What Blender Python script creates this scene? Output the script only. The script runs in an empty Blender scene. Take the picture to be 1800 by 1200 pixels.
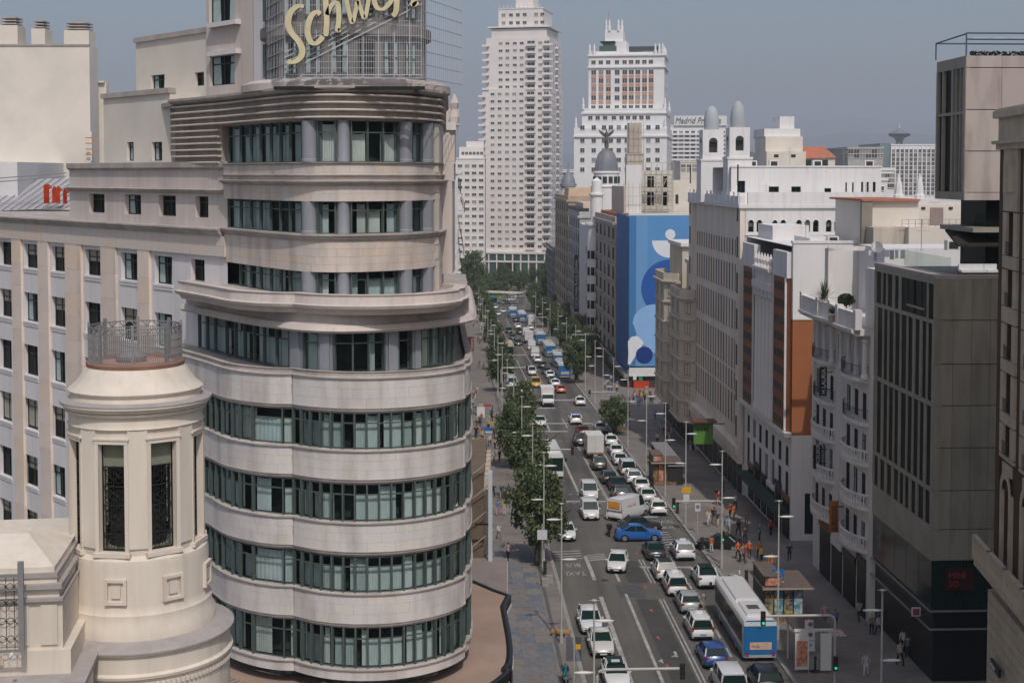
import bpy, bmesh, math, random
from mathutils import Vector, Matrix
random.seed(7)
R = math.radians
scene = bpy.context.scene
C = scene.collection
# ------------------------------------------------------------------ camera
cam_d = bpy.data.cameras.new('camera')
cam = bpy.data.objects.new('camera', cam_d)
C.objects.link(cam)
cam_d.sensor_width = 36.0
cam_d.lens = 50.0
cam_d.shift_y = -0.0967
cam_d.clip_start = 0.5
cam_d.clip_end = 30000
cam.location = (0, 0, 36)
cam.rotation_euler = (R(90 - 2.75), 0, 0)
scene.camera = cam
# ------------------------------------------------------------------ sky, sun, exposure
SUN_EL, SUN_AZ = 53.0, 13.0          # azimuth: degrees to the right of straight behind the camera
world = bpy.data.worlds.new('World')
scene.world = world
world.use_nodes = True
wn, wl = world.node_tree.nodes, world.node_tree.links
sky = wn.new('ShaderNodeTexSky')
sky.sky_type = 'NISHITA'
sky.sun_disc = False
sky.sun_elevation = R(SUN_EL)
sky.sun_rotation = R(180 - SUN_AZ)
sky.altitude = 650
sky.air_density = 1.0
sky.dust_density = 5.6
sky.ozone_density = 1.0
wl.new(sky.outputs[0], wn['Background'].inputs[0])
wn['Background'].inputs[1].default_value = 0.112
sun_d = bpy.data.lights.new('sun', 'SUN')
sun_d.energy = 2.5
sun_d.angle = R(0.55)
sun_d.color = (1.0, 0.955, 0.90)
sun = bpy.data.objects.new('sun', sun_d)
C.objects.link(sun)
sdir = Vector((math.sin(R(SUN_AZ)) * math.cos(R(SUN_EL)), -math.cos(R(SUN_AZ)) * math.cos(R(SUN_EL)), math.sin(R(SUN_EL))))
sun.rotation_euler = (-sdir).to_track_quat('-Z', 'Y').to_euler()
sun.location = (60, -80, 200)
vs = scene.view_settings
vs.view_transform = 'Standard'
vs.look = 'None'
vs.exposure = -0.13
vs.gamma = 1.0
vs.use_curve_mapping = False
scene.cycles.use_denoising = True
scene.cycles.max_bounces = 5
scene.cycles.volume_bounces = 0
scene.cycles.use_adaptive_sampling = True
scene.cycles.adaptive_threshold = 0.02
scene.cycles.transparent_max_bounces = 24
scene.cycles.caustics_reflective = False
scene.cycles.caustics_refractive = False
# ------------------------------------------------------------------ measuring helpers
FPX, PITCH, VP = 2500.0, R(2.75), 426.0
CP, SP = math.cos(PITCH), math.sin(PITCH)
PROFILE = [(-200, 0.2), (0, 0), (125, -0.3), (250, -4.3), (400, -9.6), (480, -12.0), (560, -13.5), (700, -14.5), (30000, -14.5)]
def gz(y):
 for (a, b), (c, d) in zip(PROFILE, PROFILE[1:]):
  if y <= c:
   return b + (d - b) * (y - a) / (c - a)
 return PROFILE[-1][1]
def ray(u, v):
 a, b = (u - 900) / FPX, (v - VP) / FPX
 return (a, CP - b * SP, -SP - b * CP)
def gp(u, v, h=0.0):
 r = ray(u, v); t = 100 / r[1]
 for i in range(60):
  t = .5 * t + .5 * (gz(r[1] * t) + h - 36) / r[2]
 return (r[0] * t, r[1] * t, 36 + r[2] * t)
def dp(u, v, y):
 r = ray(u, v); t = y / r[1]
 return (r[0] * t, y, 36 + r[2] * t)
def zat(v, y):
 return dp(900, v, y)[2]
def xat(u, y, v=306):
 return dp(u, v, y)[0]
SL = -0.0425
SANG = math.atan(0.0425)
def sx(y, off=0.0):
 return 17.9 + SL * y + off
# ------------------------------------------------------------------ materials
def lin(c):
 return tuple((x / 12.92 if x <= .04045 else ((x + .055) / 1.055) ** 2.4) for x in c)
def hexc(h):
 return lin(tuple(int(h[i:i + 2], 16) / 255 for i in (0, 2, 4)))
MATS = {}
def mat(name, col, rough=.75, var=.12, scale=.6, metal=0.0, bump=0.0, bscale=None, col2=None, spec=.4, streak=False, coat=0.0):
 """plain surface with two scales of colour variation and optional fine relief"""
 if name in MATS:
  return MATS[name]
 m = bpy.data.materials.new(name); m.use_nodes = True
 nt = m.node_tree; n, l = nt.nodes, nt.links
 b = n['Principled BSDF']
 b.inputs['Roughness'].default_value = rough
 b.inputs['Metallic'].default_value = metal
 b.inputs['Specular IOR Level'].default_value = spec
 if coat:
  b.inputs['Coat Weight'].default_value = coat
  b.inputs['Coat Roughness'].default_value = .06
 c = tuple(col)
 if var <= 0:
  b.inputs['Base Color'].default_value = (*c, 1)
 else:
  tc = n.new('ShaderNodeTexCoord')
  mp = n.new('ShaderNodeMapping')
  l.new(tc.outputs['Object'], mp.inputs[0])
  if streak:
   mp.inputs['Scale'].default_value = (1, 1, .18)
  n1 = n.new('ShaderNodeTexNoise'); n1.inputs['Scale'].default_value = scale; n1.inputs['Detail'].default_value = 6; n1.inputs['Roughness'].default_value = .62
  l.new(mp.outputs[0], n1.inputs['Vector'])
  r = n.new('ShaderNodeValToRGB')
  d = col2 if col2 else tuple(x * (1 - var * 2) for x in c)
  r.color_ramp.elements[0].position = .32; r.color_ramp.elements[0].color = (*d, 1)
  r.color_ramp.elements[1].position = .62; r.color_ramp.elements[1].color = (*c, 1)
  l.new(n1.outputs['Fac'], r.inputs[0])
  if streak:      # rain streaks and soot that run down the wall
   m3 = n.new('ShaderNodeMapping'); m3.inputs['Scale'].default_value = (2.4, 2.4, .13); l.new(tc.outputs['Object'], m3.inputs[0])
   n3 = n.new('ShaderNodeTexNoise'); n3.inputs['Scale'].default_value = 1.0; n3.inputs['Detail'].default_value = 5; n3.inputs['Roughness'].default_value = .6; l.new(m3.outputs[0], n3.inputs['Vector'])
   r3 = n.new('ShaderNodeValToRGB'); r3.color_ramp.elements[0].position = .30; r3.color_ramp.elements[0].color = (.78, .76, .73, 1); r3.color_ramp.elements[1].position = .50; r3.color_ramp.elements[1].color = (1, 1, 1, 1); l.new(n3.outputs['Fac'], r3.inputs[0])
   x3 = n.new('ShaderNodeMix'); x3.data_type = 'RGBA'; x3.blend_type = 'MULTIPLY'; x3.inputs[0].default_value = .5
   l.new(r.outputs[0], x3.inputs[6]); l.new(r3.outputs[0], x3.inputs[7]); l.new(x3.outputs[2], b.inputs['Base Color'])
  else:
   l.new(r.outputs[0], b.inputs['Base Color'])
 if bump:
  tb = n.new('ShaderNodeTexCoord')
  n2 = n.new('ShaderNodeTexNoise'); n2.inputs['Scale'].default_value = bscale or 6; n2.inputs['Detail'].default_value = 4
  l.new(tb.outputs['Object'], n2.inputs['Vector'])
  bp = n.new('ShaderNodeBump'); bp.inputs['Strength'].default_value = bump; bp.inputs['Distance'].default_value = .03
  l.new(n2.outputs['Fac'], bp.inputs['Height']); l.new(bp.outputs[0], b.inputs['Normal'])
 MATS[name] = m
 return m
def paint(name, col, rough=.28):
 return mat(name, col, rough, var=0, spec=.5, coat=.35)
def glow(name, col, s):
 if name in MATS: return MATS[name]
 m = bpy.data.materials.new(name); m.use_nodes = True
 b = m.node_tree.nodes['Principled BSDF']
 b.inputs['Base Color'].default_value = (*col, 1)
 b.inputs['Emission Color'].default_value = (*col, 1); b.inputs['Emission Strength'].default_value = s
 MATS[name] = m; return m
def pane_mat(name, tint=(.55, .68, .66), refl=.12):
 """thin window pane: tinted see-through with a fresnel reflection"""
 if name in MATS: return MATS[name]
 m = bpy.data.materials.new(name); m.use_nodes = True
 nt = m.node_tree; n, l = nt.nodes, nt.links
 n.remove(n['Principled BSDF'])
 t = n.new('ShaderNodeBsdfTransparent'); t.inputs[0].default_value = (*tint, 1)
 g = n.new('ShaderNodeBsdfGlossy'); g.inputs['Roughness'].default_value = .03; g.inputs[0].default_value = (.85, .9, .9, 1)
 fr = n.new('ShaderNodeLayerWeight'); fr.inputs[0].default_value = refl
 mx = n.new('ShaderNodeMixShader')
 l.new(fr.outputs['Fresnel'], mx.inputs[0]); l.new(t.outputs[0], mx.inputs[1]); l.new(g.outputs[0], mx.inputs[2])
 l.new(mx.outputs[0], n['Material Output'].inputs[0])
 MATS[name] = m; return m
def island_mat(name, cols, rough=.8):
 """each separate piece takes its own tone"""
 if name in MATS: return MATS[name]
 m = bpy.data.materials.new(name); m.use_nodes = True
 nt = m.node_tree; n, l = nt.nodes, nt.links
 b = n['Principled BSDF']; b.inputs['Roughness'].default_value = rough
 g = n.new('ShaderNodeNewGeometry'); r = n.new('ShaderNodeValToRGB')
 el = r.color_ramp.elements
 while len(el) < len(cols): el.new(.5)
 for i, c in enumerate(cols):
  el[i].position = i / max(1, len(cols) - 1); el[i].color = (*c, 1)
 l.new(g.outputs['Random Per Island'], r.inputs[0]); l.new(r.outputs[0], b.inputs['Base Color'])
 MATS[name] = m; return m
def object_tone_mat(name, cols, rough=.8, bump=.15, scale=.9):
 """each object that shares the mesh takes its own tone, with mottling"""
 if name in MATS: return MATS[name]
 m = bpy.data.materials.new(name); m.use_nodes = True
 nt = m.node_tree; n, l = nt.nodes, nt.links
 b = n['Principled BSDF']; b.inputs['Roughness'].default_value = rough; b.inputs['Specular IOR Level'].default_value = .3
 g = n.new('ShaderNodeObjectInfo'); r = n.new('ShaderNodeValToRGB')
 el = r.color_ramp.elements
 while len(el) < len(cols): el.new(.5)
 for i, c in enumerate(cols):
  el[i].position = i / max(1, len(cols) - 1); el[i].color = (*c, 1)
 l.new(g.outputs['Random'], r.inputs[0])
 tc = n.new('ShaderNodeTexCoord'); nz = n.new('ShaderNodeTexNoise'); nz.inputs['Scale'].default_value = scale; nz.inputs['Detail'].default_value = 6
 mo = n.new('ShaderNodeMapping'); mo.inputs['Scale'].default_value = (1.3, 1.3, .3); l.new(tc.outputs['Object'], mo.inputs[0]); l.new(mo.outputs[0], nz.inputs['Vector'])
 mx = n.new('ShaderNodeMix'); mx.data_type = 'RGBA'; mx.blend_type = 'MULTIPLY'
 rr = n.new('ShaderNodeValToRGB'); rr.color_ramp.elements[0].position = .3; rr.color_ramp.elements[0].color = (.74, .725, .71, 1); rr.color_ramp.elements[1].position = .56; rr.color_ramp.elements[1].color = (1, 1, 1, 1)
 l.new(nz.outputs['Fac'], rr.inputs[0])
 mx.inputs[0].default_value = 1
 l.new(r.outputs[0], mx.inputs[6]); l.new(rr.outputs[0], mx.inputs[7]); l.new(mx.outputs[2], b.inputs['Base Color'])
 MATS[name] = m; return m
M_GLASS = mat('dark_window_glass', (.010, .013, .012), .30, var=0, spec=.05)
M_FRAME = mat('dark_window_frame', (.03, .035, .034), .5, var=0)
M_WFRAME = mat('white_window_frame', (.5, .5, .48), .5, var=0)
M_BLACK = mat('black_paint', (.012, .012, .013), .4, var=0)
M_WHITE = mat('white_paint', (.72, .72, .71), .5, var=.04, scale=2)
M_GREYMETAL = mat('grey_metal', (.32, .33, .34), .45, var=.06, metal=.3, scale=2)
M_CURT = mat('pale_curtain', (.42, .53, .52), .9, var=.1, scale=2)
M_BLIND = mat('pale_blind', (.38, .36, .30), .8, var=.05, scale=3)
# ------------------------------------------------------------------ mesh helpers
class MB:
 def __init__(s):
  s.v, s.f, s.m = [], [], []
 def face(s, pts, mi=0):
  k = len(s.v); s.v += [tuple(p) for p in pts]; s.f.append(tuple(range(k, k + len(pts)))); s.m.append(mi)
 def box(s, x0, y0, z0, x1, y1, z1, mi=0, T=None):
  k = len(s.v)
  p = [(x0, y0, z0), (x1, y0, z0), (x1, y1, z0), (x0, y1, z0), (x0, y0, z1), (x1, y0, z1), (x1, y1, z1), (x0, y1, z1)]
  if T is not None: p = [tuple(T @ Vector(q)) for q in p]
  s.v += p
  for q in ((0, 3, 2, 1), (4, 5, 6, 7), (0, 1, 5, 4), (1, 2, 6, 5), (2, 3, 7, 6), (3, 0, 4, 7)):
   s.f.append(tuple(k + i for i in q)); s.m.append(mi)
 def prism(s, pts, z0, z1, mi=0, cap=None):
  n = len(pts); k = len(s.v)
  s.v += [(x, y, z0) for x, y in pts] + [(x, y, z1) for x, y in pts]
  for i in range(n):
   j = (i + 1) % n
   s.f.append((k + i, k + j, k + n + j, k + n + i)); s.m.append(mi)
  s.f.append(tuple(k + n + i for i in range(n))); s.m.append(mi if cap is None else cap)
  s.f.append(tuple(k + n - 1 - i for i in range(n))); s.m.append(mi)
 def lathe(s, prof, n=24, c=(0, 0, 0), mi=0, a0=0., a1=None, caps=True):
  full = a1 is None
  if full: a1 = a0 + 2 * math.pi
  k = len(s.v); na = n if full else n + 1
  for r, z in prof:
   for i in range(na):
    a = a0 + (a1 - a0) * i / n
    s.v.append((c[0] + r * math.cos(a), c[1] + r * math.sin(a), c[2] + z))
  for j in range(len(prof) - 1):
   for i in range(n):
    i2 = (i + 1) % na
    s.f.append((k + j * na + i, k + j * na + i2, k + (j + 1) * na + i2, k + (j + 1) * na + i)); s.m.append(mi)
  if caps and full:
   if prof[-1][0] > .001: s.f.append(tuple(k + (len(prof) - 1) * na + i for i in range(n))); s.m.append(mi)
   if prof[0][0] > .001: s.f.append(tuple(k + n - 1 - i for i in range(n))); s.m.append(mi)
 def tube(s, pts, r, n=6, mi=0, r1=None):
  pts = [Vector(p) for p in pts]; k = len(s.v)
  for i, p in enumerate(pts):
   d = (pts[min(i + 1, len(pts) - 1)] - pts[max(i - 1, 0)]).normalized()
   a = Vector((0, 0, 1)) if abs(d.z) < .9 else Vector((1, 0, 0))
   x = d.cross(a).normalized(); y = d.cross(x)
   rr = r if r1 is None else r + (r1 - r) * i / (len(pts) - 1)
   for j in range(n):
    t = 2 * math.pi * (j + .5) / n
    s.v.append(tuple(p + x * rr * math.cos(t) + y * rr * math.sin(t)))
  for i in range(len(pts) - 1):
   for j in range(n):
    j2 = (j + 1) % n
    s.f.append((k + i * n + j, k + i * n + j2, k + (i + 1) * n + j2, k + (i + 1) * n + j)); s.m.append(mi)
  e = k + (len(pts) - 1) * n
  s.f.append(tuple(k + n - 1 - j for j in range(n))); s.m.append(mi)
  s.f.append(tuple(e + j for j in range(n))); s.m.append(mi)
 def sweep(s, path, prof, mi=0, closed=False, mis=None):
  """path: plan points (left to right as seen from outside); prof: (outward offset, z)"""
  n = len(path); nr = normals(path); k = len(s.v); m = len(prof)
  for i in range(n):
   for o, z in prof:
    s.v.append((path[i][0] + nr[i][0] * o, path[i][1] + nr[i][1] * o, z))
  for i in range(n - 1):
   for j in range(m - 1 if not closed else m):
    j2 = (j + 1) % m
    s.f.append((k + i * m + j, k + (i + 1) * m + j, k + (i + 1) * m + j2, k + i * m + j2)); s.m.append(mi if mis is None else mis[j])
  if closed:
   s.f.append(tuple(k + j for j in range(m))); s.m.append(mi)
   s.f.append(tuple(k + (n - 1) * m + m - 1 - j for j in range(m))); s.m.append(mi)
 def facade(s, o, dx, W, H, holes=(), depth=.25, mi=0, mr=None, wlist=None):
  """wall of W x H with its lower left corner (seen from outside) at o; holes are recessed by depth"""
  if mr is None: mr = mi
  o = Vector(o); dx = Vector(dx).normalized(); up = Vector((0, 0, 1)); inn = -(dx.cross(up))
  xs = sorted({0.0, W} | {max(0, min(W, h[0])) for h in holes} | {max(0, min(W, h[2])) for h in holes})
  zs = sorted({0.0, H} | {max(0, min(H, h[1])) for h in holes} | {max(0, min(H, h[3])) for h in holes})
  P = lambda x, z, d=0: o + dx * x + up * z + inn * d
  for j in range(len(zs) - 1):
   if zs[j + 1] - zs[j] < 1e-5: continue
   cz = (zs[j] + zs[j + 1]) / 2; run = None
   for i in range(len(xs)):
    solid = i < len(xs) - 1 and xs[i + 1] - xs[i] >= 0 and not any(h[0] < (xs[i] + xs[i + 1]) / 2 < h[2] and h[1] < cz < h[3] for h in holes)
    if solid and run is None: run = xs[i]
    if not solid and run is not None:
     s.face((P(run, zs[j]), P(xs[i], zs[j]), P(xs[i], zs[j + 1]), P(run, zs[j + 1])), mi); run = None
  for x0, z0, x1, z1 in holes:
   s.face((P(x0, z0), P(x1, z0), P(x1, z0, depth), P(x0, z0, depth)), mr)
   s.face((P(x0, z1, depth), P(x1, z1, depth), P(x1, z1), P(x0, z1)), mr)
   s.face((P(x0, z0), P(x0, z0, depth), P(x0, z1, depth), P(x0, z1)), mr)
   s.face((P(x1, z0, depth), P(x1, z0), P(x1, z1), P(x1, z1, depth)), mr)
 def mesh(s, name, mats, smooth=False):
  me = bpy.data.meshes.new(name)
  me.from_pydata(s.v, [], s.f)
  for m in mats: me.materials.append(m)
  me.polygons.foreach_set('material_index', s.m)
  if smooth: me.polygons.foreach_set('use_smooth', [True] * len(s.f))
  me.update()
  return me
def normals(path):
 """outward normal for a plan path walked left to right as seen from outside"""
 out = []
 n = len(path)
 for i in range(n):
  ds = []
  if i > 0: ds.append((path[i][0] - path[i - 1][0], path[i][1] - path[i - 1][1]))
  if i < n - 1: ds.append((path[i + 1][0] - path[i][0], path[i + 1][1] - path[i][1]))
  v = Vector((0, 0))
  for d in ds:
   q = Vector(d).normalized(); v += Vector((q.y, -q.x))
  v = v.normalized()
  q = Vector(ds[0]).normalized(); c = max(.5, v.dot(Vector((q.y, -q.x))))
  out.append((v.x / c, v.y / c))
 return out
def smooth_by_angle(me, ang=35):
 try:
  me.shade_smooth() if hasattr(me, 'shade_smooth') else me.polygons.foreach_set('use_smooth', [True] * len(me.polygons))
  me.set_sharp_from_angle(angle=R(ang))
 except Exception:
  pass
def ob(name, mesh, mats=None, parent=None, loc=(0, 0, 0), rot=(0, 0, 0), smooth=False, M=None, scale=None):
 if isinstance(mesh, MB):
  mesh = mesh.mesh(name, mats if isinstance(mats, (list, tuple)) else [mats])
  if smooth: smooth_by_angle(mesh)
 o = bpy.data.objects.new(name, mesh); C.objects.link(o)
 if parent is not None: o.parent = parent
 if M is not None: o.matrix_local = M
 else:
  o.location = loc; o.rotation_euler = rot
  if scale: o.scale = scale if isinstance(scale, (tuple, list)) else (scale,) * 3
 return o
def tag(o, label, cat, group=None, kind=None):
 o['label'] = label; o['category'] = cat
 if group: o['group'] = group
 if kind: o['kind'] = kind
 return o
def thing(name, label, cat, loc=(0, 0, 0), rz=0.0, group=None):
 o = bpy.data.objects.new(name, None); C.objects.link(o)
 o.empty_display_size = .5
 o.location = loc; o.rotation_euler = (0, 0, rz)
 return tag(o, label, cat, group)
def struct(name, mb, mats, smooth=False):
 o = ob(name, mb, mats, smooth=smooth); o['kind'] = 'structure'
 return o
def copy_tree(o, parent=None, deep=True):
 c = o.copy(); C.objects.link(c); c.parent = parent
 if deep:
  for ch in o.children: copy_tree(ch, c)
 return c
def frame_at(o, dx, depth=0.0):
 """matrix for a piece set into a wall: local x along the wall, local y inwards, local z up"""
 dx = Vector(dx).normalized(); up = Vector((0, 0, 1)); inn = -(dx.cross(up)); p = Vector(o) + inn * depth
 return Matrix(((dx.x, inn.x, up.x, p.x), (dx.y, inn.y, up.y, p.y), (dx.z, inn.z, up.z, p.z), (0, 0, 0, 1)))
def text_mesh(s, size, depth, mat_, align='LEFT', shear=0.0, spacing=1.0):
 cu = bpy.data.curves.new('lettering', 'FONT')
 cu.body = s; cu.size = size; cu.extrude = depth / 2; cu.align_x = align; cu.shear = shear; cu.space_character = spacing
 cu.resolution_u = 3
 t = bpy.data.objects.new('lettering', cu); C.objects.link(t)
 me = bpy.data.meshes.new_from_object(t)
 bpy.data.objects.remove(t); bpy.data.curves.remove(cu)
 me.materials.clear(); me.materials.append(mat_)
 return me
STAND = Matrix(((1, 0, 0, 0), (0, 0, -1, 0), (0, 1, 0, 0), (0, 0, 0, 1)))   # flat lettering stood upright, facing -y
def letters(name, s, size, mat_, parent, M, depth=.04, **k):
 return ob(name, text_mesh(s, size, depth, mat_, **k), parent=parent, M=M @ STAND)
WIN = {}
def win_mesh(w, h, kind=0, cols=2, rows=1, fm=None, gm=None, transom=0.0, bar=.06):
 """window frame, panes and (by kind) a curtain or a blind; kind 0 bare, 1 curtains at both sides, 2 half blind, 3 full blind"""
 fm = fm or M_FRAME; gm = gm or M_GLASS
 key = (round(w, 2), round(h, 2), kind, cols, rows, fm.name, gm.name, transom, bar)
 if key in WIN: return WIN[key]
 mb = MB()
 mb.face(((0, .06, 0), (w, .06, 0), (w, .06, h), (0, .06, h)), 1)
 b = bar
 mb.box(0, 0, 0, b, .05, h); mb.box(w - b, 0, 0, w, .05, h)
 mb.box(b, 0, 0, w - b, .05, b); mb.box(b, 0, h - b, w - b, .05, h)
 for i in range(1, cols):
  x = w * i / cols; mb.box(x - b * .5, .002, b, x + b * .5, .048, h - b)
 for j in range(1, rows):
  z = h * j / rows; mb.box(b, .004, z - b * .4, w - b, .046, z + b * .4)
 if transom:
  z = h * transom; mb.box(b, .004, z - b * .5, w - b, .046, z + b * .5)
 if kind == 1:
  mb.face(((b, .054, b), (w * .34, .054, b), (w * .30, .054, h - b), (b, .054, h - b)), 2)
  mb.face(((w * .68, .054, b), (w - b, .054, b), (w - b, .054, h - b), (w * .72, .054, h - b)), 2)
 elif kind == 2:
  mb.face(((b, .054, h * .55), (w - b, .054, h * .55), (w - b, .054, h - b), (b, .054, h - b)), 3)
 elif kind == 3:
  mb.face(((b, .054, h * .08), (w - b, .054, h * .08), (w - b, .054, h - b), (b, .054, h - b)), 3)
 me = mb.mesh('window', [fm, gm, M_CURT, M_BLIND])
 WIN[key] = me
 return me
def put_windows(parent, holes, o, dx, depth, kinds=(0, 0, 1, 2), name='window', **k):
 dx = Vector(dx).normalized()
 for x0, z0, x1, z1 in holes:
  me = win_mesh(x1 - x0, z1 - z0, random.choice(kinds), **k)
  ob(name, me, parent=parent, M=frame_at(Vector(o) + dx * x0 + Vector((0, 0, z0)), dx, depth - .06))
def grid_holes(xs, w, zs, h):
 return [(x, z, x + w, z + h) for z in zs for x in xs]
# ------------------------------------------------------------------ body shapes for the people
def person_mesh(pose):
 """one continuous skinned body; pose gives the joint positions"""
 J, E, RAD = pose
 me = bpy.data.meshes.new('person'); me.from_pydata(J, E, []); o = bpy.data.objects.new('person_tmp', me); C.objects.link(o)
 o.modifiers.new('skin', 'SKIN'); o.modifiers.new('sub', 'SUBSURF').levels = 1
 sv = me.skin_vertices[0].data
 for i, r_ in enumerate(RAD): sv[i].radius = (r_ if isinstance(r_, tuple) else (r_, r_)); sv[i].use_root = (i == 0)
 dg = bpy.context.evaluated_depsgraph_get(); ev = o.evaluated_get(dg); m2 = bpy.data.meshes.new_from_object(ev); bpy.data.objects.remove(o)
 m2.materials.clear()
 for n_ in ('shirt', 'trousers', 'skin', 'hair', 'shoe'): m2.materials.append(PM[n_])
 for p in m2.polygons:
  c = p.center; z = c.z; ax = abs(c.x)
  if z > 1.50: k = 3 if (z > 1.66 or (c.y < -.01 and z > 1.53)) else 2
  elif z > 1.44 and ax < .1: k = 2
  elif ax > .235 and z < 1.13 and z > .6: k = 2
  elif z > .93: k = 0
  elif z > .10: k = 1
  else: k = 4
  p.material_index = k; p.use_smooth = True
 return m2
PM = {'shirt': mat('shirt_cloth', (.3, .3, .3), .9, var=0), 'trousers': mat('trouser_cloth', (.05, .05, .06), .9, var=0), 'skin': mat('skin_tone', (.42, .26, .18), .7, var=0), 'hair': mat('dark_hair', (.02, .015, .012), .8, var=0), 'shoe': mat('shoe_leather', (.03, .03, .03), .6, var=0)}
def pose(step, arm, sit=False):
 J = [(0, 0, .95), (0, 0, 1.12), (0, .01, 1.32), (0, 0, 1.46), (0, .01, 1.54), (0, .02, 1.63), (0, .015, 1.73)]
 E = [(0, 1), (1, 2), (2, 3), (3, 4), (4, 5), (5, 6)]
 RAD = [(.155, .11), (.14, .10), (.17, .11), (.085, .075), (.055, .055), (.085, .098), (.06, .07)]
 for s, sg in ((-1, 1), (1, -1)):
  b = len(J)
  if sit:
   J += [(s * .10, .10, .93), (s * .11, .48, .93), (s * .11, .50, .50), (s * .11, .50, .46), (s * .12, .62, .44)]
  else:
   f = sg * step
   J += [(s * .10, f * .15, .86), (s * .105, f * .55 + .03, .50), (s * .105, f * 1.0 - (.05 if f < 0 else 0), .10), (s * .105, f * 1.0, .055), (s * .11, f * 1.0 + .15, .045)]
  E += [(0, b), (b, b + 1), (b + 1, b + 2), (b + 2, b + 3), (b + 3, b + 4)]; RAD += [.098, .068, .047, .045, .038]
  b = len(J); f = -sg * arm
  J += [(s * .20, 0, 1.40), (s * .255, f * .30 - .02, 1.14), (s * .265, f * .8 + .06, .93), (s * .262, f * .9 + .08, .84)]
  E += [(3, b), (b, b + 1), (b + 1, b + 2), (b + 2, b + 3)]; RAD += [.062, .048, .036, .042]
 return J, E, RAD
BODY = [person_mesh(pose(.28, .25)), person_mesh(pose(-.22, .22)), person_mesh(pose(.04, .03)), person_mesh(pose(0, .1, True))]
# ================================================================== the setting
def asphalt_mat():
 m = mat('asphalt', (.135, .129, .121), .9, var=.1, scale=.12, bump=.25, bscale=40, spec=.25)
 nt = m.node_tree; n, l = nt.nodes, nt.links
 # worn wheel tracks and repair patches
 b = n['Principled BSDF']; old = b.inputs['Base Color'].links[0].from_socket
 tc = n.new('ShaderNodeTexCoord'); mp = n.new('ShaderNodeMapping'); mp.inputs['Scale'].default_value = (.55, .02, 1); mp.inputs['Rotation'].default_value = (0, 0, -SANG)
 nz = n.new('ShaderNodeTexNoise'); nz.inputs['Scale'].default_value = 1.0; nz.inputs['Detail'].default_value = 3
 l.new(tc.outputs['Object'], mp.inputs[0]); l.new(mp.outputs[0], nz.inputs['Vector'])
 vo = n.new('ShaderNodeTexNoise'); vo.inputs['Scale'].default_value = 9; vo.inputs['Detail'].default_value = 5
 l.new(tc.outputs['Object'], vo.inputs['Vector'])
 r1 = n.new('ShaderNodeValToRGB'); r1.color_ramp.elements[0].position = .35; r1.color_ramp.elements[0].color = (.72, .72, .74, 1); r1.color_ramp.elements[1].position = .68; r1.color_ramp.elements[1].color = (1.28, 1.25, 1.2, 1)
 l.new(nz.outputs['Fac'], r1.inputs[0])
 mx = n.new('ShaderNodeMix'); mx.data_type = 'RGBA'; mx.blend_type = 'MULTIPLY'; mx.inputs[0].default_value = 1
 l.new(old, mx.inputs[6]); l.new(r1.outputs[0], mx.inputs[7])
 r2 = n.new('ShaderNodeValToRGB'); r2.color_ramp.elements[0].position = .3; r2.color_ramp.elements[0].color = (.86, .86, .86, 1); r2.color_ramp.elements[1].position = .7; r2.color_ramp.elements[1].color = (1.1, 1.1, 1.1, 1)
 l.new(vo.outputs['Fac'], r2.inputs[0])
 m2 = n.new('ShaderNodeMix'); m2.data_type = 'RGBA'; m2.blend_type = 'MULTIPLY'; m2.inputs[0].default_value = 1
 l.new(mx.outputs[2], m2.inputs[6]); l.new(r2.outputs[0], m2.inputs[7]); l.new(m2.outputs[2], b.inputs['Base Color'])
 return m
def paving_mat(name, c1, c2, mortar, sc, bw=.5, rh=.25):
 m = bpy.data.materials.new(name); m.use_nodes = True
 nt = m.node_tree; n, l = nt.nodes, nt.links; b = n['Principled BSDF']; b.inputs['Roughness'].default_value = .8; b.inputs['Specular IOR Level'].default_value = .3
 tc = n.new('ShaderNodeTexCoord'); mp = n.new('ShaderNodeMapping'); mp.inputs['Rotation'].default_value = (0, 0, -SANG)
 br = n.new('ShaderNodeTexBrick'); br.inputs['Scale'].default_value = sc; br.inputs['Brick Width'].default_value = bw; br.inputs['Row Height'].default_value = rh
 br.inputs['Mortar Size'].default_value = .012; br.inputs['Color1'].default_value = (*c1, 1); br.inputs['Color2'].default_value = (*c2, 1); br.inputs['Mortar'].default_value = (*mortar, 1)
 l.new(tc.outputs['Object'], mp.inputs[0]); l.new(mp.outputs[0], br.inputs['Vector'])
 nz = n.new('ShaderNodeTexNoise'); nz.inputs['Scale'].default_value = .35; nz.inputs['Detail'].default_value = 7; l.new(tc.outputs['Object'], nz.inputs['Vector'])
 r = n.new('ShaderNodeValToRGB'); r.color_ramp.elements[0].position = .3; r.color_ramp.elements[0].color = (.74, .73, .72, 1); r.color_ramp.elements[1].position = .7; r.color_ramp.elements[1].color = (1.08, 1.06, 1.04, 1)
 l.new(nz.outputs['Fac'], r.inputs[0])
 mx = n.new('ShaderNodeMix'); mx.data_type = 'RGBA'; mx.blend_type = 'MULTIPLY'; mx.inputs[0].default_value = 1
 l.new(br.outputs['Color'], mx.inputs[6]); l.new(r.outputs[0], mx.inputs[7]); l.new(mx.outputs[2], b.inputs['Base Color'])
 return m
M_ASPHALT = asphalt_mat()
M_PAVE = paving_mat('granite_paving', (.27, .245, .23), (.23, .21, .20), (.14, .13, .12), 1.2)
M_KERB = mat('kerb_granite', (.33, .32, .31), .75, var=.1, scale=2)
M_MARK = mat('road_paint', (.46, .45, .43), .7, var=.22, scale=1.3, bump=.1, bscale=20)
M_GROUND = mat('city_ground', (.17, .16, .14), .95, var=.2, scale=.02)
M_PARK = mat('park_ground', (.20, .19, .10), .95, var=.25, scale=.15, col2=(.08, .10, .04))
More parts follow.
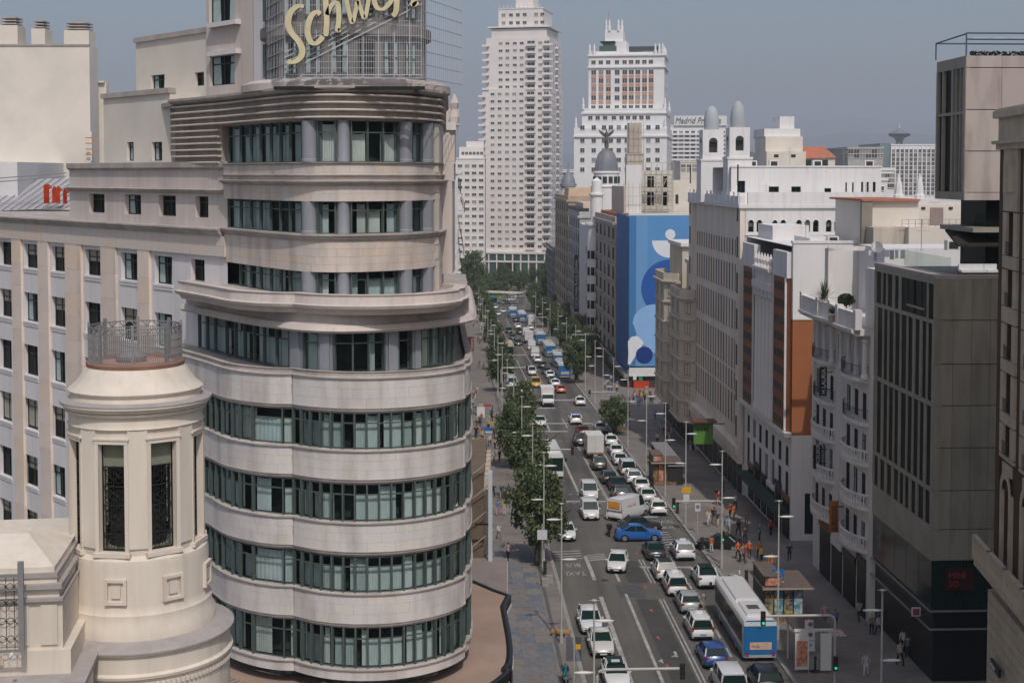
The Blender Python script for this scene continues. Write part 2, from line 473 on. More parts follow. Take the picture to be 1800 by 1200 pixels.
YS = [-60, 0, 40] + [60 + 8 * i for i in range(1, 54)]
def strip(mb, o0, o1, y0, y1, lift=0.0, mi=0, step=8.0):
 """sheet that follows the street between two offsets from its centre line"""
 n = max(1, int(math.ceil((y1 - y0) / step)))
 k = len(mb.v)
 for i in range(n + 1):
  y = y0 + (y1 - y0) * i / n
  mb.v += [(sx(y, o0), y, gz(y) + lift), (sx(y, o1), y, gz(y) + lift)]
 for i in range(n):
  mb.f.append((k + 2 * i, k + 2 * i + 1, k + 2 * i + 3, k + 2 * i + 2)); mb.m.append(mi)
# ground sheet to the horizon
mb = MB()
gy = [-400, 0, 60, 125, 160, 200, 250, 300, 350, 400, 440, 480, 520, 560, 620, 700, 1000, 2000, 4000, 9000, 16000]
k = len(mb.v)
for y in gy:
 for x in (-9000, -600, -100, 0, 60, 200, 900, 9000):
  mb.v.append((x, y, gz(y) - .12))
for j in range(len(gy) - 1):
 for i in range(7):
  mb.f.append((j * 8 + i, j * 8 + i + 1, (j + 1) * 8 + i + 1, (j + 1) * 8 + i)); mb.m.append(0)
struct('ground', mb, M_GROUND)
# road: straight down the hill, then bending right at the square
CENT = [(sx(y), y) for y in [-60, 0] + list(range(40, 471, 6))]
for u, v in ((907, 543), (914, 532), (925, 520), (938, 510), (952, 501), (970, 492), (992, 484)):
 g = gp(u, v); CENT.append((g[0], g[1]))
def road_strip(path, o0, o1, lift, mb):
 nr = normals(path); k = len(mb.v)
 for (x, y), (nx, ny) in zip(path, nr):
  # path runs away from the camera: its right hand side is +normal
  for o in (o0, o1):
   mb.v.append((x + nx * o, y + ny * o, gz(y) + lift))
 for i in range(len(path) - 1):
  mb.f.append((k + 2 * i, k + 2 * i + 1, k + 2 * i + 3, k + 2 * i + 2)); mb.m.append(0)
mb = MB(); road_strip(CENT, -8.35, 6.35, 0.0, mb)
road = struct('road', mb, M_ASPHALT)
# pavements with kerbs
for nm, o0, o1, ke in (('pavement_left', -40, -8.65, -8.65), ('pavement_right', 6.65, 40, 6.35)):
 mb = MB(); strip(mb, o0, o1, -60, 470, .14)
 pv = struct(nm, mb, M_PAVE)
 y = -60.0
 while y < 465:
  L = 5.8 if y < 260 else 40
  mb = MB(); y1 = min(y + L, 470)
  for (a, b2) in ((ke, ke + .30),):
   n = 2
   for i in range(n):
    ya, yb = y + (y1 - y - .03) * i / n, y + (y1 - y - .03) * (i + 1) / n
    pts = [(sx(ya, a), ya), (sx(ya, b2), ya), (sx(yb, b2), yb), (sx(yb, a), yb)]
    za, zb = gz(ya), gz(yb)
    zz = [za, za, zb, zb]
    kk = len(mb.v)
    mb.v += [(p[0], p[1], z - .05) for p, z in zip(pts, zz)] + [(p[0], p[1], z + .145) for p, z in zip(pts, zz)]
    for q in ((4, 5, 6, 7), (0, 1, 5, 4), (1, 2, 6, 5), (2, 3, 7, 6), (3, 0, 4, 7)):
     mb.f.append(tuple(kk + t for t in q)); mb.m.append(0)
  if y1 > 80:
   ob('kerb_stone', mb, M_KERB, pv)
  y = y1
 if nm == 'pavement_left': pave_l = pv
 else: pave_r = pv
# large paving slabs in front of the rounded building
M_SLAB = object_tone_mat('paving_slab', [(.20, .185, .18), (.23, .215, .21), (.17, .185, .215), (.25, .235, .225), (.13, .16, .20)], .75, scale=1.6)
sl = MB(); sl.box(0, 0, 0, 1.17, 1.77, .03); slab = sl.mesh('paving_slab', [M_SLAB])
for i in range(7):
 for j in range(26):
  y = 92 + j * 1.8; off = -18.6 + i * 1.2
  if 300 and (i + j * 3) % 11 == 0: continue
  ob('paving_slab', slab, parent=pave_l, loc=(sx(y, off), y, gz(y) + .135), rot=(0, 0, SANG))
mb = MB(); strip(mb, -10.05, -9.75, 60, 300, .152); ob('drain_strip', mb, mat('dark_drain', (.12, .12, .125), .7, var=.1), pave_l)
# painted markings
def line(o0, o1, y0, y1, name='lane_line'):
 mb = MB(); strip(mb, o0, o1, y0, y1, .006); return ob(name, mb, M_MARK, road)
def slope_y(y): return math.atan((gz(y + 2) - gz(y - 2)) / 4)
def yv(v, u=1050): return gp(u, v)[1]
line(-.22, -.10, 60, yv(983)); line(.10, .22, 60, yv(983))
line(-.10, .05, yv(880), yv(765)); line(.12, .22, yv(880), yv(765))
line(-.1, .1, yv(752), yv(735)); line(-.08, .08, yv(700), yv(560))
line(-5.3, -4.95, 60, yv(976)); line(-5.3, -4.95, yv(860), yv(765)); line(-5.2, -4.9, yv(680), 420)
line(-3.0, -2.75, 60, yv(1042, 1085)); line(-3.1, -2.85, yv(1022), yv(1006)); line(-3.1, -2.8, yv(870), yv(772)); line(-3.1, -2.8, yv(757), yv(745))
line(-2.95, -2.75, yv(690), yv(628)); line(-2.9, -2.75, yv(600), yv(560)); line(-2.9, -2.75, yv(545), 465)
line(2.95, 3.15, yv(905), yv(790)); line(2.95, 3.12, yv(665), 430)
for i in range(7): line(3.0, 3.18, 101 + i * 4.4, 103 + i * 4.4)
# stop lines and crossings
line(-.4, 6.2, yv(998, 1200), yv(995, 1200), 'stop_line')
for v in (882,): line(-8.2, -.3, yv(v), yv(v - 2.4), 'stop_line')
line(-8.2, -.2, yv(759), yv(757), 'stop_line'); line(-8.2, 6.2, yv(745), yv(743), 'stop_line')
line(-8.2, 6.2, yv(704), yv(702), 'stop_line'); line(-8.2, -.2, yv(718), yv(716), 'stop_line'); line(-7.8, -.2, yv(624.5), yv(623), 'stop_line')
line(.2, 6.2, yv(909, 1150), yv(907, 1150), 'stop_line')
for v in (869, 884.5, 906, 775, 693):
 for i in range(9):
  if v == 906 and 2 < i < 6: continue
  line(-8 + i * .95, -7.5 + i * .95, yv(v), yv(v) + .28, 'crossing_dash')
# hatched areas
def hatch(o0, o1, y0, y1, n, sk):
 for i in range(n):
  y = y0 + (y1 - y0) * i / n; mb = MB()
  p = [(sx(y, o0), y), (sx(y + sk, o1), y + sk), (sx(y + sk + .3, o1), y + sk + .3), (sx(y + .3, o0), y + .3)]
  mb.face([(a, b, gz(b) + .006) for a, b in p]); ob('hatch_stripe', mb, M_MARK, road)
hatch(3.3, 6.0, yv(962, 1200), yv(932, 1170), 7, .5)
hatch(-8.2, -5.4, yv(984), yv(966), 4, .6); hatch(-4.9, -3.2, yv(985), yv(973), 4, .5)
def arrow(off, y, L=2.6, flip=1, turn=False):
 mb = MB(); h = .006
 def q(pts):
  mb.face([(sx(y + b * flip, off + a), y + b * flip, gz(y) + h) for a, b in pts])
 q([(-.1, 0), (.1, 0), (.1, L * .6), (-.1, L * .6)]); q([(-.38, L * .6), (.38, L * .6), (0, L)])
 if turn:
  q([(-.1, L * .18), (-1.0, L * .42), (-1.0, L * .5), (-.1, L * .28)]); q([(-.9, L * .28), (-.9, L * .66), (-1.6, L * .5)])
 ob('road_arrow', mb, M_MARK, road)
arrow(-1.6, yv(1012, 1115) + 2, 3, -1); arrow(-1.5, yv(798), 3.2, -1); arrow(-1.4, yv(745), 3.2, -1); arrow(-1.5, yv(632), 3.4, -1)
arrow(-1.0, yv(1152, 1180) + 1, 4.4, -1, True); arrow(-1.6, yv(850), 2.2, 1)
# lettering painted on the bus lanes
def road_text(s, off, y, size, flip):
 me = text_mesh(s, size, .004, M_MARK, 'CENTER')
 Mx = Matrix.Translation((sx(y, off), y, gz(y) + .010)) @ Matrix.Rotation(SANG + (math.pi if flip else 0), 4, 'Z') @ Matrix.Rotation(-.03 if not flip else .03, 4, 'X') @ Matrix.Diagonal((.62, 1.5, 1, 1))
 ob('road_lettering', me, parent=road, M=Mx)
road_text('TAXI', 4.75, yv(919, 1165), 1.35, False); road_text('BUS', 4.75, yv(929, 1170), 1.35, False)
road_text('TAXI', -6.6, yv(1004, 1000), 1.35, True); road_text('BUS', -6.6, yv(990, 998), 1.35, True)
# orange survey dashes and two tar patches
M_OR = mat('orange_paint', (.55, .12, .06), .7, var=.2, scale=3)
for u, v in ((1119, 972), (1125, 996), (1134, 1031), (1145, 1072), (1157, 1120), (1173, 1170)):
 g = gp(u, v); mb = MB(); mb.box(-.09, -.35, 0, .09, .35, .005)
 ob('orange_dash', mb, M_OR, road, (g[0], g[1], g[2] + .004), (0, 0, SANG + .12))
g = gp(1108, 1038); mb = MB(); mb.box(-1.1, -1.9, 0, 1.1, 1.9, .005); ob('tar_patch', mb, mat('tar_patch', (.10, .10, .105), .8, var=.2, scale=1.5), road, (g[0], g[1], g[2] + .003), (0, 0, SANG))
mb = MB(); strip(mb, -2.2, -.4, 92, yv(985), .003); ob('fresh_asphalt_strip', mb, mat('fresh_asphalt', (.072, .071, .068), .9, var=.12, scale=.4, bump=.2, bscale=40), road)
for i in range(26):
 y = 98 + i * 9.3; o_ = (-6.4, -3.9, -1.3, 1.6, 4.6)[(i * 7) % 5] + .3 * ((i * 5) % 3 - 1)
 mb = MB(); mb.lathe([(.001, 0), (.33, 0), (.33, -.004)], 12); ob('manhole_cover', mb, mat('iron_manhole', (.05, .05, .052), .5, var=.2, scale=6), road, (sx(y, o_), y, gz(y) + .009), (slope_y(y), 0, 0))
 if i % 2 == 0:
  y2 = y + 4; mb = MB(); strip(mb, o_ - .8, o_ + .5 + .3 * (i % 3), y2, y2 + 1.5 + (i * 3) % 5, .0035); ob('asphalt_patch', mb, mat('asphalt_patch_%d' % (i % 3), [(.095, .092, .088), (.15, .145, .138), (.11, .106, .1)][i % 3], .9, var=.12, scale=1), road)
# square at the far end, hills behind the city
mb = MB()
pts = [(sx(466, -40), 466), (sx(466, -8.6), 466)] + [(c[0] + n[0] * -8.6, c[1] + n[1] * -8.6) for c, n in list(zip(CENT, normals(CENT)))[-7:]] + [(20, 700), (-90, 700)]
mb.face([(x, y, gz(y) + .04) for x, y in pts]); struct('park_terrain', mb, M_PARK)
def ridge(name, y, prof, col, rough=1.0):
 mb = MB(); k = 0; n = 120; us = [-600 + 3200 * i / n for i in range(n + 1)]
 for u in us:
  for (a, b), (c, d) in zip(prof, prof[1:]):
   if a <= u <= c: v = b + (d - b) * (u - a) / (c - a); break
  else: v = prof[-1][1]
  v += 3.0 * math.sin(u * .021) + 1.6 * math.sin(u * .057 + 1) + random.uniform(-.7, .7)
  top = dp(u, v, y)
  mb.v += [(top[0], y - 2500, -14.6), (top[0], y, top[2]), (top[0] * 1.2, y + 1500, top[2] - 60)]
 for i in range(n):
  for j in range(2): mb.f.append((3 * i + j, 3 * i + 3 + j, 3 * i + 4 + j, 3 * i + 1 + j)); mb.m.append(0)
 struct(name, mb, mat(name, col, 1, var=.15, scale=.002), smooth=True)
ridge('hills', 11500, [(-600, 262), (700, 262), (1150, 268), (1350, 252), (1480, 236), (1560, 232), (1640, 238), (1800, 250), (2600, 262)], (.10, .115, .09))
ridge('distant_mountains', 15500, [(-600, 250), (700, 252), (1250, 240), (1430, 214), (1530, 206), (1660, 216), (1800, 238), (2600, 250)], (.12, .13, .12))
# ================================================================== rounded corner building on the left
def dense(pts, n=6):
 """smooth curve through plan points"""
 out = []
 P = [Vector(p) for p in pts]
 for i in range(len(P) - 1):
  p0, p1, p2, p3 = P[max(i - 1, 0)], P[i], P[i + 1], P[min(i + 2, len(P) - 1)]
  for k in range(n):
   t = k / n
   out.append(tuple(.5 * ((2 * p1) + (p2 - p0) * t + (2 * p0 - 5 * p1 + 4 * p2 - p3) * t * t + (3 * p1 - p0 - 3 * p2 + p3) * t ** 3)))
 out.append(tuple(P[-1])); return out
def plen(path):
 L = [0.0]
 for a, b in zip(path, path[1:]): L.append(L[-1] + math.dist(a, b))
 return L
def at_len(path, L, s):
 for i in range(len(path) - 1):
  if s <= L[i + 1] or i == len(path) - 2:
   t = (s - L[i]) / max(1e-9, L[i + 1] - L[i])
   return (path[i][0] + (path[i + 1][0] - path[i][0]) * t, path[i][1] + (path[i + 1][1] - path[i][1]) * t)
def at_u(path, u, z):
 """arc length where the plan path is seen at picture column u (height z)"""
 L = plen(path); pu = None
 for i, (x, y) in enumerate(path):
  cu = 900 + FPX * x / (y * CP - (z - 36) * SP)
  if pu is not None and pu <= u <= cu:
   return L[i - 1] + (L[i] - L[i - 1]) * (u - pu) / max(1e-9, cu - pu)
  pu = cu
 return L[-1]
def sub(path, s0, s1, step=.5):
 L = plen(path); n = max(1, int(math.ceil((s1 - s0) / step)))
 return [at_len(path, L, s0 + (s1 - s0) * i / n) for i in range(n + 1)]
def offset(path, d):
 return [(p[0] + n[0] * d, p[1] + n[1] * d) for p, n in zip(path, normals(path))]
def zc(v): return dp(639, v, 65.5)[2]
def zu(v): return dp(600, v, 67.5)[2]
M_STONE = mat('warm_limestone', hexc('d0c5be'), .85, var=.09, scale=.5, bump=.15, bscale=9, streak=True)
M_BLOCK = object_tone_mat('limestone_block', [hexc('d0cac6'), hexc('d4cdc8'), hexc('cdc9c8'), hexc('d4ccc4'), hexc('d0cbc9')], .85)
M_BLOCKW = object_tone_mat('warm_limestone_block', [hexc('d1c5bd'), hexc('d3c6bb'), hexc('cec6c1'), hexc('d4c3b3'), hexc('cdc4bf')], .85)
M_TRIM = mat('grey_stone_trim', hexc('b9b0aa'), .85, var=.16, scale=.7, bump=.1, streak=True)
M_SLATE = mat('blue_grey_column_stone', hexc('8d9097'), .6, var=.14, scale=.9, streak=True)
M_FIN = mat('green_grey_mullion', hexc('525e5a'), .45, var=.08, scale=2)
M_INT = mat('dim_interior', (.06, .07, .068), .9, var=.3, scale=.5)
M_PANE = pane_mat('green_tinted_pane', (.80, .87, .86), .12)
M_TERRA = mat('terracotta_roof_tile', hexc('a48c7e'), .85, var=.1, scale=.4, bump=.2, bscale=12)
M_PANEL = mat('pale_spandrel_panel', hexc('e0dcdc'), .8, var=.06, scale=.4, streak=True)
M_PIL = object_tone_mat('peach_stone_course', [hexc('e0cfc1'), hexc('e4d4c7'), hexc('dacbc1'), hexc('e5d0bb')], .85)
M_CREAM = mat('cream_render', hexc('ddd5ca'), .9, var=.06, scale=.3)
cap = thing('corner_building', 'tall rounded corner building of pale stone with ribbon windows and rooftop sign', 'building', (-8, 74, 0))
OC = (8, -74, 0)
def cp(name, mb, mats, smooth=False): return ob(name, mb, mats, cap, OC, smooth=smooth)
# --- plans
ARC = []
ax, ay, ar = -6.95, 70.42, 4.92
for i in range(33):
 a = R(-132.5 + i * (132.5 - 21.5) / 32)
 ARC.append((ax + ar * math.cos(a), ay + ar * math.sin(a)))
LEFT = dense([(-18.3, 75.4), (-16.9, 73.4), (-15.2, 70.9), (-13.9, 68.85), (-12.5, 67.6), (-11.3, 67.0), (ARC[0][0] - .12, ARC[0][1] + .10)], 5)
RIGHT = dense([(ARC[-1][0] + .05, ARC[-1][1] + .12), (-2.35, 69.45), (-2.14, 70.3), (-2.14, 73), (-2.5, 79), (-3.1, 90)], 5)
LOW = LEFT + ARC + RIGHT
UP = dense([(-15.3, 75.6), (-11.9, 70.3), (-9.95, 67.85), (-8.45, 67.25), (-6.9, 67.65), (-5.0, 69.2), (-3.98, 71.4), (-3.65, 74), (-4.3, 90)], 7)
W0, W1 = (-15.3, 75.6), (-46.0, 110.5)
wd = Vector((W0[0] - W1[0], W0[1] - W1[1])).normalized(); WL = math.dist(W0, W1)
wn2 = Vector((wd.y, -wd.x))
def wing_s(u, z=36):
 lo, hi = 0.0, WL + 6
 for _ in range(50):
  m = (lo + hi) / 2; x, y = W1[0] + wd.x * m, W1[1] + wd.y * m
  if 900 + FPX * x / (y * CP - (z - 36) * SP) < u: lo = m
  else: hi = m
 return lo
def wing_pt(u, z=36, d=0.0):
 s = wing_s(u, z); return (W1[0] + wd.x * s + wn2.x * d, W1[1] + wd.y * s + wn2.y * d)
# --- dark cores behind the glass and floor slabs
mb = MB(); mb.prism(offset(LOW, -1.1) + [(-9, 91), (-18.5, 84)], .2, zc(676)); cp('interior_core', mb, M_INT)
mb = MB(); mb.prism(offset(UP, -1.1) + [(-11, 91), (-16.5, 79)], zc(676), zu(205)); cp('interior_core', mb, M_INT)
# --- windows of the ribbon rows
def curtain_mesh(w, h, style):
 key = ('cur', round(w, 2), round(h, 2), style)
 if key in WIN: return WIN[key]
 mb = MB(); n = 14; top = h * (.70 if style == 0 else .93)
 x0, x1 = (.02, w - .02) if style in (0, 1) else ((.02, w * .5) if style == 2 else (w * .45, w - .02))
 for i in range(n):
  a, b = x0 + (x1 - x0) * i / n, x0 + (x1 - x0) * (i + 1) / n
  da, db = .03 * (i % 2), .03 * ((i + 1) % 2)
  sag = -.05 * math.sin(math.pi * i / n)
  mb.face(((a, da, .02), (b, db, .02), (b, db, top + sag), (a, da, top + sag)))
 me = mb.mesh('curtain', [M_CURT2]); WIN[key] = me; return me
M_CURT2 = object_tone_mat('blue_white_curtain', [(.60, .68, .69), (.74, .79, .79), (.46, .53, .54), (.82, .85, .84), (.64, .63, .58)], .9)
def cap_win(p, q, z0, z1, curt=True, transom=.72):
 w = math.dist(p, q); h = z1 - z0
 key = ('capwin', round(w, 2), round(h, 2), transom)
 if key not in WIN:
  mb = MB(); b = .045
  mb.box(0, -.03, 0, b, .03, h); mb.box(w - b, -.03, 0, w, .03, h); mb.box(b, -.03, 0, w - b, .03, b); mb.box(b, -.03, h - b, w - b, .03, h)
  if transom: mb.box(b, -.025, h * transom - .03, w - b, .025, h * transom + .03)
  mb.face(((b, 0, b), (w - b, 0, b), (w - b, 0, h - b), (b, 0, h - b)), 1)
  WIN[key] = mb.mesh('window', [M_FIN, M_PANE])
 Mx = frame_at((p[0] + 8, p[1] - 74, z0), (q[0] - p[0], q[1] - p[1], 0))
 wo = ob('window', WIN[key], parent=cap, M=Mx)
 if curt:
  st = random.choice((0, 0, 0, 1, 1, 2, 3))
  ob('curtain', curtain_mesh(w, h, st), parent=wo, loc=(0, .22, 0))
def fin(p, nrm, z0, z1, out=.16, wid=.075):
 key = ('fin', round(z1 - z0, 2), out, wid)
 if key not in WIN:
  mb = MB(); mb.box(-wid / 2, -out, 0, wid / 2, .06, z1 - z0); WIN[key] = mb.mesh('mullion', [M_FIN])
 dx = Vector((-nrm[1], nrm[0], 0))
 ob('mullion', WIN[key], parent=cap, M=frame_at((p[0] + 8, p[1] - 74, z0), dx))
def norm_at(path, s):
 L = plen(path); a, b = at_len(path, L, max(0, s - .05)), at_len(path, L, min(L[-1], s + .05))
 d = Vector((b[0] - a[0], b[1] - a[1])).normalized(); return (d.y, -d.x)
LOWI = offset(LOW, -.14); LI = plen(LOWI)
ROWS = [(zc(790), zc(727)), (zc(917), zc(852)), (zc(1042), zc(980)), (zc(1174.5), zc(1104))]
sA0, sA1 = at_u(LOWI, 499, 20), at_u(LOWI, 791, 20)
for ri, (z0, z1) in enumerate(ROWS):
 zz = (z0 + z1) / 2
 bays = []
 sL = at_u(LOWI, 358, zz) - .4
 lb = [sL + (sA0 - sL) * f for f in (0, .10, .21, .32, .44, .58, .66, .78, 1.0)]
 cb = [sA0 + (sA1 - sA0) * i / 16 for i in range(17)]
 sR = sA1 + .06
 rb = [sR, sR + .85, sR + 1.35, sR + 1.9, sR + 2.8, sR + 3.7, sR + 4.8, sR + 6]
 for grp in (lb, cb, rb):
  for a, b in zip(grp, grp[1:]):
   dark = (ri, len(bays)) in ((0, 14), (1, 6), (1, 13), (1, 14), (1, 2), (2, 2), (3, 1), (0, 2), (0, 1), (3, 2))
   cap_win(at_len(LOWI, LI, a), at_len(LOWI, LI, b), z0, z1, not dark and random.random() > .03)
   bays.append(1)
  for a in grp: fin(at_len(LOWI, LI, a), norm_at(LOWI, a), z0, z1)
# --- stone bands between the rows, each course laid in blocks
def blocks(path, s0, s1, z0, z1, courses, blen, m, proud=.015):
 L = plen(path)
 for c in range(courses):
  za, zb = z0 + (z1 - z0) * c / courses, z0 + (z1 - z0) * (c + 1) / courses - .007
  s = s0 - (blen * .5 if c % 2 else 0)
  while s < s1 - .05:
   a, b = max(s, s0), min(s + blen - .007, s1)
   s += blen
   if b - a < .05: continue
   pts = sub(path, a, b, .45)
   mb = MB(); mb.sweep(pts, [(-.1, za), (proud, za), (proud, zb), (-.1, zb)], closed=True)
   cp('stone_block', mb, m)
sW0, sW1 = at_u(LOW, 352, 25) - 2.2, at_u(LOW, 500, 20)
Ltot = plen(LOW); sE = at_u(LOW, 825, 20) + 2.5
s2 = plen(LEFT)[-1]; s3 = s2 + math.dist(LEFT[-1], ARC[0]) + plen(ARC)[-1]
BANDS = [(zc(718), zc(662)), (zc(843), zc(790)), (zc(970), zc(917)), (zc(1096), zc(1042)), (zc(1196), zc(1174.5))]
for i, (z0, z1) in enumerate(BANDS):
 mb = MB(); mb.sweep(LOW, [(-.18, z0 - .02), (-.02, z0 - .02), (-.02, z1 - .02), (-.18, z1 - .02)], closed=True); cp('spandrel_wall', mb, M_TRIM)
 nc = 3 if i < 4 else 1
 lo = z0 + (.0 if i == 4 else .0); hi = z1 - .10
 for (a, b) in ((sW0, s2 - .02), (s2 + .06, s3 - .02), (s3 + .1, sE)):
  blocks(LOW, a, b, lo, hi, nc, 1.32, M_BLOCK)
 mb = MB(); mb.sweep(LOW, [(-.3, z1 - .10), (.10, z1 - .10), (.10, z1 - .04), (.04, z1), (-.3, z1)], closed=True); cp('sill_moulding', mb, M_TRIM)
 if i < 4:
  mb = MB(); mb.sweep(LOW, [(-.3, z0 - .22), (-.06, z0 - .22), (-.03, z0 - .12), (.02, z0 - .12), (.02, z0 - .04), (.07, z0 - .01), (-.3, z0 - .01)], closed=True); cp('head_moulding', mb, M_TRIM)
# --- balcony floor under the recessed row, recessed row itself
DROW = dense([(-17.6, 77.6), (-14.9, 73.6), (-13.0, 70.9), (-11.0, 68.5), (-9.6, 67.15), (-8.2, 66.6), (-6.6, 66.95), (-4.9, 68.1), (-3.7, 69.4), (-2.75, 70.9), (-2.5, 74), (-3.2, 90)], 6)
closeL = [(-9, 91), (-19, 84)]
mb = MB(); mb.prism(offset(LOW, -.02) + closeL, zc(672), zc(665)); cp('balcony_floor', mb, M_TRIM)
mb = MB(); mb.sweep(LOW, [(-.25, zc(668)), (-.02, zc(668)), (-.02, zc(662) + .16), (.03, zc(662) + .2), (-.28, zc(662) + .2)], closed=True); cp('balcony_parapet', mb, M_TRIM)
LD = plen(DROW); zD0, zD1 = zc(661), zc(592) + .1
def row_of(path, z0, z1, bounds, cols, flat=False, curt=.7, transom=.72):
 L = plen(path); zz = (z0 + z1) / 2
 S = [at_u(path, u, zz) for u in bounds]
 for i, (a, b) in enumerate(zip(S, S[1:])):
  if i in cols:
   mid = (a + b) / 2; p = at_len(path, L, mid); nr = norm_at(path, mid); r = (b - a) * .40
   mbc = MB()
   if flat:
    mbc.box(-r * 1.15, -.12, 0, r * 1.15, .3, z1 - z0); mbc.box(-r * .75, -.22, 0, r * .75, -.12, z1 - z0)
   else:
    mbc.lathe([(r * 1.08, 0), (r * 1.08, .12), (r, .16), (r, z1 - z0)], 20, (0, .02, 0))
    mbc.box(-r * 1.25, .06, 0, r * 1.25, .35, z1 - z0)
   ob('pilaster', mbc, M_SLATE, cap, M=frame_at((p[0] + 8, p[1] - 74, z0), Vector((-nr[1], nr[0], 0))), smooth=not flat)
  else:
   cap_win(at_len(path, L, a), at_len(path, L, b), z0, z1, random.random() < curt, transom)
 for s in S: fin(at_len(path, L, s), norm_at(path, s), z0, z1, .12, .07)
row_of(DROW, zD0, zD1, [352, 366, 380, 400, 416, 432, 449, 466, 488, 512, 536, 561, 588, 620, 648, 675, 699, 722, 738, 757, 772, 786, 796], {9, 11, 15, 17, 10} - {10}, True)
# --- projecting ledge above it
LEDGE = offset(LOW, -.32)
i0 = 6
zl0, zl1 = zc(552), zc(520)
LEDGE = [p for p in LEDGE if p[1] < 72.6 or p[0] < -8] + [(-3.2, 73.2)]
mb = MB(); mb.prism(LEDGE[3:] + closeL, zl0 + .12, zl1 - .25); cp('balcony_ledge', mb, M_TRIM)
mb = MB(); mb.sweep(LEDGE[2:], [(-.5, zl0 - .1), (-.12, zl0 - .1), (.0, zl0 + .1), (.22, zl0 + .2), (.28, zl0 + .34), (.1, zl0 + .38), (.04, zl1 - .1), (.1, zl1), (-.5, zl1)], closed=True); cp('cornice', mb, M_STONE)
mb = MB(); mb.prism(offset(DROW, .25) + [(-9, 91), (-17, 84)], zD1, zl0 + .12); cp('frieze', mb, M_TRIM)
mb = MB(); mb.sweep(offset(DROW, .25), [(-.1, zD1 - .02), (.25, zD1 - .02), (.4, zD1 + .1), (.25, zD1 + .34), (-.1, zD1 + .42)], closed=True); cp('head_moulding', mb, M_STONE)
# --- upper rows with half-round columns
BND = [395, 404, 425, 443, 460, 478, 495, 512, 533, 560, 590, 617, 645, 672, 699, 722, 739, 754, 763]
COL = {8, 10, 14, 16}
zC0, zC1, zB0, zB1, zA0, zA1 = zu(530), zu(478), zu(411.5), zu(354), zu(285), zu(212)
UPI = offset(UP, -.3)
row_of(UPI, zC0, zC1, BND, COL, curt=.85); row_of(UPI, zB0, zB1, BND, COL, curt=.85); row_of(UPI, zA0, zA1, BND, COL, curt=.7)
sU0, sU1 = 0.0, at_u(UP, 765, 34)
sEnd = sU1 + 3.4
def up_band(z0, z1, courses):
 mb = MB(); mb.sweep(UP, [(-.45, z0), (-.02, z0), (-.02, z1), (-.45, z1)], closed=True); cp('spandrel_wall', mb, M_STONE)
 if courses: blocks(UP, 0, sEnd, z0, z1 - .01, courses, 1.25, M_BLOCKW, .015)
up_band(zl1 - .3, zC0, 0); up_band(zC1, zB0 - .32, 4); up_band(zB1, zu(326), 2); up_band(zu(318), zA0 - .1, 2)
mb = MB(); mb.sweep(UP, [(-.4, zB0 - .33), (.05, zB0 - .33), (.05, zB0 - .26), (.14, zB0 - .22), (.14, zB0 - .14), (.24, zB0 - .08), (.24, zB0 - .01), (-.4, zB0)], closed=True); cp('cornice', mb, M_TRIM)
mb = MB(); mb.sweep(UP, [(-.4, zu(326)), (.06, zu(326)), (.1, zu(324)), (.22, zu(322)), (.3, zu(319.5)), (.3, zu(317.5)), (-.4, zu(315))], closed=True); cp('cornice', mb, M_TRIM)
mb = MB(); mb.sweep(UP, [(-.4, zu(311)), (.03, zu(311)), (.16, zu(308.5)), (.16, zu(307)), (-.4, zu(306))], closed=True); cp('string_course', mb, M_TRIM)
mb = MB(); mb.sweep(UP, [(-.4, zA0 - .1), (.04, zA0 - .1), (.12, zA0 - .03), (-.4, zA0)], closed=True); cp('sill_moulding', mb, M_TRIM)
# solid end piers where the upper rows stop at the right and at the left
for z0, z1 in ((zC0, zC1), (zB0, zB1), (zA0, zA1)):
 mb = MB(); mb.sweep(sub(UP, sU1 - .05, sEnd + 8, .4), [(-.5, z0), (0, z0), (0, z1), (-.5, z1)], closed=True); cp('end_pier', mb, M_STONE)
# slatted parapet: stacked ribs over the top row and beside it
zP0, zP1 = zA1, zu(151)
pL = wing_pt(296, 38, -.3)
TOPP = [pL, (UP[0][0] - .2, UP[0][1] + .2)] + UP[1:]
mb = MB(); mb.sweep(TOPP, [(-.6, zP0), (-.12, zP0), (-.12, zP1), (-.6, zP1)], closed=True); cp('parapet_wall', mb, mat('darker_parapet_stone', hexc('a89d92'), .9, var=.15, scale=.8, streak=True))  # wall behind the ribs, in a darker stone than theirs
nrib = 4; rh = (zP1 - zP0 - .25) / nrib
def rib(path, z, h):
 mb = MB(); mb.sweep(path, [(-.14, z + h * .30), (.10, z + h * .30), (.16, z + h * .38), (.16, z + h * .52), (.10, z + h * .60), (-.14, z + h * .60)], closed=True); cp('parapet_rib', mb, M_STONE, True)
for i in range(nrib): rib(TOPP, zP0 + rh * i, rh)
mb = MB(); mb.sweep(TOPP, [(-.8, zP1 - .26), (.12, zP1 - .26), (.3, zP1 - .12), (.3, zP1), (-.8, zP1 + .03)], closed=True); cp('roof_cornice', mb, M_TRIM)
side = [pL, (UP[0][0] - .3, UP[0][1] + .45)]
mb = MB(); mb.sweep(side, [(-.6, zA0 - .1), (-.12, zA0 - .1), (-.12, zP0), (-.6, zP0)], closed=True); cp('parapet_wall', mb, MATS['darker_parapet_stone'])
nr2 = 6; h2 = (zP0 - zA0 + .1) / nr2
for i in range(nr2): rib(side, zA0 - .1 + h2 * i, h2)
mb = MB(); mb.prism(TOPP[:] + [(-11, 91), (-24, 92)], zP1 - .3, zP1 - .05); cp('roof_slab', mb, M_TRIM)
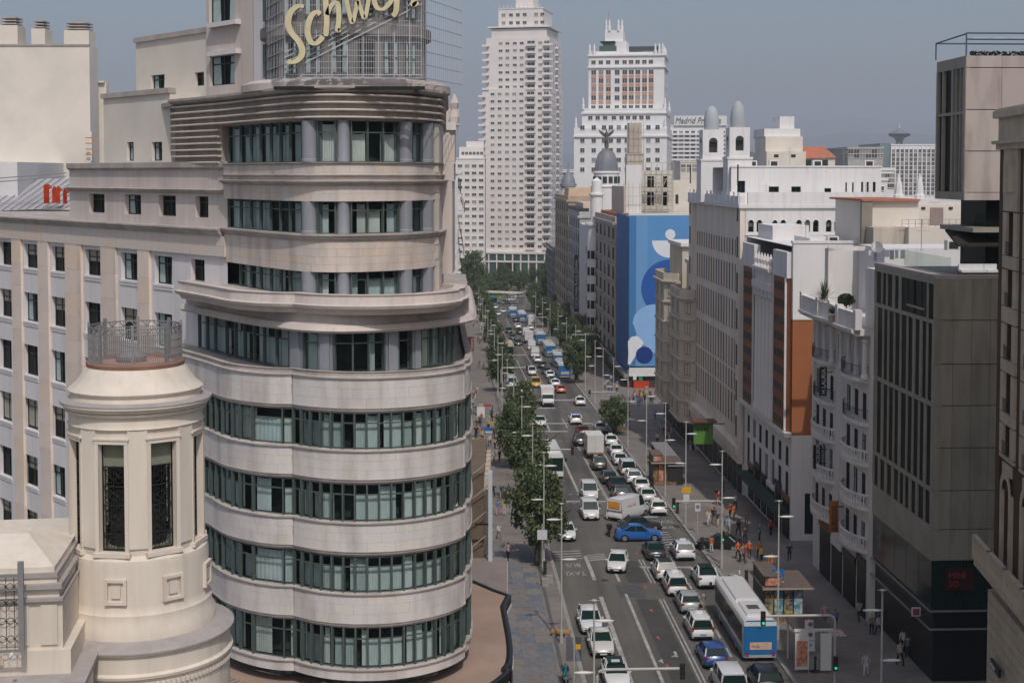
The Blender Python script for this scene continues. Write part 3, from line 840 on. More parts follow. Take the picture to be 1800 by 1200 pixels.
# stepped end wall on the far side of the curve seen at the right edge
mb = MB()
for i, (v0, v1, w) in enumerate(((283, 230, .35), (318, 285, .3), (500, 320, .22))):
 mb.box(-3.7 + w * .2, 74.6, zu(v0), -3.35 + w, 76 + i, zu(v1))
cp('side_buttress', mb, M_STONE)
# --- long wing receding to the left
cz = dp(0, 380, 98)[2]
zw = lambda v: dp(0, v, 98)[2]
WR = [(zw(466), zw(425)), (zw(557), zw(508)), (zw(649), zw(597)), (zw(741), zw(689)), (zw(838), zw(786)), (zw(930), zw(880))]
WC = [(0, 21), (43, 67), (91, 115), (150, 177), (213, 242), (272, 303)]
holes = []
for r, (z0, z1) in enumerate(WR):
 for c, (a, b) in enumerate(WC):
  if c == 5 and r > 1: continue
  sa, sb = wing_s(a, z0), wing_s(b, z0); holes.append((sa, z0, sb, z1))
 if r == 0: holes.append((wing_s(336, z0), z0, wing_s(360, z0), z1))
 for dxx in (2.3, 4.6, 6.9, 9.2): 
  s = wing_s(0, z0) - dxx
  if s > .3: holes.append((s, z0, s + 1.05, z1))
mb = MB(); mb.facade((W1[0] + 8, W1[1] - 74, 0), (wd.x, wd.y, 0), WL + .3, cz - .5, holes, .32, 0)
ob('wing_wall', mb, M_PANEL, cap)
KW = dict(fm=M_FRAME, transom=.72, bar=.07)
for h in holes:
 kd = 3 if h[1] < zw(700) and h[1] > zw(760) and random.random() < .6 else random.choice((1, 1, 0, 2))
 ob('window', win_mesh(h[2] - h[0], h[3] - h[1], kd, **KW), parent=cap, M=frame_at((W1[0] + wd.x * h[0] + 8, W1[1] + wd.y * h[0] - 74, h[1]), (wd.x, wd.y, 0), .26))
 mb = MB(); mb.box(-.12, -.07, -.14, h[2] - h[0] + .12, .02, -.01); mb.box(-.08, -.05, -.3, h[2] - h[0] + .08, .0, -.2)
 ob('window_sill', mb, M_PANEL, cap, M=frame_at((W1[0] + wd.x * h[0] + 8, W1[1] + wd.y * h[0] - 74, h[1]), (wd.x, wd.y, 0)))
def wing_piece(name, u0, u1, z0, z1, out, m, zz=30, inn=.05):
 s0, s1 = wing_s(u0, zz), wing_s(u1, zz)
 mb = MB(); mb.box(0, -out, 0, s1 - s0, inn, z1 - z0)
 return ob(name, mb, m, cap, M=frame_at((W1[0] + wd.x * s0 + 8, W1[1] + wd.y * s0 - 74, z0), (wd.x, wd.y, 0)))
for (a, b) in ((24, 40), (70, 88), (118, 146), (181, 207), (246, 266)):
 z = 3.0; k = 0
 top = zw(405)
 while z < top:
  hgt = min(1.5, top - z); wing_piece('pilaster_course', a, b, z, z + hgt - .01, .16, M_PIL, 30); z += hgt
# attic band and cornice of the wing
z = zw(418); s0, s1 = wing_s(-40, 30), WL + .25
for c in range(2):
 za, zb = z + (cz - .4 - z) * c / 2, z + (cz - .4 - z) * (c + 1) / 2 - .012; s = 0 - (.9 * c)
 while s < s1:
  a, b = max(0, s), min(s + 1.8 - .012, s1); s += 1.8
  mb = MB(); mb.box(0, -.18, 0, b - a, .03, zb - za)
  ob('stone_block', mb, M_BLOCKW, cap, M=frame_at((W1[0] + wd.x * a + 8, W1[1] + wd.y * a - 74, za), (wd.x, wd.y, 0)))
wpath = [W1, (W1[0] + wd.x * (WL - .05), W1[1] + wd.y * (WL - .05))]
mb = MB(); mb.sweep(wpath, [(-.3, cz - .42), (.22, cz - .42), (.26, cz - .3), (.36, cz - .24), (.36, cz - .14), (.48, cz - .08), (.48, cz), (-.6, cz + .03)], closed=True); cp('cornice', mb, M_TRIM)
mb = MB(); mb.prism([W1, W0, (-11, 91), (-30, 118)], cz - .1, cz - .02); cp('wing_roof', mb, M_TRIM)
# set-back storey above the cornice
zt = dp(116, 287, 88)[2]
s0 = wing_s(116, 34); hs = []
for a, b in ((150, 177), (212, 241), (272, 302), (336, 359)):
 hs.append((wing_s(a, 34) - s0, zu(404) - cz + .25, wing_s(b, 34) - s0, zu(355) - cz + .1))
o2 = (W1[0] + wd.x * s0 + 8 - wn2.x * .25, W1[1] + wd.y * s0 - 74 - wn2.y * .25, cz)
mb = MB(); mb.facade(o2, (wd.x, wd.y, 0), WL - s0 + .1, zt - cz, hs, .35); back = Vector((-wn2.x, -wn2.y, 0)) * 12
mb.face((Vector(o2), Vector(o2) + Vector((0, 0, zt - cz)), Vector(o2) + back + Vector((0, 0, zt - cz)), Vector(o2) + back))
ob('set_back_storey', mb, M_STONE, cap)
for h in hs:
 ob('window', win_mesh(h[2] - h[0], h[3] - h[1], random.choice((0, 1)), **KW), parent=cap, M=frame_at(Vector(o2) + Vector((wd.x * h[0], wd.y * h[0], h[1])), (wd.x, wd.y, 0), .29))
pth = [(o2[0] - 8, o2[1] + 74), (W0[0] - wn2.x * .25, W0[1] - wn2.y * .25)]
mb = MB(); mb.sweep(pth, [(-.3, zt - 1.75), (.05, zt - 1.75), (.25, zt - 1.6), (.3, zt - 1.52), (-.3, zt - 1.45)], closed=True); cp('string_course', mb, M_TRIM)
mb = MB(); mb.sweep([(p[0] + 8 * 0, p[1]) for p in pth], [(-.5, zt - .42), (.06, zt - .42), (.2, zt - .3), (.2, zt), (-.5, zt + .02)], closed=True); cp('roof_cornice', mb, M_TRIM)
mb = MB(); mb.prism([pth[0], pth[1], (-12, 88), (-27, 104)], zt - .2, zt - .02); cp('roof_slab', mb, M_TRIM)
# --- penthouse volumes on the roof
def wblock(name, u0, u1, vt, vb, d, thick, m, hl=(), z=40, coping=None):
 s0, s1 = wing_s(u0, z), wing_s(u1, z)
 # set back by d from the wing plane: recompute ends on the shifted line
 def on(u):
  lo, hi = -30.0, WL + 20
  for _ in range(50):
   mm = (lo + hi) / 2; x, y = W1[0] + wd.x * mm - wn2.x * d, W1[1] + wd.y * mm - wn2.y * d
   if 900 + FPX * x / (y * CP - (z - 36) * SP) < u: lo = mm
   else: hi = mm
  return (W1[0] + wd.x * lo - wn2.x * d, W1[1] + wd.y * lo - wn2.y * d)
 a, b = on(u0), on(u1); W = math.dist(a, b)
 zt_, zb_ = dp(u0, vt, a[1])[2], dp(u0, vb, a[1])[2]
 mb = MB(); O = Vector((a[0] + 8, a[1] - 74, zb_)); dx = Vector((wd.x, wd.y, 0))
 hh = []
 for (x0, x1, v0, v1) in hl:
  xa = math.dist(a, on(x0)); xb = math.dist(a, on(x1)); yy = on(x0)[1]
  hh.append((xa, dp(x0, v1, yy)[2] - zb_, xb, dp(x0, v0, yy)[2] - zb_))
 mb.facade(O, dx, W, zt_ - zb_, hh, .25)
 bk = Vector((-wn2.x, -wn2.y, 0)) * thick; up = Vector((0, 0, zt_ - zb_)); e = O + dx * W
 mb.face((O + bk, O, O + up, O + up + bk)); mb.face((e, e + bk, e + bk + up, e + up)); mb.face((O + up, e + up, e + up + bk, O + up + bk)); mb.face((O + bk, O + up + bk, e + up + bk, e + bk))
 ob(name, mb, m, cap)
 for h in hh: ob('window', win_mesh(h[2] - h[0], h[3] - h[1], random.choice((0, 1)), **KW), parent=cap, M=frame_at(O + dx * h[0] + Vector((0, 0, h[1])), dx, .19))
 if coping:
  mb = MB(); mb.box(-.12, -.14, 0, W + .05, .35, .3); ob('coping', mb, coping, cap, M=frame_at(O + up, dx))
 return O, dx, W, zt_ - zb_
wblock('penthouse_wall', 182, 299, 174, 290, 1.6, 6, M_CREAM, ((222, 234, 250, 283), (266, 284, 250, 283)), coping=M_TRIM)
wblock('penthouse_wall', 240, 368, 76, 190, 3.6, 8, M_CREAM, ((266, 290, 133, 163), (343, 359, 128, 152)), coping=M_TRIM)
wblock('stair_tower_wall', 364, 448, -60, 170, 2.6, 8, M_STONE, ((369, 413, 100, 152), (369, 413, -20, 42)))
wblock('smooth_pier', 447, 500, -60, 160, 2.3, 3, mat('pale_grey_render', hexc('d2d0d2'), .9, var=.04, scale=.3))
for v0, v1 in ((92, 100), (42, 50)):
 q = wblock('window_hood', 364, 415, v0, v1, 2.25, .4, M_PANEL)
# turret behind the sign
mb = MB(); tc = (-8.6, 74.2)
zr = zP1
mb.lathe([(4.35, zr - .3), (4.35, zr + .5), (4.15, zr + .55), (4.15, zr + 2.6), (4.4, zr + 2.7), (4.4, zr + 3.2), (4.15, zr + 3.3), (4.15, zr + 7.5), (.1, zr + 8.5)], 40, (tc[0], tc[1], 0)); cp('turret_wall', mb, mat('shadow_toned_turret_stone', hexc('8b8783'), .85, var=.2, scale=.8, streak=True), True)  # shadow behind the sign is put into the darker turret colour
mb = MB(); mb.lathe([(5.4, zr - .05), (5.4, zr + .3), (5.0, zr + .5), (4.2, zr + .6)], 40, (tc[0], tc[1], 0)); cp('turret_base', mb, M_STONE, True)
for row, (h0, h1) in enumerate(((.75, 2.45), (3.6, 6.2))):
 for i in range(8):
  a = R(-160 + i * 18); w = .88
  p = (tc[0] + 4.19 * math.cos(a), tc[1] + 4.19 * math.sin(a)); dx = Vector((-math.sin(a), math.cos(a), 0))
  q0 = Vector((p[0] + 8, p[1] - 74, zr + h0)) - dx * w / 2
  ob('window', win_mesh(w, h1 - h0, (1, 0, 1, 1)[i % 4], cols=2, rows=2, **{'fm': M_FIN}), parent=cap, M=frame_at(q0, dx, -.06))
# canopy over the cinema entrance with its tiled top
MQ = [p for p in offset(LOW, 2.05)]
MQ = [p for p in MQ if p[1] < 80.5]
zq = 11.6
mqp = MQ + [(-.15, 81.2), (-1.0, 82.2), (-2.4, 84.2), (-9, 86), (-18, 82)]
mb = MB(); mb.prism(mqp, zq - .02, zq + .06); cp('canopy_roof', mb, M_TERRA)
mb = MB(); mb.sweep(mqp[:-2], [(-.35, zq - .7), (.0, zq - .7), (.02, zq - .5), (.02, zq - .42), (.1, zq - .36), (.1, zq + .1), (-.06, zq + .12), (-.35, zq + .02)], closed=True, mis=[0] * 8); cp('canopy_edge', mb, M_BLACK)
mb = MB(); mb.sweep(mqp[:-2], [(.0, zq - .72), (.13, zq - .72), (.13, zq - .45), (.0, zq - .45)], closed=True); cp('canopy_light_strip', mb, mat('canopy_white_band', (.62, .62, .58), .5, var=.05))
mb = MB()
k = 0
for i in range(70):
 s = i * .36; L = plen(MQ)
 if s + .1 > L[-1]: break
 p = at_len(MQ, L, s); nr = norm_at(MQ, s)
 a = Vector((p[0] - nr[0] * .05, p[1] - nr[1] * .05, zq + .075)); b = Vector((p[0] - nr[0] * 1.5, p[1] - nr[1] * 1.5, zq + .085))
 mb.tube((a, b), .022, 4)
o = cp('tile_ridges', mb, mat('terracotta_ridge', hexc('8f786b'), .85, var=.1)); o['kind'] = 'stuff'
mb = MB(); mb.prism(offset(LOW, -.25) + closeL, 0, zq); cp('ground_floor_wall', mb, mat('dark_shopfront', (.05, .055, .06), .3, var=.15, scale=.6))
# ------------------------------------------------------------------ roof sign
sign = thing('rooftop_sign', 'cream slanted lettering on a white wire frame atop the rounded building', 'sign', (-8, 66.9, zP1))
M_WIRE = mat('white_wire_frame', (.5, .5, .53), .5, var=.06, scale=3)
M_LET = mat('cream_letter', hexc('d8cda8'), .6, var=.08, scale=2)
M_LETS = mat('letter_rim', hexc('a48a5c'), .7, var=.1, scale=2)
SY = 66.9
def sp(u, v, d=0.0):
 p = dp(u, v, SY); return Vector((p[0] + 8, d, p[2] - zP1))
mb = MB()
u = 500.0; i = 0
rnd = random.Random(3)
while u < 742:
 top, bot = -60, 138 + rnd.uniform(-3, 1)
 mb.tube((sp(u, bot, .25), sp(u, top, .25)), .011 if i % 9 else .035, 4); u += 3.05; i += 1
for v in (137, 131, 119, 108, 97, 88, 74, 62, 44, 36, 22, 8, -12, -30): mb.tube((sp(500, v, .28), sp(742, v, .28)), .015 if v not in (137, 131) else .03, 4)
for k in range(5): mb.tube((sp(500, 128 - k * 9, .16), sp(742, 6 - k * 9, .16)), .04 if k < 2 else .03, 4)
for u in (512, 560, 610, 655, 700, 738):                        # depth struts to the turret
 for v in (134, 88, 40, -5): mb.tube((sp(u, v, .25), sp(u, v, 2.0)), .02, 4)
e0 = sp(741, 138); e1 = Vector((dp(812, 138, 72.5)[0] + 8, 72.5 - SY, e0.z))     # return side of the frame
for i in range(22):
 t = i / 21; p = e0.lerp(e1, t); mb.tube((p, p + Vector((0, 0, 6.2))), .011, 4)
for j in range(9):
 zz = .05 + j * .62; mb.tube((e0 + Vector((0, 0, zz)), e1 + Vector((0, 0, zz))), .022, 4)
l0 = sp(500, 138); l1 = Vector((dp(470, 138, 71)[0] + 8, 71 - SY, l0.z))
for i in range(12):
 t = i / 11; p = l0.lerp(l1, t); mb.tube((p, p + Vector((0, 0, 6.2))), .011, 4)
for j in range(9):
 zz = .05 + j * .62; mb.tube((l0 + Vector((0, 0, zz)), l1 + Vector((0, 0, zz))), .022, 4)
o = ob('sign_frame', mb, M_WIRE, sign); o['kind'] = 'stuff'
mb = MB(); mb.box(-3.2, -.1, -.22, 3.9, .1, -.05); mb.box(3.4, -.05, -.3, 3.6, 5.5, -.1); ob('base_beam', mb, M_BLACK, sign, (0, .3, 0))
LET = {   # stroke centre lines read off the lettering, (x, y) on a sheet 500 picture columns wide
 'S': [([(668, 46), (630, 44), (592, 72), (572, 115), (570, 165), (592, 215), (632, 262), (656, 312), (652, 356), (622, 388), (585, 398), (566, 388)], 15)],
 'c': [([(772, 96), (748, 80), (716, 104), (696, 158), (692, 216), (706, 262), (736, 282), (766, 262), (788, 234)], 14)],
 'h': [([(802, -70), (806, 40), (812, 140), (806, 234)], 13), ([(812, 100), (838, 44), (872, 20), (886, 56), (888, 130), (880, 198), (896, 190)], 12)],
 'w': [([(926, -60), (944, 40), (972, 150), (990, 90), (1006, 10)], 10), ([(1008, 0), (1026, 60), (1050, 122), (1070, 40), (1084, -50)], 10)],
 'e': [([(1128, 0), (1178, -14), (1196, -50), (1160, -74), (1120, -40), (1112, 12), (1132, 56), (1170, 62), (1208, 26), (1226, -6)], 12)],
 'p': [([(1252, -150), (1254, -40), (1250, 70), (1228, 108)], 13), ([(1256, -70), (1290, -120), (1318, -90), (1310, -30), (1276, -10)], 14)],
 'P': [([(1362, -190), (1366, -80), (1364, 10), (1350, 40), (1390, 20)], 15)],
}
for ch, strokes in LET.items():
 mb = MB()
 for pts, hw in strokes:
  P = dense(pts, 4)
  L = []; Rr = []
  for i, p in enumerate(P):
   a, b = P[max(0, i - 1)], P[min(len(P) - 1, i + 1)]
   d = Vector((b[0] - a[0], b[1] - a[1])).normalized(); n = Vector((-d.y, d.x))
   t = i / (len(P) - 1); w = hw * 1.14 * (.62 + .55 * abs(d.y)) * (1 if 0 < i < len(P) - 1 else .7)
   L.append((p[0] + n.x * w, p[1] + n.y * w)); Rr.append((p[0] - n.x * w, p[1] - n.y * w))
  cv = lambda q, d, g=0: sp(350 + q[0] * .27778, q[1] * .27778, d)
  for i in range(len(P) - 1):
   mb.face((cv(L[i], -.24), cv(L[i + 1], -.24), cv(Rr[i + 1], -.24), cv(Rr[i], -.24)), 0)
   mb.face((cv(L[i], .02), cv(L[i + 1], .02), cv(L[i + 1], -.24), cv(L[i], -.24)), 1)
   mb.face((cv(Rr[i], -.24), cv(Rr[i + 1], -.24), cv(Rr[i + 1], .02), cv(Rr[i], .02)), 1)
   mb.face((cv(L[i], .02), cv(Rr[i], .02), cv(Rr[i + 1], .02), cv(L[i + 1], .02)), 1)
  for i in (0, -1): mb.face((cv(L[i], .02), cv(L[i], -.24), cv(Rr[i], -.24), cv(Rr[i], .02)), 1)
 ob('letter', mb, [M_LET, M_LETS], sign)
# ================================================================== cream cinema tower in the left foreground
TX, TY, TF = dp(238, 600, 48.2)[0], 48.2, 46.0
def zt4(v): return dp(238, v, TF)[2]
M_CT = mat('cream_stucco', hexc('dcd1c3'), .85, var=.07, scale=.9, bump=.08, bscale=14, streak=True)
M_LEDG = mat('grey_lead_ledge', hexc('a9a29f'), .8, var=.1, scale=1.2)
M_IRON = mat('black_wrought_iron', (.02, .02, .018), .5, var=.1, scale=4)
M_SILV = mat('silver_grey_railing', hexc('8f8d8d'), .5, var=.08, scale=3, metal=.2)
M_RUST = mat('red_oxide_ring', hexc('93705f'), .8, var=.12, scale=2)
tower = thing('cinema_tower', 'cream round corner tower with tall ironwork windows and open crown railing', 'tower', (TX, TY, -.26))
def tz(v): return zt4(v)
px = 1 / 54.0
def tl(name, prof, m, n=72, smooth=True):
 mb = MB(); mb.lathe([(r, z) for r, z in prof], n); return ob(name, mb, m, tower, smooth=smooth)
rb = 117 * px
zb0, zb1 = tz(968), tz(742)
# shaft with eight tall openings
NS = 128; wz0, wz1 = tz(958), tz(768); half = 11.8
mb = MB()
def shaft_pt(a, r, z): return (r * math.cos(a), r * math.sin(a), z)
wins = [R(-74.6 + 22.5 + 45 * i) for i in range(8)]
def in_win(a):
 for w in wins:
  d = (a - w + math.pi) % (2 * math.pi) - math.pi
  if abs(d) < R(half): return True
 return False
edges = sorted({round((-math.pi + 2 * math.pi * i / NS), 6) for i in range(NS)} | {round(((w + s * R(half)) + math.pi) % (2 * math.pi) - math.pi, 6) for w in wins for s in (-1, 1)})
ed = edges + [edges[0] + 2 * math.pi]
for a, b in zip(ed, ed[1:]):
 q = lambda z0, z1, r=rb: mb.face((shaft_pt(a, r, z0), shaft_pt(b, r, z0), shaft_pt(b, r, z1), shaft_pt(a, r, z1)))
 q(zb0, wz0); q(wz1, zb1)
 if in_win((a + b) / 2):
  for z in (wz0, wz1): mb.face((shaft_pt(a, rb, z), shaft_pt(b, rb, z), shaft_pt(b, rb - .32, z), shaft_pt(a, rb - .32, z)))
 else: q(wz0, wz1)
for w in wins:
 for s in (-1, 1):
  a = w + s * R(half); mb.face((shaft_pt(a, rb, wz0), shaft_pt(a, rb - .32, wz0), shaft_pt(a, rb - .32, wz1), shaft_pt(a, rb, wz1)))
ob('shaft_wall', mb, M_CT, tower)
# interior, dim
tl('interior_core', [(rb - 1.2, zb0), (rb - 1.2, zb1)], M_INT, 24, False)
# window: iron frame, pane, scrollwork, roller blind
ww = 2 * rb * math.sin(R(half)); wh = wz1 - wz0
mb = MB(); b = .06
mb.box(0, 0, 0, b, .07, wh); mb.box(ww - b, 0, 0, ww, .07, wh); mb.box(b, 0, 0, ww - b, .07, b); mb.box(b, 0, wh - b, ww - b, .07, wh)
for t in (.16, .42, .60, .78): mb.box(b, .01, wh * t - .02, ww - b, .06, wh * t + .02)
mb.face(((b, .05, b), (ww - b, .05, b), (ww - b, .05, wh - b), (b, .05, wh - b)), 1)
win_m = mb.mesh('window', [M_IRON, pane_mat('clear_pane', (.78, .82, .78), .1)])
def ring(mb, cx, cz, r, th, a0=0, a1=360, n=10, y=.0, mi=0):
 pts = [(cx + r * math.cos(R(a0 + (a1 - a0) * i / n)), y, cz + r * math.sin(R(a0 + (a1 - a0) * i / n))) for i in range(n + 1)]
 mb.tube(pts, th, 4, mi)
mb = MB(); rn = random.Random(5)
for cz_, hh in ((wh * .70, .34), (wh * .51, .30), (wh * .29, .40), (wh * .10, .25)):
 for sx_ in (-1, 1):
  cx = ww / 2 + sx_ * ww * .2
  ring(mb, cx, cz_ + hh * .35, ww * .14, .014, 0, 300); ring(mb, cx, cz_ - hh * .35, ww * .14, .014, 60, 360); ring(mb, cx, cz_ + hh * .35, ww * .07, .012)
  ring(mb, cx + sx_ * ww * .05, cz_, ww * .09, .013, 90, 400)
 ring(mb, ww / 2, cz_, ww * .13, .016); mb.tube(((ww / 2, 0, cz_ - hh), (ww / 2, 0, cz_ + hh)), .014, 4)
for i in range(1, 5): mb.tube(((ww * i / 5, .0, .06), (ww * i / 5, .0, wh * .45)), .010, 4)
iron_m = mb.mesh('ironwork', [M_IRON])
mb = MB(); mb.face(((b, 0, wh * .78), (ww - b, 0, wh * .78), (ww - b, 0, wh - b), (b, 0, wh - b))); blind_m = mb.mesh('roller_blind', [M_BLIND])
mb = MB(); mb.box(-.13, -.07, -.02, -.0, .05, wh + .12); mb.box(ww, -.07, -.02, ww + .13, .05, wh + .12); mb.box(-.13, -.08, wh + .005, ww + .13, .05, wh + .14); mb.box(-.17, -.11, wh + .14, ww + .17, .05, wh + .2); mb.box(-.18, -.14, -.16, ww + .18, .05, -.015)
sur_m = mb.mesh('window_surround', [M_CT])
for i, w in enumerate(wins):
 c = Vector((rb * math.cos(R(half)) * math.cos(w), rb * math.cos(R(half)) * math.sin(w), wz0)); dx = Vector((-math.sin(w), math.cos(w), 0))
 Mx = frame_at(c - dx * ww / 2, dx, .16)
 o = ob('window', win_m, parent=tower, M=Mx)
 ob('ironwork', iron_m, parent=o, loc=(0, -.03, 0)); ob('roller_blind', blind_m, parent=o, loc=(0, .12, 0))
 ob('window_surround', sur_m, parent=tower, M=frame_at(c - dx * ww / 2, dx, 0))
 # flat pilaster strip between openings
 a = w + R(22.5); mbp = MB(); mbp.box(-.32, -.05, zb0 + .3, .32, .2, zb1); ob('pilaster', mbp, M_CT, tower, M=frame_at((rb * math.cos(a), rb * math.sin(a), 0), (-math.sin(a), math.cos(a), 0)))
# head: necking, cornice, bell roof, crown
tl('neck_moulding', [(rb + .02, zb1 - .05), (rb + .10, zb1), (rb + .05, zb1 + .08), (rb + .05, tz(722)), (rb + .16, tz(720)), (rb + .2, tz(716)), (rb + .12, tz(714))], M_CT)
tl('cornice', [(rb + .1, tz(716)), (rb + .24, tz(712)), (rb + .26, tz(708)), (rb + .34, tz(706)), (rb + .34, tz(702)), (rb + .1, tz(700))], M_CT)
tl('cornice_flashing', [(rb + .0, tz(703)), (rb + .36, tz(702)), (rb + .36, tz(700.5)), (rb + .02, tz(697))], M_LEDG)
br = [(118, 700), (116, 690), (119, 686), (121, 682), (117, 678), (109, 672), (101, 662), (95, 652), (90, 645), (86, 641)]
prof = [(r * px, tz(v)) for r, v in br]
tl('bell_roof', [(rb * 1.0, tz(700))] + prof, M_CT)
zcr = prof[-1][1]
tl('crown_ring', [(1.4, zcr - .02), (1.62, zcr - .02), (1.64, zcr + .10), (1.60, zcr + .16), (1.40, zcr + .16), (1.40, zcr + .02)], M_RUST)
tl('crown_floor', [(1.42, zcr + .05), (.01, zcr + .06)], mat('pink_roof_tile', hexc('c29b8c'), .9, var=.1, scale=2), 32)
mb = MB(); mb.lathe([(.5, zcr + .06), (.55, zcr + .25), (.35, zcr + .4), (.1, zcr + .45)], 12, (-.2, .2, 0)); ob('crown_lamp', mb, M_SILV, tower)
hr = 1.32
nb = 144
mb = MB()
for z in (.16, .36, .62, .88, 1.12, hr):
 pts = [(1.52 * math.cos(2 * math.pi * i / 48), 1.52 * math.sin(2 * math.pi * i / 48), zcr + z) for i in range(49)]
 mb.tube(pts, .028 if z in (.16, hr) else .017, 4)
for i in range(nb):
 a = 2 * math.pi * i / nb; r = 1.52
 mb.tube(((r * math.cos(a), r * math.sin(a), zcr + .14), (r * math.cos(a), r * math.sin(a), zcr + (hr if i % 6 == 0 else 1.12))), .015, 4)
for i in range(24):
 a = 2 * math.pi * (i + .5) / 24; pts = []
 for j in range(7):
  t = j / 6; aa = a + (t - .5) * 2 * math.pi / 24; pts.append((1.52 * math.cos(aa), 1.52 * math.sin(aa), zcr + 1.12 + .2 * math.sin(math.pi * t)))
 mb.tube(pts, .022, 4)
ob('crown_railing', mb, M_SILV, tower)
for i in range(8):
 a = 2 * math.pi * i / 8 + .2; mbp = MB(); mbp.box(-.05, -.03, 0, .05, .05, hr); ob('railing_post', mbp, M_SILV, tower, M=frame_at((1.53 * math.cos(a), 1.53 * math.sin(a), zcr + .14), (-math.sin(a), math.cos(a), 0)))
# pedestal drums below
tl('base_drum', [(rb + .0, tz(965)), (rb + .16, tz(972)), (rb + .20, tz(984)), (rb + .20, tz(1050)), (rb + .24, tz(1062)), (rb + .3, tz(1066)), (rb + .3, tz(1080)), (rb + .42, tz(1090)), (rb + .42, tz(1112)), (rb + .55, tz(1114))][::-1], M_CT)
for i in range(8):
 a = R(-74.6 + 27 + 45 * i); mbp = MB()
 mbp.box(-.36, -.09, 0, .36, .2, .1); mbp.box(-.36, -.09, .74, .36, .2, .84); mbp.box(-.36, -.09, .1, -.26, .2, .74); mbp.box(.26, -.09, .1, .36, .2, .74); mbp.box(-.15, -.06, .22, .15, .2, .62)
 ob('square_panel', mbp, M_CT, tower, M=frame_at(((rb + .2) * math.cos(a), (rb + .2) * math.sin(a), tz(1046)), (-math.sin(a), math.cos(a), 0)))
rl = 3.05
tl('lower_drum', [(rl, tz(1290)), (rl, tz(1168)), (rl + .1, tz(1165)), (rl + .12, tz(1160)), (rl + .02, tz(1156)), (rl + .02, tz(1128)), (rl + .12, tz(1124)), (rl + .12, tz(1121)), (rb + .4, tz(1112))], M_CT)
tl('drum_flashing', [(rl + .02, tz(1124)), (rl + .16, tz(1121)), (rl + .16, tz(1118.5)), (rb + .45, tz(1108))], M_LEDG)
for i in range(60):
 a = R(-170 + i * 3.1); mbp = MB(); mbp.box(-.045, -.08, 0, .045, .05, .13); ob('dentil', mbp, M_CT, tower, M=frame_at((rl * math.cos(a), rl * math.sin(a), tz(1180)), (-math.sin(a), math.cos(a), 0)))
# ---- stepped parapet block beside the tower
blk = thing('parapet_block', 'cream stepped roof block with grey ledges joined to the round tower', 'building', (TX - 3.2, 44.6, -.25), R(8))
def pxz(v, y=43.2): return dp(110, v, y)[2]
W_ = 3.5; yf = -1.6
def blkbox(name, x0, x1, y0, y1, v0, v1, m): 
 mb = MB(); mb.box(x0, y0, pxz(v1), x1, y1, pxz(v0)); return ob(name, mb, m, blk)
blkbox('main_wall', -1.75, 1.95, yf, 5, 1040, 1400, M_CT); blkbox('frieze_wall', -1.7, 1.85, yf + .06, 5, 1020, 1042, M_CT)
blkbox('centre_panel', -.7, .95, yf - .05, yf + .1, 1048, 1118, M_CT); blkbox('end_pier', 1.3, 1.8, yf - .06, yf + .1, 1048, 1118, M_CT)
blkbox('base_band', -1.8, 2.2, yf - .14, 5, 1126, 1400, M_CT); blkbox('base_panel', -.9, .2, yf - .22, yf, 1136, 1150, M_CT)
for v0, v1, ex, m in ((1036, 1041, .14, M_LEDG), (1012, 1020, .10, M_LEDG), (994, 1002, -.04, M_LEDG)): blkbox('ledge', -1.75 - ex, 1.85 + ex, yf - ex, 5, v0, v1, m)
blkbox('attic_step', -1.65, 1.78, yf + .1, 5, 1002, 1013, M_CT); blkbox('attic_step', -1.6, 1.7, yf + .16, 5, 985, 995, M_CT)
mb = MB(); z0, z1 = pxz(986), pxz(948); a = (-1.6, 1.7, yf + .16, 2.2)
top = (-.6, .6, .3, 1.2)
P = [(a[0], a[2], z0), (a[1], a[2], z0), (a[1], a[3], z0), (a[0], a[3], z0), (top[0], top[2], z1), (top[1], top[2], z1), (top[1], top[3], z1), (top[0], top[3], z1)]
for q in ((0, 1, 5, 4), (1, 2, 6, 5), (2, 3, 7, 6), (3, 0, 4, 7), (4, 5, 6, 7)): mb.face([P[i] for i in q])
ob('hipped_cap', mb, M_CT, blk)
mb = MB(); mb.box(-9, -2.4, pxz(1500), 2.6, 0, pxz(1178)); ob('front_wall', mb, M_CT, blk)
mb = MB(); mb.box(-9, -2.55, pxz(1178), 2.75, .2, pxz(1168)); ob('front_ledge', mb, M_LEDG, blk)
mb = MB(); mb.box(-9, -1.5, pxz(1500), -1.8, 5, pxz(1132)); ob('terrace_wall', mb, M_CT, blk)
mb = MB(); mb.box(-9, -1.4, pxz(1132), -1.8, 5, pxz(1128)); ob('terrace_floor', mb, M_TERRA, blk)
# ironwork screen at the very left edge
scr = thing('iron_screen', 'grey wrought iron scroll screen on the cream roof at left edge', 'railing', (dp(12, 1100, 42.2)[0], 42.4, pxz(1130)), R(8))
for z_ in (0, 2.3):
 mb = MB(); mb.box(-.9, -.06, z_, .28, .0, z_ + .08); ob('rail', mb, M_SILV, scr)
mb = MB(); mb.box(.28, -.08, 0, .44, .08, 2.75); ob('post', mb, M_SILV, scr)
mb = MB()
for i in range(5):
 x = -.8 + i * .24; mb.tube(((x, 0, .05), (x, 0, 2.3)), .014, 4)
 for z in (.4, .95, 1.5, 2.0): ring(mb, x + .12, z, .10, .013)
ob('scrollwork', mb, M_IRON, scr)
mb = MB(); mb.lathe([(.06, 0), (.06, .16), (.03, .18)], 8, (0, 0, 0)); mb.tube(((0, 0, .1), (0, -.14, .12)), .035, 8)
cm = ob('camera_unit', mb, M_WHITE); cm.location = (dp(20, 1130, 41.8)[0], 41.8, pxz(1130)); tag(cm, 'small white spotlight at the foot of the iron screen', 'spotlight')
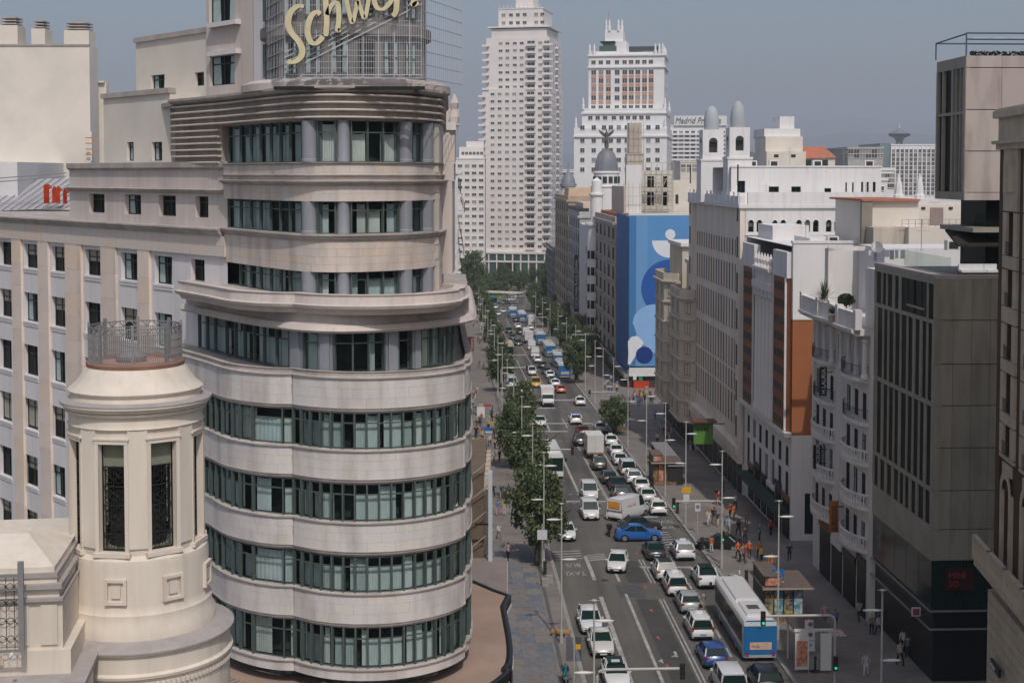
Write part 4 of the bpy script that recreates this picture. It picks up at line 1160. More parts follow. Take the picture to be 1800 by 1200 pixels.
# ================================================================== behind the left wing
bw = thing('blank_wall_building', 'tall cream building with windowless wall and three rooftop chimneys', 'building', (dp(60, 200, 128)[0], 128, gz(128)))
def bx(u, y=128): return xat(u, y) - bw.location.x
zb_ = lambda v: dp(80, v, 128)[2] - gz(128)
mb = MB(); mb.box(bx(-60), 0, 0, bx(160), 2.6, zb_(80)); ob('party_wall', mb, M_CREAM, bw)
mb = MB(); mb.box(bx(-60), -.1, zb_(81), bx(160), .4, zb_(78)); ob('coping', mb, M_LEDG, bw)
for a, b, v in ((0, 33, 44), (57, 81, 50), (114, 158, 53)):
 mb = MB(); mb.box(bx(a), .3, zb_(82), bx(b), 2.4, zb_(v)); ch = ob('chimney', mb, M_CREAM, bw)
 for k in range(3):
  mb = MB(); mb.box(bx(a + 3), .4, zb_(v) + .10 + k * .26, bx(b - 3), 2.2, zb_(v) + .22 + k * .26); ob('cowl', mb, M_TRIM, ch)
mb = MB(); mb.box(bx(-40), -12, zb_(420), bx(112), -.05, zb_(287)); ob('lower_wall', mb, mat('pale_lower_render', hexc('d8d6d6'), .9, var=.05, scale=.3), bw)
mb = MB(); mb.box(bx(150), 3, zb_(300), bx(172), 4, zb_(142)); mb.box(bx(150), 2.7, zb_(142), bx(170), 4.2, zb_(139)); ob('rear_stair_wall', mb, M_CREAM, bw)
lad = thing('roof_ladder', 'orange and white ladder fixed at the corner of the blank wall', 'ladder', (dp(160, 240, 127)[0], 127, dp(160, 283, 127)[2]))
mb = MB()
for k in range(4): mb.box(-.5, -.05, .5 + k * .5, .6, .05, .6 + k * .5)
ob('rung', mb, mat('orange_ladder', hexc('c98a4a'), .7, var=.1), lad)
mb = MB(); mb.box(-.06, -.04, 0, .06, .04, 2.6); ob('stile', mb, M_WHITE, lad)
mt = thing('metal_roof_building', 'low building with ribbed grey metal roof behind the wing', 'building', (dp(60, 330, 112)[0], 112, gz(112)))
mx = lambda u: xat(u, 112) - mt.location.x
zm = lambda v: dp(60, v, 112)[2] - gz(112)
mb = MB(); P = [(mx(-40), 0, zm(372)), (mx(116), 0, zm(366)), (mx(116), 9, zm(318)), (mx(-40), 9, zm(312))]
mb.face(P); mb.box(mx(-40), .1, 0, mx(116), 9, zm(374)); ob('metal_roof', mb, mat('grey_roof_sheet', hexc('b7b5b9'), .5, var=.08, scale=.7, metal=.2), mt)
for k in range(12):
 t = k / 11; x = mx(-40) + (mx(116) - mx(-40)) * t; mb = MB(); mb.tube(((x, 0, zm(372 - 6 * t) + .05), (x + .6, 9, zm(312 + 6 * t) + .02)), .03, 4); ob('roof_rib', mb, M_GREYMETAL, mt)
mb = MB()
for v in (312, 318): mb.tube(((mx(-40), 1, zm(v + 4)), (mx(116), 0, zm(v - 8))), .05, 5)
ob('handrail', mb, M_GREYMETAL, mt)
mb = MB()
for k in range(40):
 x = mx(-30) + k * (mx(114) - mx(-30)) / 40; mb.lathe([(.16, 0), (.16, .3), (.1, .32)], 6, (x, -.4, zm(379) + .02 * (k % 3)))
o = ob('roof_tiles', mb, mat('red_roof_tile', hexc('b5694a'), .85, var=.2, scale=2), mt); o['kind'] = 'stuff'
M_OC = mat('orange_tarpaulin', hexc('c8512c'), .7, var=.15, scale=2)
for u0, u1, v0, v1, lb in ((76, 86, 328, 358, 'tall folded orange cover nearer the left on the metal roof'), (91, 105, 332, 357, 'wide orange cover beside the folded one on the metal roof'), (110, 117, 336, 358, 'narrow orange cover touching the stone wing wall')):
 x0, x1 = xat(u0, 111), xat(u1, 111); mb = MB(); zz0, zz1 = dp(90, v1, 111)[2], dp(90, v0, 111)[2]; n = 6
 for k in range(n):
  a, b = x0 + (x1 - x0) * k / n, x0 + (x1 - x0) * (k + 1) / n; da, db = .18 * (k % 2), .18 * ((k + 1) % 2)
  sa, sb = .25 * math.sin(k * 1.9), .25 * math.sin((k + 1) * 1.9)
  mb.face(((a, da, zz0), (b, db, zz0), (b, db, zz1 + sb), (a, da, zz1 + sa))); mb.face(((a, da, zz1 + sa), (b, db, zz1 + sb), (b, .8, zz1 + sb * .4), (a, .8, zz1 + sa * .4)))
 o = ob('orange_cover', mb, M_OC, loc=(0, 111, 0)); tag(o, lb, 'cover', 'orange covers on the metal roof')
# ================================================================== right hand side of the street
def fy(u, F, z=20):
 lo, hi = 40.0, 900.0
 for _ in range(60):
  m = (lo + hi) / 2
  if 900 + FPX * sx(m, F) / (m * CP - (z - 36) * SP) > u: lo = m
  else: hi = m
 return lo
def bld(name, label, y0, F, cat='building', group=None):
 return thing(name, label, cat, (sx(y0, F), y0, gz(y0) - .3), SANG, group)
def lz(b, v, y): return dp(900, v, y)[2] - b.location.z
def lxu(b, u, y, v=420):
 """local x of picture column u on the cross wall of building b at its front plane"""
 return (dp(u, v, y)[0] - b.location.x) / math.cos(SANG)
def street_wall(b, L, H, holes, m, depth=.3, kinds=(0, 0, 0, 1), name='street_wall', x=0.0, z0=0.0, y0=0.0, **k):
 """wall along the street (faces left); holes measured from the near end: (near, z0, far, z1)"""
 depth = min(depth, .10)      # shallow reveals, as on flat plastered fronts
 hs = [(L - h[2], h[1] - z0, L - h[0], h[3] - z0) for h in holes]
 mb = MB(); mb.facade((x, y0 + L, z0), (0, -1, 0), L, H, hs, depth); ob(name, mb, m, b)
 put_windows(b, hs, (x, y0 + L, z0), (0, -1, 0), depth, kinds, **k)
def cross_wall(b, W, H, holes, m, depth=.3, kinds=(0, 0, 0, 1), name='cross_wall', x=0.0, y=0.0, z0=0.0, **k):
 hs = [(h[0] - x, h[1] - z0, h[2] - x, h[3] - z0) for h in holes]
 mb = MB(); mb.facade((x, y, z0), (1, 0, 0), W, H, hs, depth); ob(name, mb, m, b)
 put_windows(b, hs, (x, y, z0), (1, 0, 0), depth, kinds, **k)
def bbox(b, name, x0, y0, z0, x1, y1, z1, m):
 mb = MB(); mb.box(x0, y0, z0, x1, y1, z1); return ob(name, mb, m, b)
def body(b, W, L, H, m, name='rear_walls', x=0.0, y=0.0, z0=0.0):
 """roof, far end and outer side of a volume whose two seen walls are built apart"""
 mb = MB()
 mb.face(((x, y, z0 + H), (x + W, y, z0 + H), (x + W, y + L, z0 + H), (x, y + L, z0 + H)))
 mb.face(((x + W, y, z0), (x + W, y + L, z0), (x + W, y + L, z0 + H), (x + W, y, z0 + H)))
 mb.face(((x + W, y + L, z0), (x, y + L, z0), (x, y + L, z0 + H), (x + W, y + L, z0 + H)))
 return ob(name, mb, m, b)
FR = 16.0
M_DSTONE = mat('dark_olive_stone', hexc('a69f90'), .7, var=.1, scale=.5)
M_DPANEL = object_tone_mat('olive_stone_panel', [hexc('979284'), hexc('9f998b'), hexc('908b7e')], .6)
M_PPANEL = object_tone_mat('pinkish_stone_panel', [hexc('bdb0aa'), hexc('c6bab4'), hexc('b8aba6')], .6)
M_WST = mat('off_white_stone', hexc('e4dfdb'), .85, var=.08, scale=.6, streak=True, bump=.1, bscale=8)
M_WHITER = mat('white_render', hexc('e2e0df'), .9, var=.04, scale=.25, streak=True)
M_GBE = mat('grey_beige_stone', hexc('e9ddd1'), .85, var=.09, scale=.4, streak=True, bump=.1, bscale=8)
M_CBAY = mat('cream_bay_stone', hexc('d0c4b4'), .85, var=.1, scale=.5, streak=True)
M_ORANGE = mat('orange_render', hexc('a2643f'), .9, var=.06, scale=.3)
M_BROWNF = mat('brown_bay_frame', hexc('8a5230'), .6, var=.1, scale=1)
M_BRICK = mat('brown_brick', hexc('5e4634'), .9, var=.12, scale=2, bump=.2, bscale=20)
M_CRST = mat('cream_carved_stone', hexc('d3c3ab'), .85, var=.12, scale=.8, bump=.25, bscale=7)
M_ROOFT = mat('red_clay_tile', hexc('b9755c'), .85, var=.12, scale=1.5, bump=.3, bscale=10)
M_LEAD = mat('slate_grey_lead', hexc('80838a'), .5, var=.1, scale=.6, streak=True)
M_RAILB = mat('black_iron_railing', (.015, .016, .017), .5, var=0)
# ---- dark stone shop building with roof terrace
yM0, yM1 = fy(1641, FR), fy(1536, FR)
mini = bld('dark_stone_building', 'dark stone building with tall fins, glass shopfront and roof terrace', yM0, FR)
LM = yM1 - yM0; zM = lambda v: lz(mini, v, yM0)
HT = zM(484)
tiers = [(zM(563), zM(500)), (zM(708), zM(570)), (zM(858), zM(716)), (zM(926), zM(866))]
z_g1, z_g0 = zM(985), zM(1072)
bbox(mini, 'interior_core', .9, .5, 0, 14, LM, HT - .6, M_INT)
bbox(mini, 'roof_slab', 0.02, 0.02, HT - .5, 14, LM, HT - .28, M_DSTONE)
# side wall facing the square: separate stone panels with open joints
rows = [HT, zM(563), zM(640), zM(713), zM(787), zM(862), zM(930), zM(985)]
for a, b_ in zip(rows, rows[1:]):
 for c in range(10):
  x0 = .0 + c * 1.32
  bbox(mini, 'stone_panel', x0 + .012, -.06, b_ + .03, x0 + 1.31, .3, a - .03, M_DPANEL)
bbox(mini, 'panel_backing', .05, .02, zM(985), 13.3, .4, HT - .1, M_BLACK)
# street wall: slabs, fins, panes
for z0, z1 in tiers: pass
slabs = [(tiers[0][1], HT)] + [(tiers[i + 1][1], tiers[i][0]) for i in range(3)] + [(z_g1, tiers[3][0])]
for z0, z1 in slabs: bbox(mini, 'floor_band', -.02, .0, z0, .6, LM, z1, M_DSTONE)
rn = random.Random(11)
for ti, (z0, z1) in enumerate(tiers):
 y = 0.0; k = 0
 while y < LM - .3:
  wf = .16 + .22 * (rn.random() < .35); gap = rn.uniform(1.05, 1.5)
  if not (ti == 0 and 2.2 < y < 6.2):
   bbox(mini, 'stone_fin', -.05, y, z0, .5, y + wf, z1, M_DSTONE)
  mb = MB(); mb.box(0, 0, 0, .04, min(gap, LM - y - wf), z1 - z0); ob('window_pane', mb, M_GLASS, mini, (.08, y + wf, z0))
  y += wf + gap; k += 1
 bbox(mini, 'corner_fin', -.05, LM - .3, z0, .5, LM, z1, M_DSTONE)
bbox(mini, 'loggia_frame', -.08, 2.3, tiers[0][0] + .5, .1, 6.0, tiers[0][0] + .62, mat('pale_metal_edge', hexc('a79f90'), .5, var=.05))
bbox(mini, 'turquoise_screen', .2, 2.7, tiers[0][0] + .7, .3, 3.7, tiers[0][1] - .5, mat('turquoise_glass', (.10, .38, .42), .2, var=.05))
for i in range(5):
 y = LM * i / 5; mb = MB(); mb.box(.05, y + .04, z_g0, .1, y + LM / 5 - .04, z_g1); ob('shop_window', mb, mat('teal_shop_glass', (.012, .028, .026), .12, var=0, spec=.4), mini)
for i in range(5):
 x = 2.2 * i; mb = MB(); mb.box(x + .04, .05, z_g0, x + 2.16, .1, z_g1); ob('shop_window', mb, MATS['teal_shop_glass'], mini)
for z in (z_g0, z_g0 - 1.3):
 bbox(mini, 'canopy_trim', -.12, -.12, z - .12, 11, -.02, z, M_GREYMETAL); bbox(mini, 'canopy_trim', -.12, -.02, z - .12, -.02, LM, z, M_GREYMETAL)
bbox(mini, 'ground_floor', .3, .3, 0, 13, LM, z_g0, M_BLACK)
sgn = thing('shop_sign', 'dark red square sign with shop lettering on the dark stone building', 'sign', (mini.location.x + 1.9, yM0 - .02, mini.location.z + zM(1018)), SANG)
mb = MB(); mb.box(-.9, -.06, -.75, 1.1, .02, .8); ob('sign_panel', mb, mat('deep_red_panel', (.06, .012, .014), .5, var=.1), sgn)
M_SRED = mat('dull_red_lettering', (.32, .07, .07), .6, var=0)
for t, z in (('MINI', .12), ('SO', -.5)): letters('sign_letters', t, .62, M_SRED, sgn, Matrix.Translation((-.72, -.09, z)))
s2_ = thing('blade_sign', 'small square red and white sign hung low on the dark stone building', 'sign', (mini.location.x - .6, yM0 + 1.5, mini.location.z + zM(1086)), SANG)
mb = MB(); mb.box(-.32, -.05, -.32, .32, .05, .32); ob('sign_box', mb, M_WHITE, s2_); mb = MB(); mb.box(-.24, -.07, -.24, .24, -.05, .24); ob('sign_face', mb, M_SRED, s2_)
mb = MB(); mb.box(.32, -.02, -.05, .62, .02, .05); ob('bracket', mb, M_BLACK, s2_)
# terrace: pale coping, glass rail, awning, upper pavilion
bbox(mini, 'parapet_coping', -.06, -.08, HT - .28, .7, LM, HT + .02, M_PPANEL.copy() if False else mat('pale_coping', hexc('a99f98'), .8, var=.08))
bbox(mini, 'parapet_coping', .7, -.08, HT - .28, 13, .5, HT + .02, MATS['pale_coping'])
for i in range(7):
 mb = MB(); mb.box(1.5, 1.2 + i * 1.5, HT, 1.53, 2.62 + i * 1.5, HT + 1.15); ob('glass_rail', mb, pane_mat('rail_glass', (.86, .9, .88), .04), mini)
awn = thing('terrace_awning', 'dark brown awning spread over the roof terrace of the dark stone building', 'awning', (sx(yM0 + 2.5, FR + 2.6), yM0 + 2.5, mini.location.z + HT - .28), SANG)
mb = MB(); T = 2.35
P = [(-.2, 0, T), (8, -.6, T), (8, 4.6, T + .9), (.5, 4.6, T + .9), (-.2, 0, T - .18), (8, -.6, T - .18), (8, 4.6, T + .75), (.5, 4.6, T + .75)]
for q in ((0, 1, 2, 3), (7, 6, 5, 4), (0, 4, 5, 1), (1, 5, 6, 2), (2, 6, 7, 3), (3, 7, 4, 0)): mb.face([P[i] for i in q])
ob('canopy', mb, mat('brown_canvas', (.035, .028, .022), .9, var=.15, scale=2), awn)
for x, y in ((.3, .3), (7.5, .2), (7.5, 4.2)): mb = MB(); mb.tube(((x, y, 0), (x, y, T)), .05, 6); ob('post', mb, M_BLACK, awn)
for i, (u, v) in enumerate(((1700, 470), (1722, 468), (1745, 466))):
 p = dp(u, v, yM0 + 1.6); ch = thing('terrace_sofa', ('leftmost', 'middle', 'rightmost')[i] + ' dark terrace sofa with pale cushion under the awning', 'sofa', (p[0], yM0 + 1.8, mini.location.z + HT - .28), SANG, 'terrace sofas')
 mb = MB(); mb.box(-.5, -.4, 0, .5, .4, .38); ob('base', mb, M_BLACK, ch); mb = MB(); mb.box(-.45, -.38, .38, .45, .25, .55); ob('seat_cushion', mb, M_WHITE, ch); mb = MB(); mb.box(-.45, .22, .55, .45, .4, .95); ob('back_cushion', mb, M_WHITE, ch)
F2 = FR + 3.0; yP0, yP1 = fy(1697, F2, 38), fy(1646, F2, 38)
# upper pavilion sits on the terrace, a part of the same building
pvx, pvy = 3.0, yP0 - yM0
zp1, zp0 = lz(mini, 98, yP0), lz(mini, 352, yP0)
def pv(name, x0, y0, z0, x1, y1, z1, m): return bbox(mini, name, pvx + x0, pvy + y0, z0, pvx + x1, pvy + y1, z1, m)
LP = yP1 - yP0
for i, (va, vb) in enumerate(((98, 118), (119.5, 192), (193.5, 265), (266.5, 338), (339, 352))):
 for c in range(4): pv('pavilion_panel', c * 2.6 + .01, -.05, lz(mini, vb, yP0), c * 2.6 + 2.59, .25, lz(mini, va, yP0), M_PPANEL)
pv('pavilion_core', .3, .2, zp0 + .05, 10.3, LP - .1, zp1 - .1, M_INT)
pv('pavilion_edge_beam', -.02, 0, lz(mini, 118, yP0), .3, LP, zp1, M_DSTONE); pv('pavilion_edge_beam', -.02, 0, zp0, .3, LP, lz(mini, 338, yP0), M_DSTONE); pv('pavilion_edge_beam', -.02, 0, lz(mini, 200, yP0), .3, LP, lz(mini, 195, yP0), M_DSTONE)
for y, w in ((0, .5), (1.0, .15), (1.9, .12), (2.5, .35), (4.6, .2), (LP - .3, .3)): pv('pavilion_fin', -.04, y, lz(mini, 338, yP0), .28, y + w, lz(mini, 118, yP0), M_DSTONE)
pv('pavilion_pane', .2, 0.05, lz(mini, 338, yP0), .24, LP - .05, lz(mini, 118, yP0), M_GLASS)
pv('terrace_storey', 2.0, 1.0, HT - .28, 10, LP, zp0 + .1, M_GLASS)
pv('terrace_deck', .4, -.8, lz(mini, 408, yP0), 10.3, LP, lz(mini, 400, yP0), M_DSTONE)
for i in range(6): mb = MB(); mb.box(0, 0, 0, 1.25, .03, 1.0); ob('glass_rail', mb, MATS['rail_glass'], mini, (pvx + .5 + i * 1.3, pvy - .75, lz(mini, 400, yP0)))
pg = thing('roof_pergola', 'blue steel pergola frame on top of the upper pavilion', 'pergola', (sx(yP0 + 1.5, F2 + .5), yP0 + 1.5, mini.location.z + zp1), SANG)
M_BST = mat('blue_steel', hexc('4d6678'), .5, var=.05)
for (a, b_) in (((0, 0, 0), (0, 0, 1.75)), ((6, 0, 0), (6, 0, 1.75)), ((0, 0, 1.75), (6, 0, 1.75)), ((0, 0, 1.3), (6, 0, 1.3)), ((-1.2, 3, 0), (-1.2, 3, 1.2)), ((-1.2, 3, 1.25), (0, 0, 1.7)), ((-1.2, 3, 1.25), (6, 3, 1.25))):
 mb = MB(); mb.tube((a, b_), .06, 6); ob('beam', mb, M_BST, pg)
for i in range(4): mb = MB(); mb.box(.5 + i * 1.4, -.03, 1.36, 1.6 + i * 1.4, .03, 1.42); ob('lamp_strip', mb, M_WHITE, pg)
hedge = MB(); rr = random.Random(4)
for i in range(500):
 p = Vector((rr.uniform(0, 6), rr.uniform(.2, .8), rr.uniform(0, .5))); d = Vector((rr.uniform(-1, 1), rr.uniform(-1, 1), rr.uniform(-.3, 1))).normalized() * .14; e = d.cross(Vector((rr.random(), rr.random(), rr.random()))).normalized() * .07
 hedge.face((p - d, p + e, p + d, p - e))
M_LEAF = island_mat('green_leaves', [(.016, .030, .010), (.035, .062, .018), (.055, .085, .028), (.028, .048, .014)], .7)
hd = ob('clipped_hedge', hedge, M_LEAF, loc=(pg.location.x + .6, pg.location.y + .5, pg.location.z), rot=(0, 0, SANG)); tag(hd, 'low green hedge on the roof of the upper pavilion', 'hedge')
# ---- brown brick and carved stone building at the right edge
ax_, ay_ = dp(1756, 600, 82)[0], 82.0
brn = thing('brick_stone_building', 'brown brick building with cream carved window bay at right edge', 'building', (ax_, ay_, -.3), -math.atan(.098))
zB = lambda v: dp(900, v, 79)[2] + .3
Hb = zB(190)
wv = [(375, 450), (477, 540), (573, 634), (660, 728), (752, 803), (868, 992)]
hs = [(1.9, zB(b_), 3.3, zB(a)) for a, b_ in wv]
street_wall(brn, 34, zB(262), hs + [(h[0] + 4.2 * i, h[1], h[2] + 4.2 * i, h[3]) for h in hs for i in (1, 2)], M_BRICK, .45, (0, 1), y0=-34 + 0, z0=0) if False else None
L = 34.0
def bh(h): return (L - h[2], h[1], L - h[0], h[3])
holes = [(h[0] + 4.4 * i, h[1], h[2] + 4.4 * i, h[3]) for h in hs for i in range(7)]
# the wall starts at the far corner (local y 0) and runs towards the camera
mb = MB(); mb.facade((0, 0, 0), (0, -1, 0), L, zB(255), [(h[0], h[1], h[2], h[3]) for h in holes], .4); ob('street_wall', mb, M_BRICK, brn)
put_windows(brn, holes, (0, 0, 0), (0, -1, 0), .4, (0, 1), cols=2, rows=3, fm=M_FRAME)
bbox(brn, 'rear_mass', .6, -33.9, 0, 22, -.4, zB(256), M_BRICK); bbox(brn, 'end_wall', .05, -.4, 0, 22, -.0, zB(256), M_BRICK)
for i in range(3):
 y0 = -1.0 - 4.4 * i
 for (za, zb) in ((zB(372), zB(262)), (zB(474), zB(452)), (zB(570), zB(542)), (zB(657), zB(636)), (zB(749), zB(730)), (zB(812), zB(806))):
  bbox(brn, 'carved_panel', -.14, y0 - 3.2, min(za, zb), .0, y0, max(za, zb), M_CRST)
 for (a, b_) in wv[:5]:
  for q0, q1 in ((y0 - .85, y0), (y0 - 3.2, y0 - 2.35)): bbox(brn, 'window_jamb', -.14, q0, zB(b_) - .02, .0, q1, zB(a) + .02, M_CRST)
  mb = MB()
  for j in range(9): mb.tube(((-.2, y0 - .9 - j * .175, zB(b_)), (-.2, y0 - .9 - j * .175, zB(b_) + .75)), .012, 4)
  mb.tube(((-.2, y0 - .85, zB(b_) + .75), (-.2, y0 - 2.35, zB(b_) + .75)), .02, 4)
  ob('window_railing', mb, M_RAILB, brn)
 bbox(brn, 'relief_panel', -.12, y0 - 2.6, zB(838), 0, y0 - .7, zB(818), M_CRST)
 for q0, q1 in ((y0 - .85, y0 - .4), (y0 - 2.9, y0 - 2.35)): bbox(brn, 'arch_surround', -.16, q0, zB(1000), 0, q1, zB(868), M_CRST)
 mb = MB(); n = 10
 for j in range(n):
  t0, t1 = math.pi * j / n, math.pi * (j + 1) / n; zc_ = zB(868); yc = y0 - 1.63
  mb.face([(-.16, yc + r * math.cos(t), zc_ + r * math.sin(t)) for r, t in ((.75, t0), (1.25, t0), (1.25, t1), (.75, t1))])
 ob('arch_head', mb, M_CRST, brn)
 for j in (0, 1):
  mb = MB(); mb.lathe([(.30, 0), (.30, 1.7), (.2, 2.0), (.02, 2.15)], 12, (-.1, y0 - 1.0 - j * 1.1, zB(338))); ob('blind_arch_colonnette', mb, M_CRST, brn)
for i, (v0, v1, o_) in enumerate(((262, 252, .30), (252, 246, .55), (246, 205, .18), (205, 192, .5), (192, 188, .4))):
 bbox(brn, 'roof_cornice', -o_, -34, zB(v0), .6, .12 + o_ * .3, zB(v1), M_CRST)
bbox(brn, 'end_quoin', -.10, -.9, zB(1000), .05, .02, zB(262), M_BRICK)
# balcony
zb0, zb1 = zB(1010), zB(968)
bbox(brn, 'balcony_slab', -1.15, -34, zb0 - .35, 0, .35, zb0, M_CRST); bbox(brn, 'balcony_rail', -1.2, -34, zb1 - .16, -.95, .4, zb1, M_CRST)
bal = MB(); bal.lathe([(.09, 0), (.12, .2), (.06, .5), (.1, .75), (.1, .95)], 8); bal_m = bal.mesh('baluster', [M_CRST]); bal_w = bal.mesh('baluster', [M_WST])
for i in range(26): ob('baluster', bal_m, parent=brn, loc=(-1.08, .2 - i * .42, zb0), scale=(1, 1, (zb1 - zb0 - .16) / .95))
for i in range(4): bbox(brn, 'balcony_pier', -1.2, .3 - i * 3.6, zb0, -.92, .62 - i * 3.6, zb1, M_CRST)
for i in range(5):
 mb = MB(); y = -.6 - 2.2 * i
 mb.prism([(-1.0, zb0 - .35), (0, zb0 - .35), (0, zb0 - 1.7), (-.25, zb0 - 1.5)], 0, .5); 
 mb.v = [(x, y - z, yy) for x, yy, z in mb.v]; ob('corbel', mb, M_CRST, brn)
for k in range(9): bbox(brn, 'rusticated_course', -.35, -30, zb0 - 1.75 - (k + 1) * .62 + .05, .0, .2, zb0 - 1.75 - k * .62, M_CRST)
bbox(brn, 'added_shade_block', 6.0, -38, 0, 30, -1.0, 56.5, M_BRICK)  # added block out of view, sized to shade the dark stone side wall
sg = thing('wall_lantern_sign', 'small white lettered sign on the base of the brown brick building', 'sign', (ax_ - .9, 79.0, zB(1182)), -.1)
mb = MB(); mb.box(-.1, -1.0, -.22, .05, 1.0, .22); ob('sign_panel', mb, M_BLACK, sg)
letters('sign_letters', 'uterque', .34, M_WHITE, sg, Matrix.Translation((-.13, .85, -.1)) @ Matrix.Rotation(-math.pi / 2, 4, 'Z'))
# ---- ornate white building with loggia
yL0, yL1 = fy(1530, FR - .3), fy(1432, FR - .3)
lau = bld('ornate_white_building', 'ornate white building with bowed balconies, columned loggia and roof garden', yL0, FR - .3)
LL = yL1 - yL0; zL = lambda v: lz(lau, v, yL0 + LL * .5)
bay = [.6, 2.9, 5.2, 8.6, 11.2, 13.6, 15.8]
rowsL = [(zL(640), zL(580)), (zL(712), zL(668)), (zL(778), zL(735)), (zL(850), zL(800)), (zL(920), zL(880))]
hl = []
for z0, z1 in rowsL:
 for c in (1.0, 3.3, 5.6, 8.6, 11.0, 13.4, 15.7):
  if c + 1.1 < LL: hl.append((c, z0, c + 1.1, z1))
HL = zL(560)
street_wall(lau, LL, HL, hl, M_WST, .4, (0, 0, 1), cols=2, transom=.7)
body(lau, 15, LL, HL, M_WST)
mb = MB(); mb.facade((0, 0, 0), (1, 0, 0), 15, HL); ob('cross_wall', mb, M_WST, lau)
# shallow bowed bays, slabs and iron railings at every floor
def bow(y0, y1, d, n=8):
 return [(-d * math.sin(math.pi * (i / n)) ** .6, y1 + (y0 - y1) * i / n) for i in range(n + 1)]
for ri, (z0, z1) in enumerate(rowsL):
 for (ya, yb, d) in ((.3, 7.2, 1.1), (10.2, min(LL - .3, 17.2), 1.0)):
  P = bow(ya, yb, d if ri != 1 else d * .8); mb = MB(); mb.prism(P, z0 - .42, z0 - .1); ob('balcony_slab', mb, M_WST, lau)
  mb = MB(); Lp = plen(P)
  if ri in (2, 4, 3):
   mb.sweep(P, [(-.12, z0 + .75), (.02, z0 + .75), (.02, z0 + .92), (-.12, z0 + .92)], closed=True); ob('stone_rail', mb, M_WST, lau)
   for i in range(int(Lp[-1] / .38)):
    p = at_len(P, Lp, i * .38 + .1); ob('baluster', bal_w, parent=lau, loc=(p[0] + .06, p[1], z0 - .1), scale=(.8, .8, .9))
  else:
   for i in range(int(Lp[-1] / .2)):
    p = at_len(P, Lp, i * .2); mb.tube(((p[0] + .04, p[1], z0 - .1), (p[0] + .04, p[1], z0 + .9)), .014, 4)
   mb.tube([(p[0] + .04, p[1], z0 + .9) for p in P], .025, 4); ob('iron_railing', mb, M_RAILB, lau)
colm = MB(); colm.lathe([(.30, 0), (.30, .2), (.22, .3), (.19, 2.2), (.28, 2.3), (.3, 2.5)], 12); col_m = colm.mesh('column', [M_WST]); smooth_by_angle(col_m)
hc = rowsL[0][1] - rowsL[0][0] + .25
for y in (.5, 2.8, 5.1, 7.4, 10.4, 12.8, 15.2): ob('column', col_m, parent=lau, loc=(-.35, y, rowsL[0][0] - .1), scale=(1, 1, hc / 2.5))
for i in range(2):
 P = bow(7.3, 10.1, .5); 
bbox(lau, 'corner_pilaster', -.45, 7.4, zL(930), .1, 8.3, rowsL[0][0] - .4, M_WST); bbox(lau, 'corner_pilaster', -.2, LL - .5, zL(930), .1, LL, HL, M_WST)
mb = MB(); P = [(-1.25, LL), (-1.35, 11.5), (-1.0, 8.8), (-1.35, 5.0), (-1.25, 0), ]
mb.sweep(P, [(-1.4, HL - .5), (0, HL - .5), (.3, HL - .25), (.35, HL), (-1.4, HL)], closed=True); ob('cornice', mb, M_WST, lau)
mb = MB(); mb.sweep(P, [(-.4, HL), (0, HL), (0, HL + 1.15), (.06, HL + 1.2), (.06, HL + 1.35), (-.4, HL + 1.35)], closed=True); ob('roof_parapet', mb, M_WST, lau)
for q in P: bbox(lau, 'parapet_pier', q[0] - .12, q[1] - .35, HL, q[0] + .42, q[1] + .35, HL + 1.6, M_WST)
zt_ = zL(438)
bbox(lau, 'penthouse_wall', 4.0, LL * .55, HL, 14, LL - .2, zt_, M_WHITER); bbox(lau, 'penthouse_wing', .3, .2, HL, 4.5, 2.6, zL(462), M_WST); bbox(lau, 'pergola_post', .6, LL - 2.2, HL, 1.2, LL - 1.0, zt_ - .3, M_WST)
bbox(lau, 'pergola_beam', .6, LL - 2.2, zt_ - .5, 6, LL - 1.9, zt_ - .1, M_WST)
def blade(name, label, u, v0, v1, wpx, y, txt, bg, fg, size, F=FR, flip=False):
 z0, z1 = dp(900, v1, y)[2], dp(900, v0, y)[2]; w = wpx / FPX * y; x = dp(u, v0, y)[0]
 t = thing(name, label, 'sign', (x, y, z0), SANG)
 mb = MB(); mb.box(-w / 2, -.1, 0, w / 2, .1, z1 - z0); ob('sign_box', mb, bg, t)
 mb = MB(); mb.box(w / 2, -.04, (z1 - z0) * .2, w / 2 + .5, .04, (z1 - z0) * .2 + .08); ob('bracket', mb, M_BLACK, t); mb = MB(); mb.box(w / 2, -.04, (z1 - z0) * .8, w / 2 + .5, .04, (z1 - z0) * .8 + .08); ob('bracket', mb, M_BLACK, t)
 me = text_mesh(txt, size, .03, fg, 'LEFT')
 ob('sign_letters', me, parent=t, M=Matrix.Translation((size * .36, -.13, (z1 - z0) * .06)) @ Matrix.Rotation(-math.pi / 2, 4, 'Y') @ STAND)
 return t
blade('hotel_sign', 'black vertical blade sign with white letters high on the ornate white building', 1447, 645, 695, 13, yL0 + 9, 'H LAURIA', M_BLACK, M_WHITE, .50)
blade('hotel_sign', 'black framed vertical sign lower on the ornate white building near its corner', 1437, 782, 823, 15, yL0 + 13, 'EXCELSIOR', M_BLACK, M_WHITE, .42)
M_OSG = mat('orange_sign_face', hexc('a5651f'), .6, var=.1, scale=2)
blade('casino_sign', 'orange vertical shop sign at street level of the ornate white building', 1466, 880, 935, 15, yL0 + 6.5, 'JUEGOS', M_OSG, M_BLACK, .62)
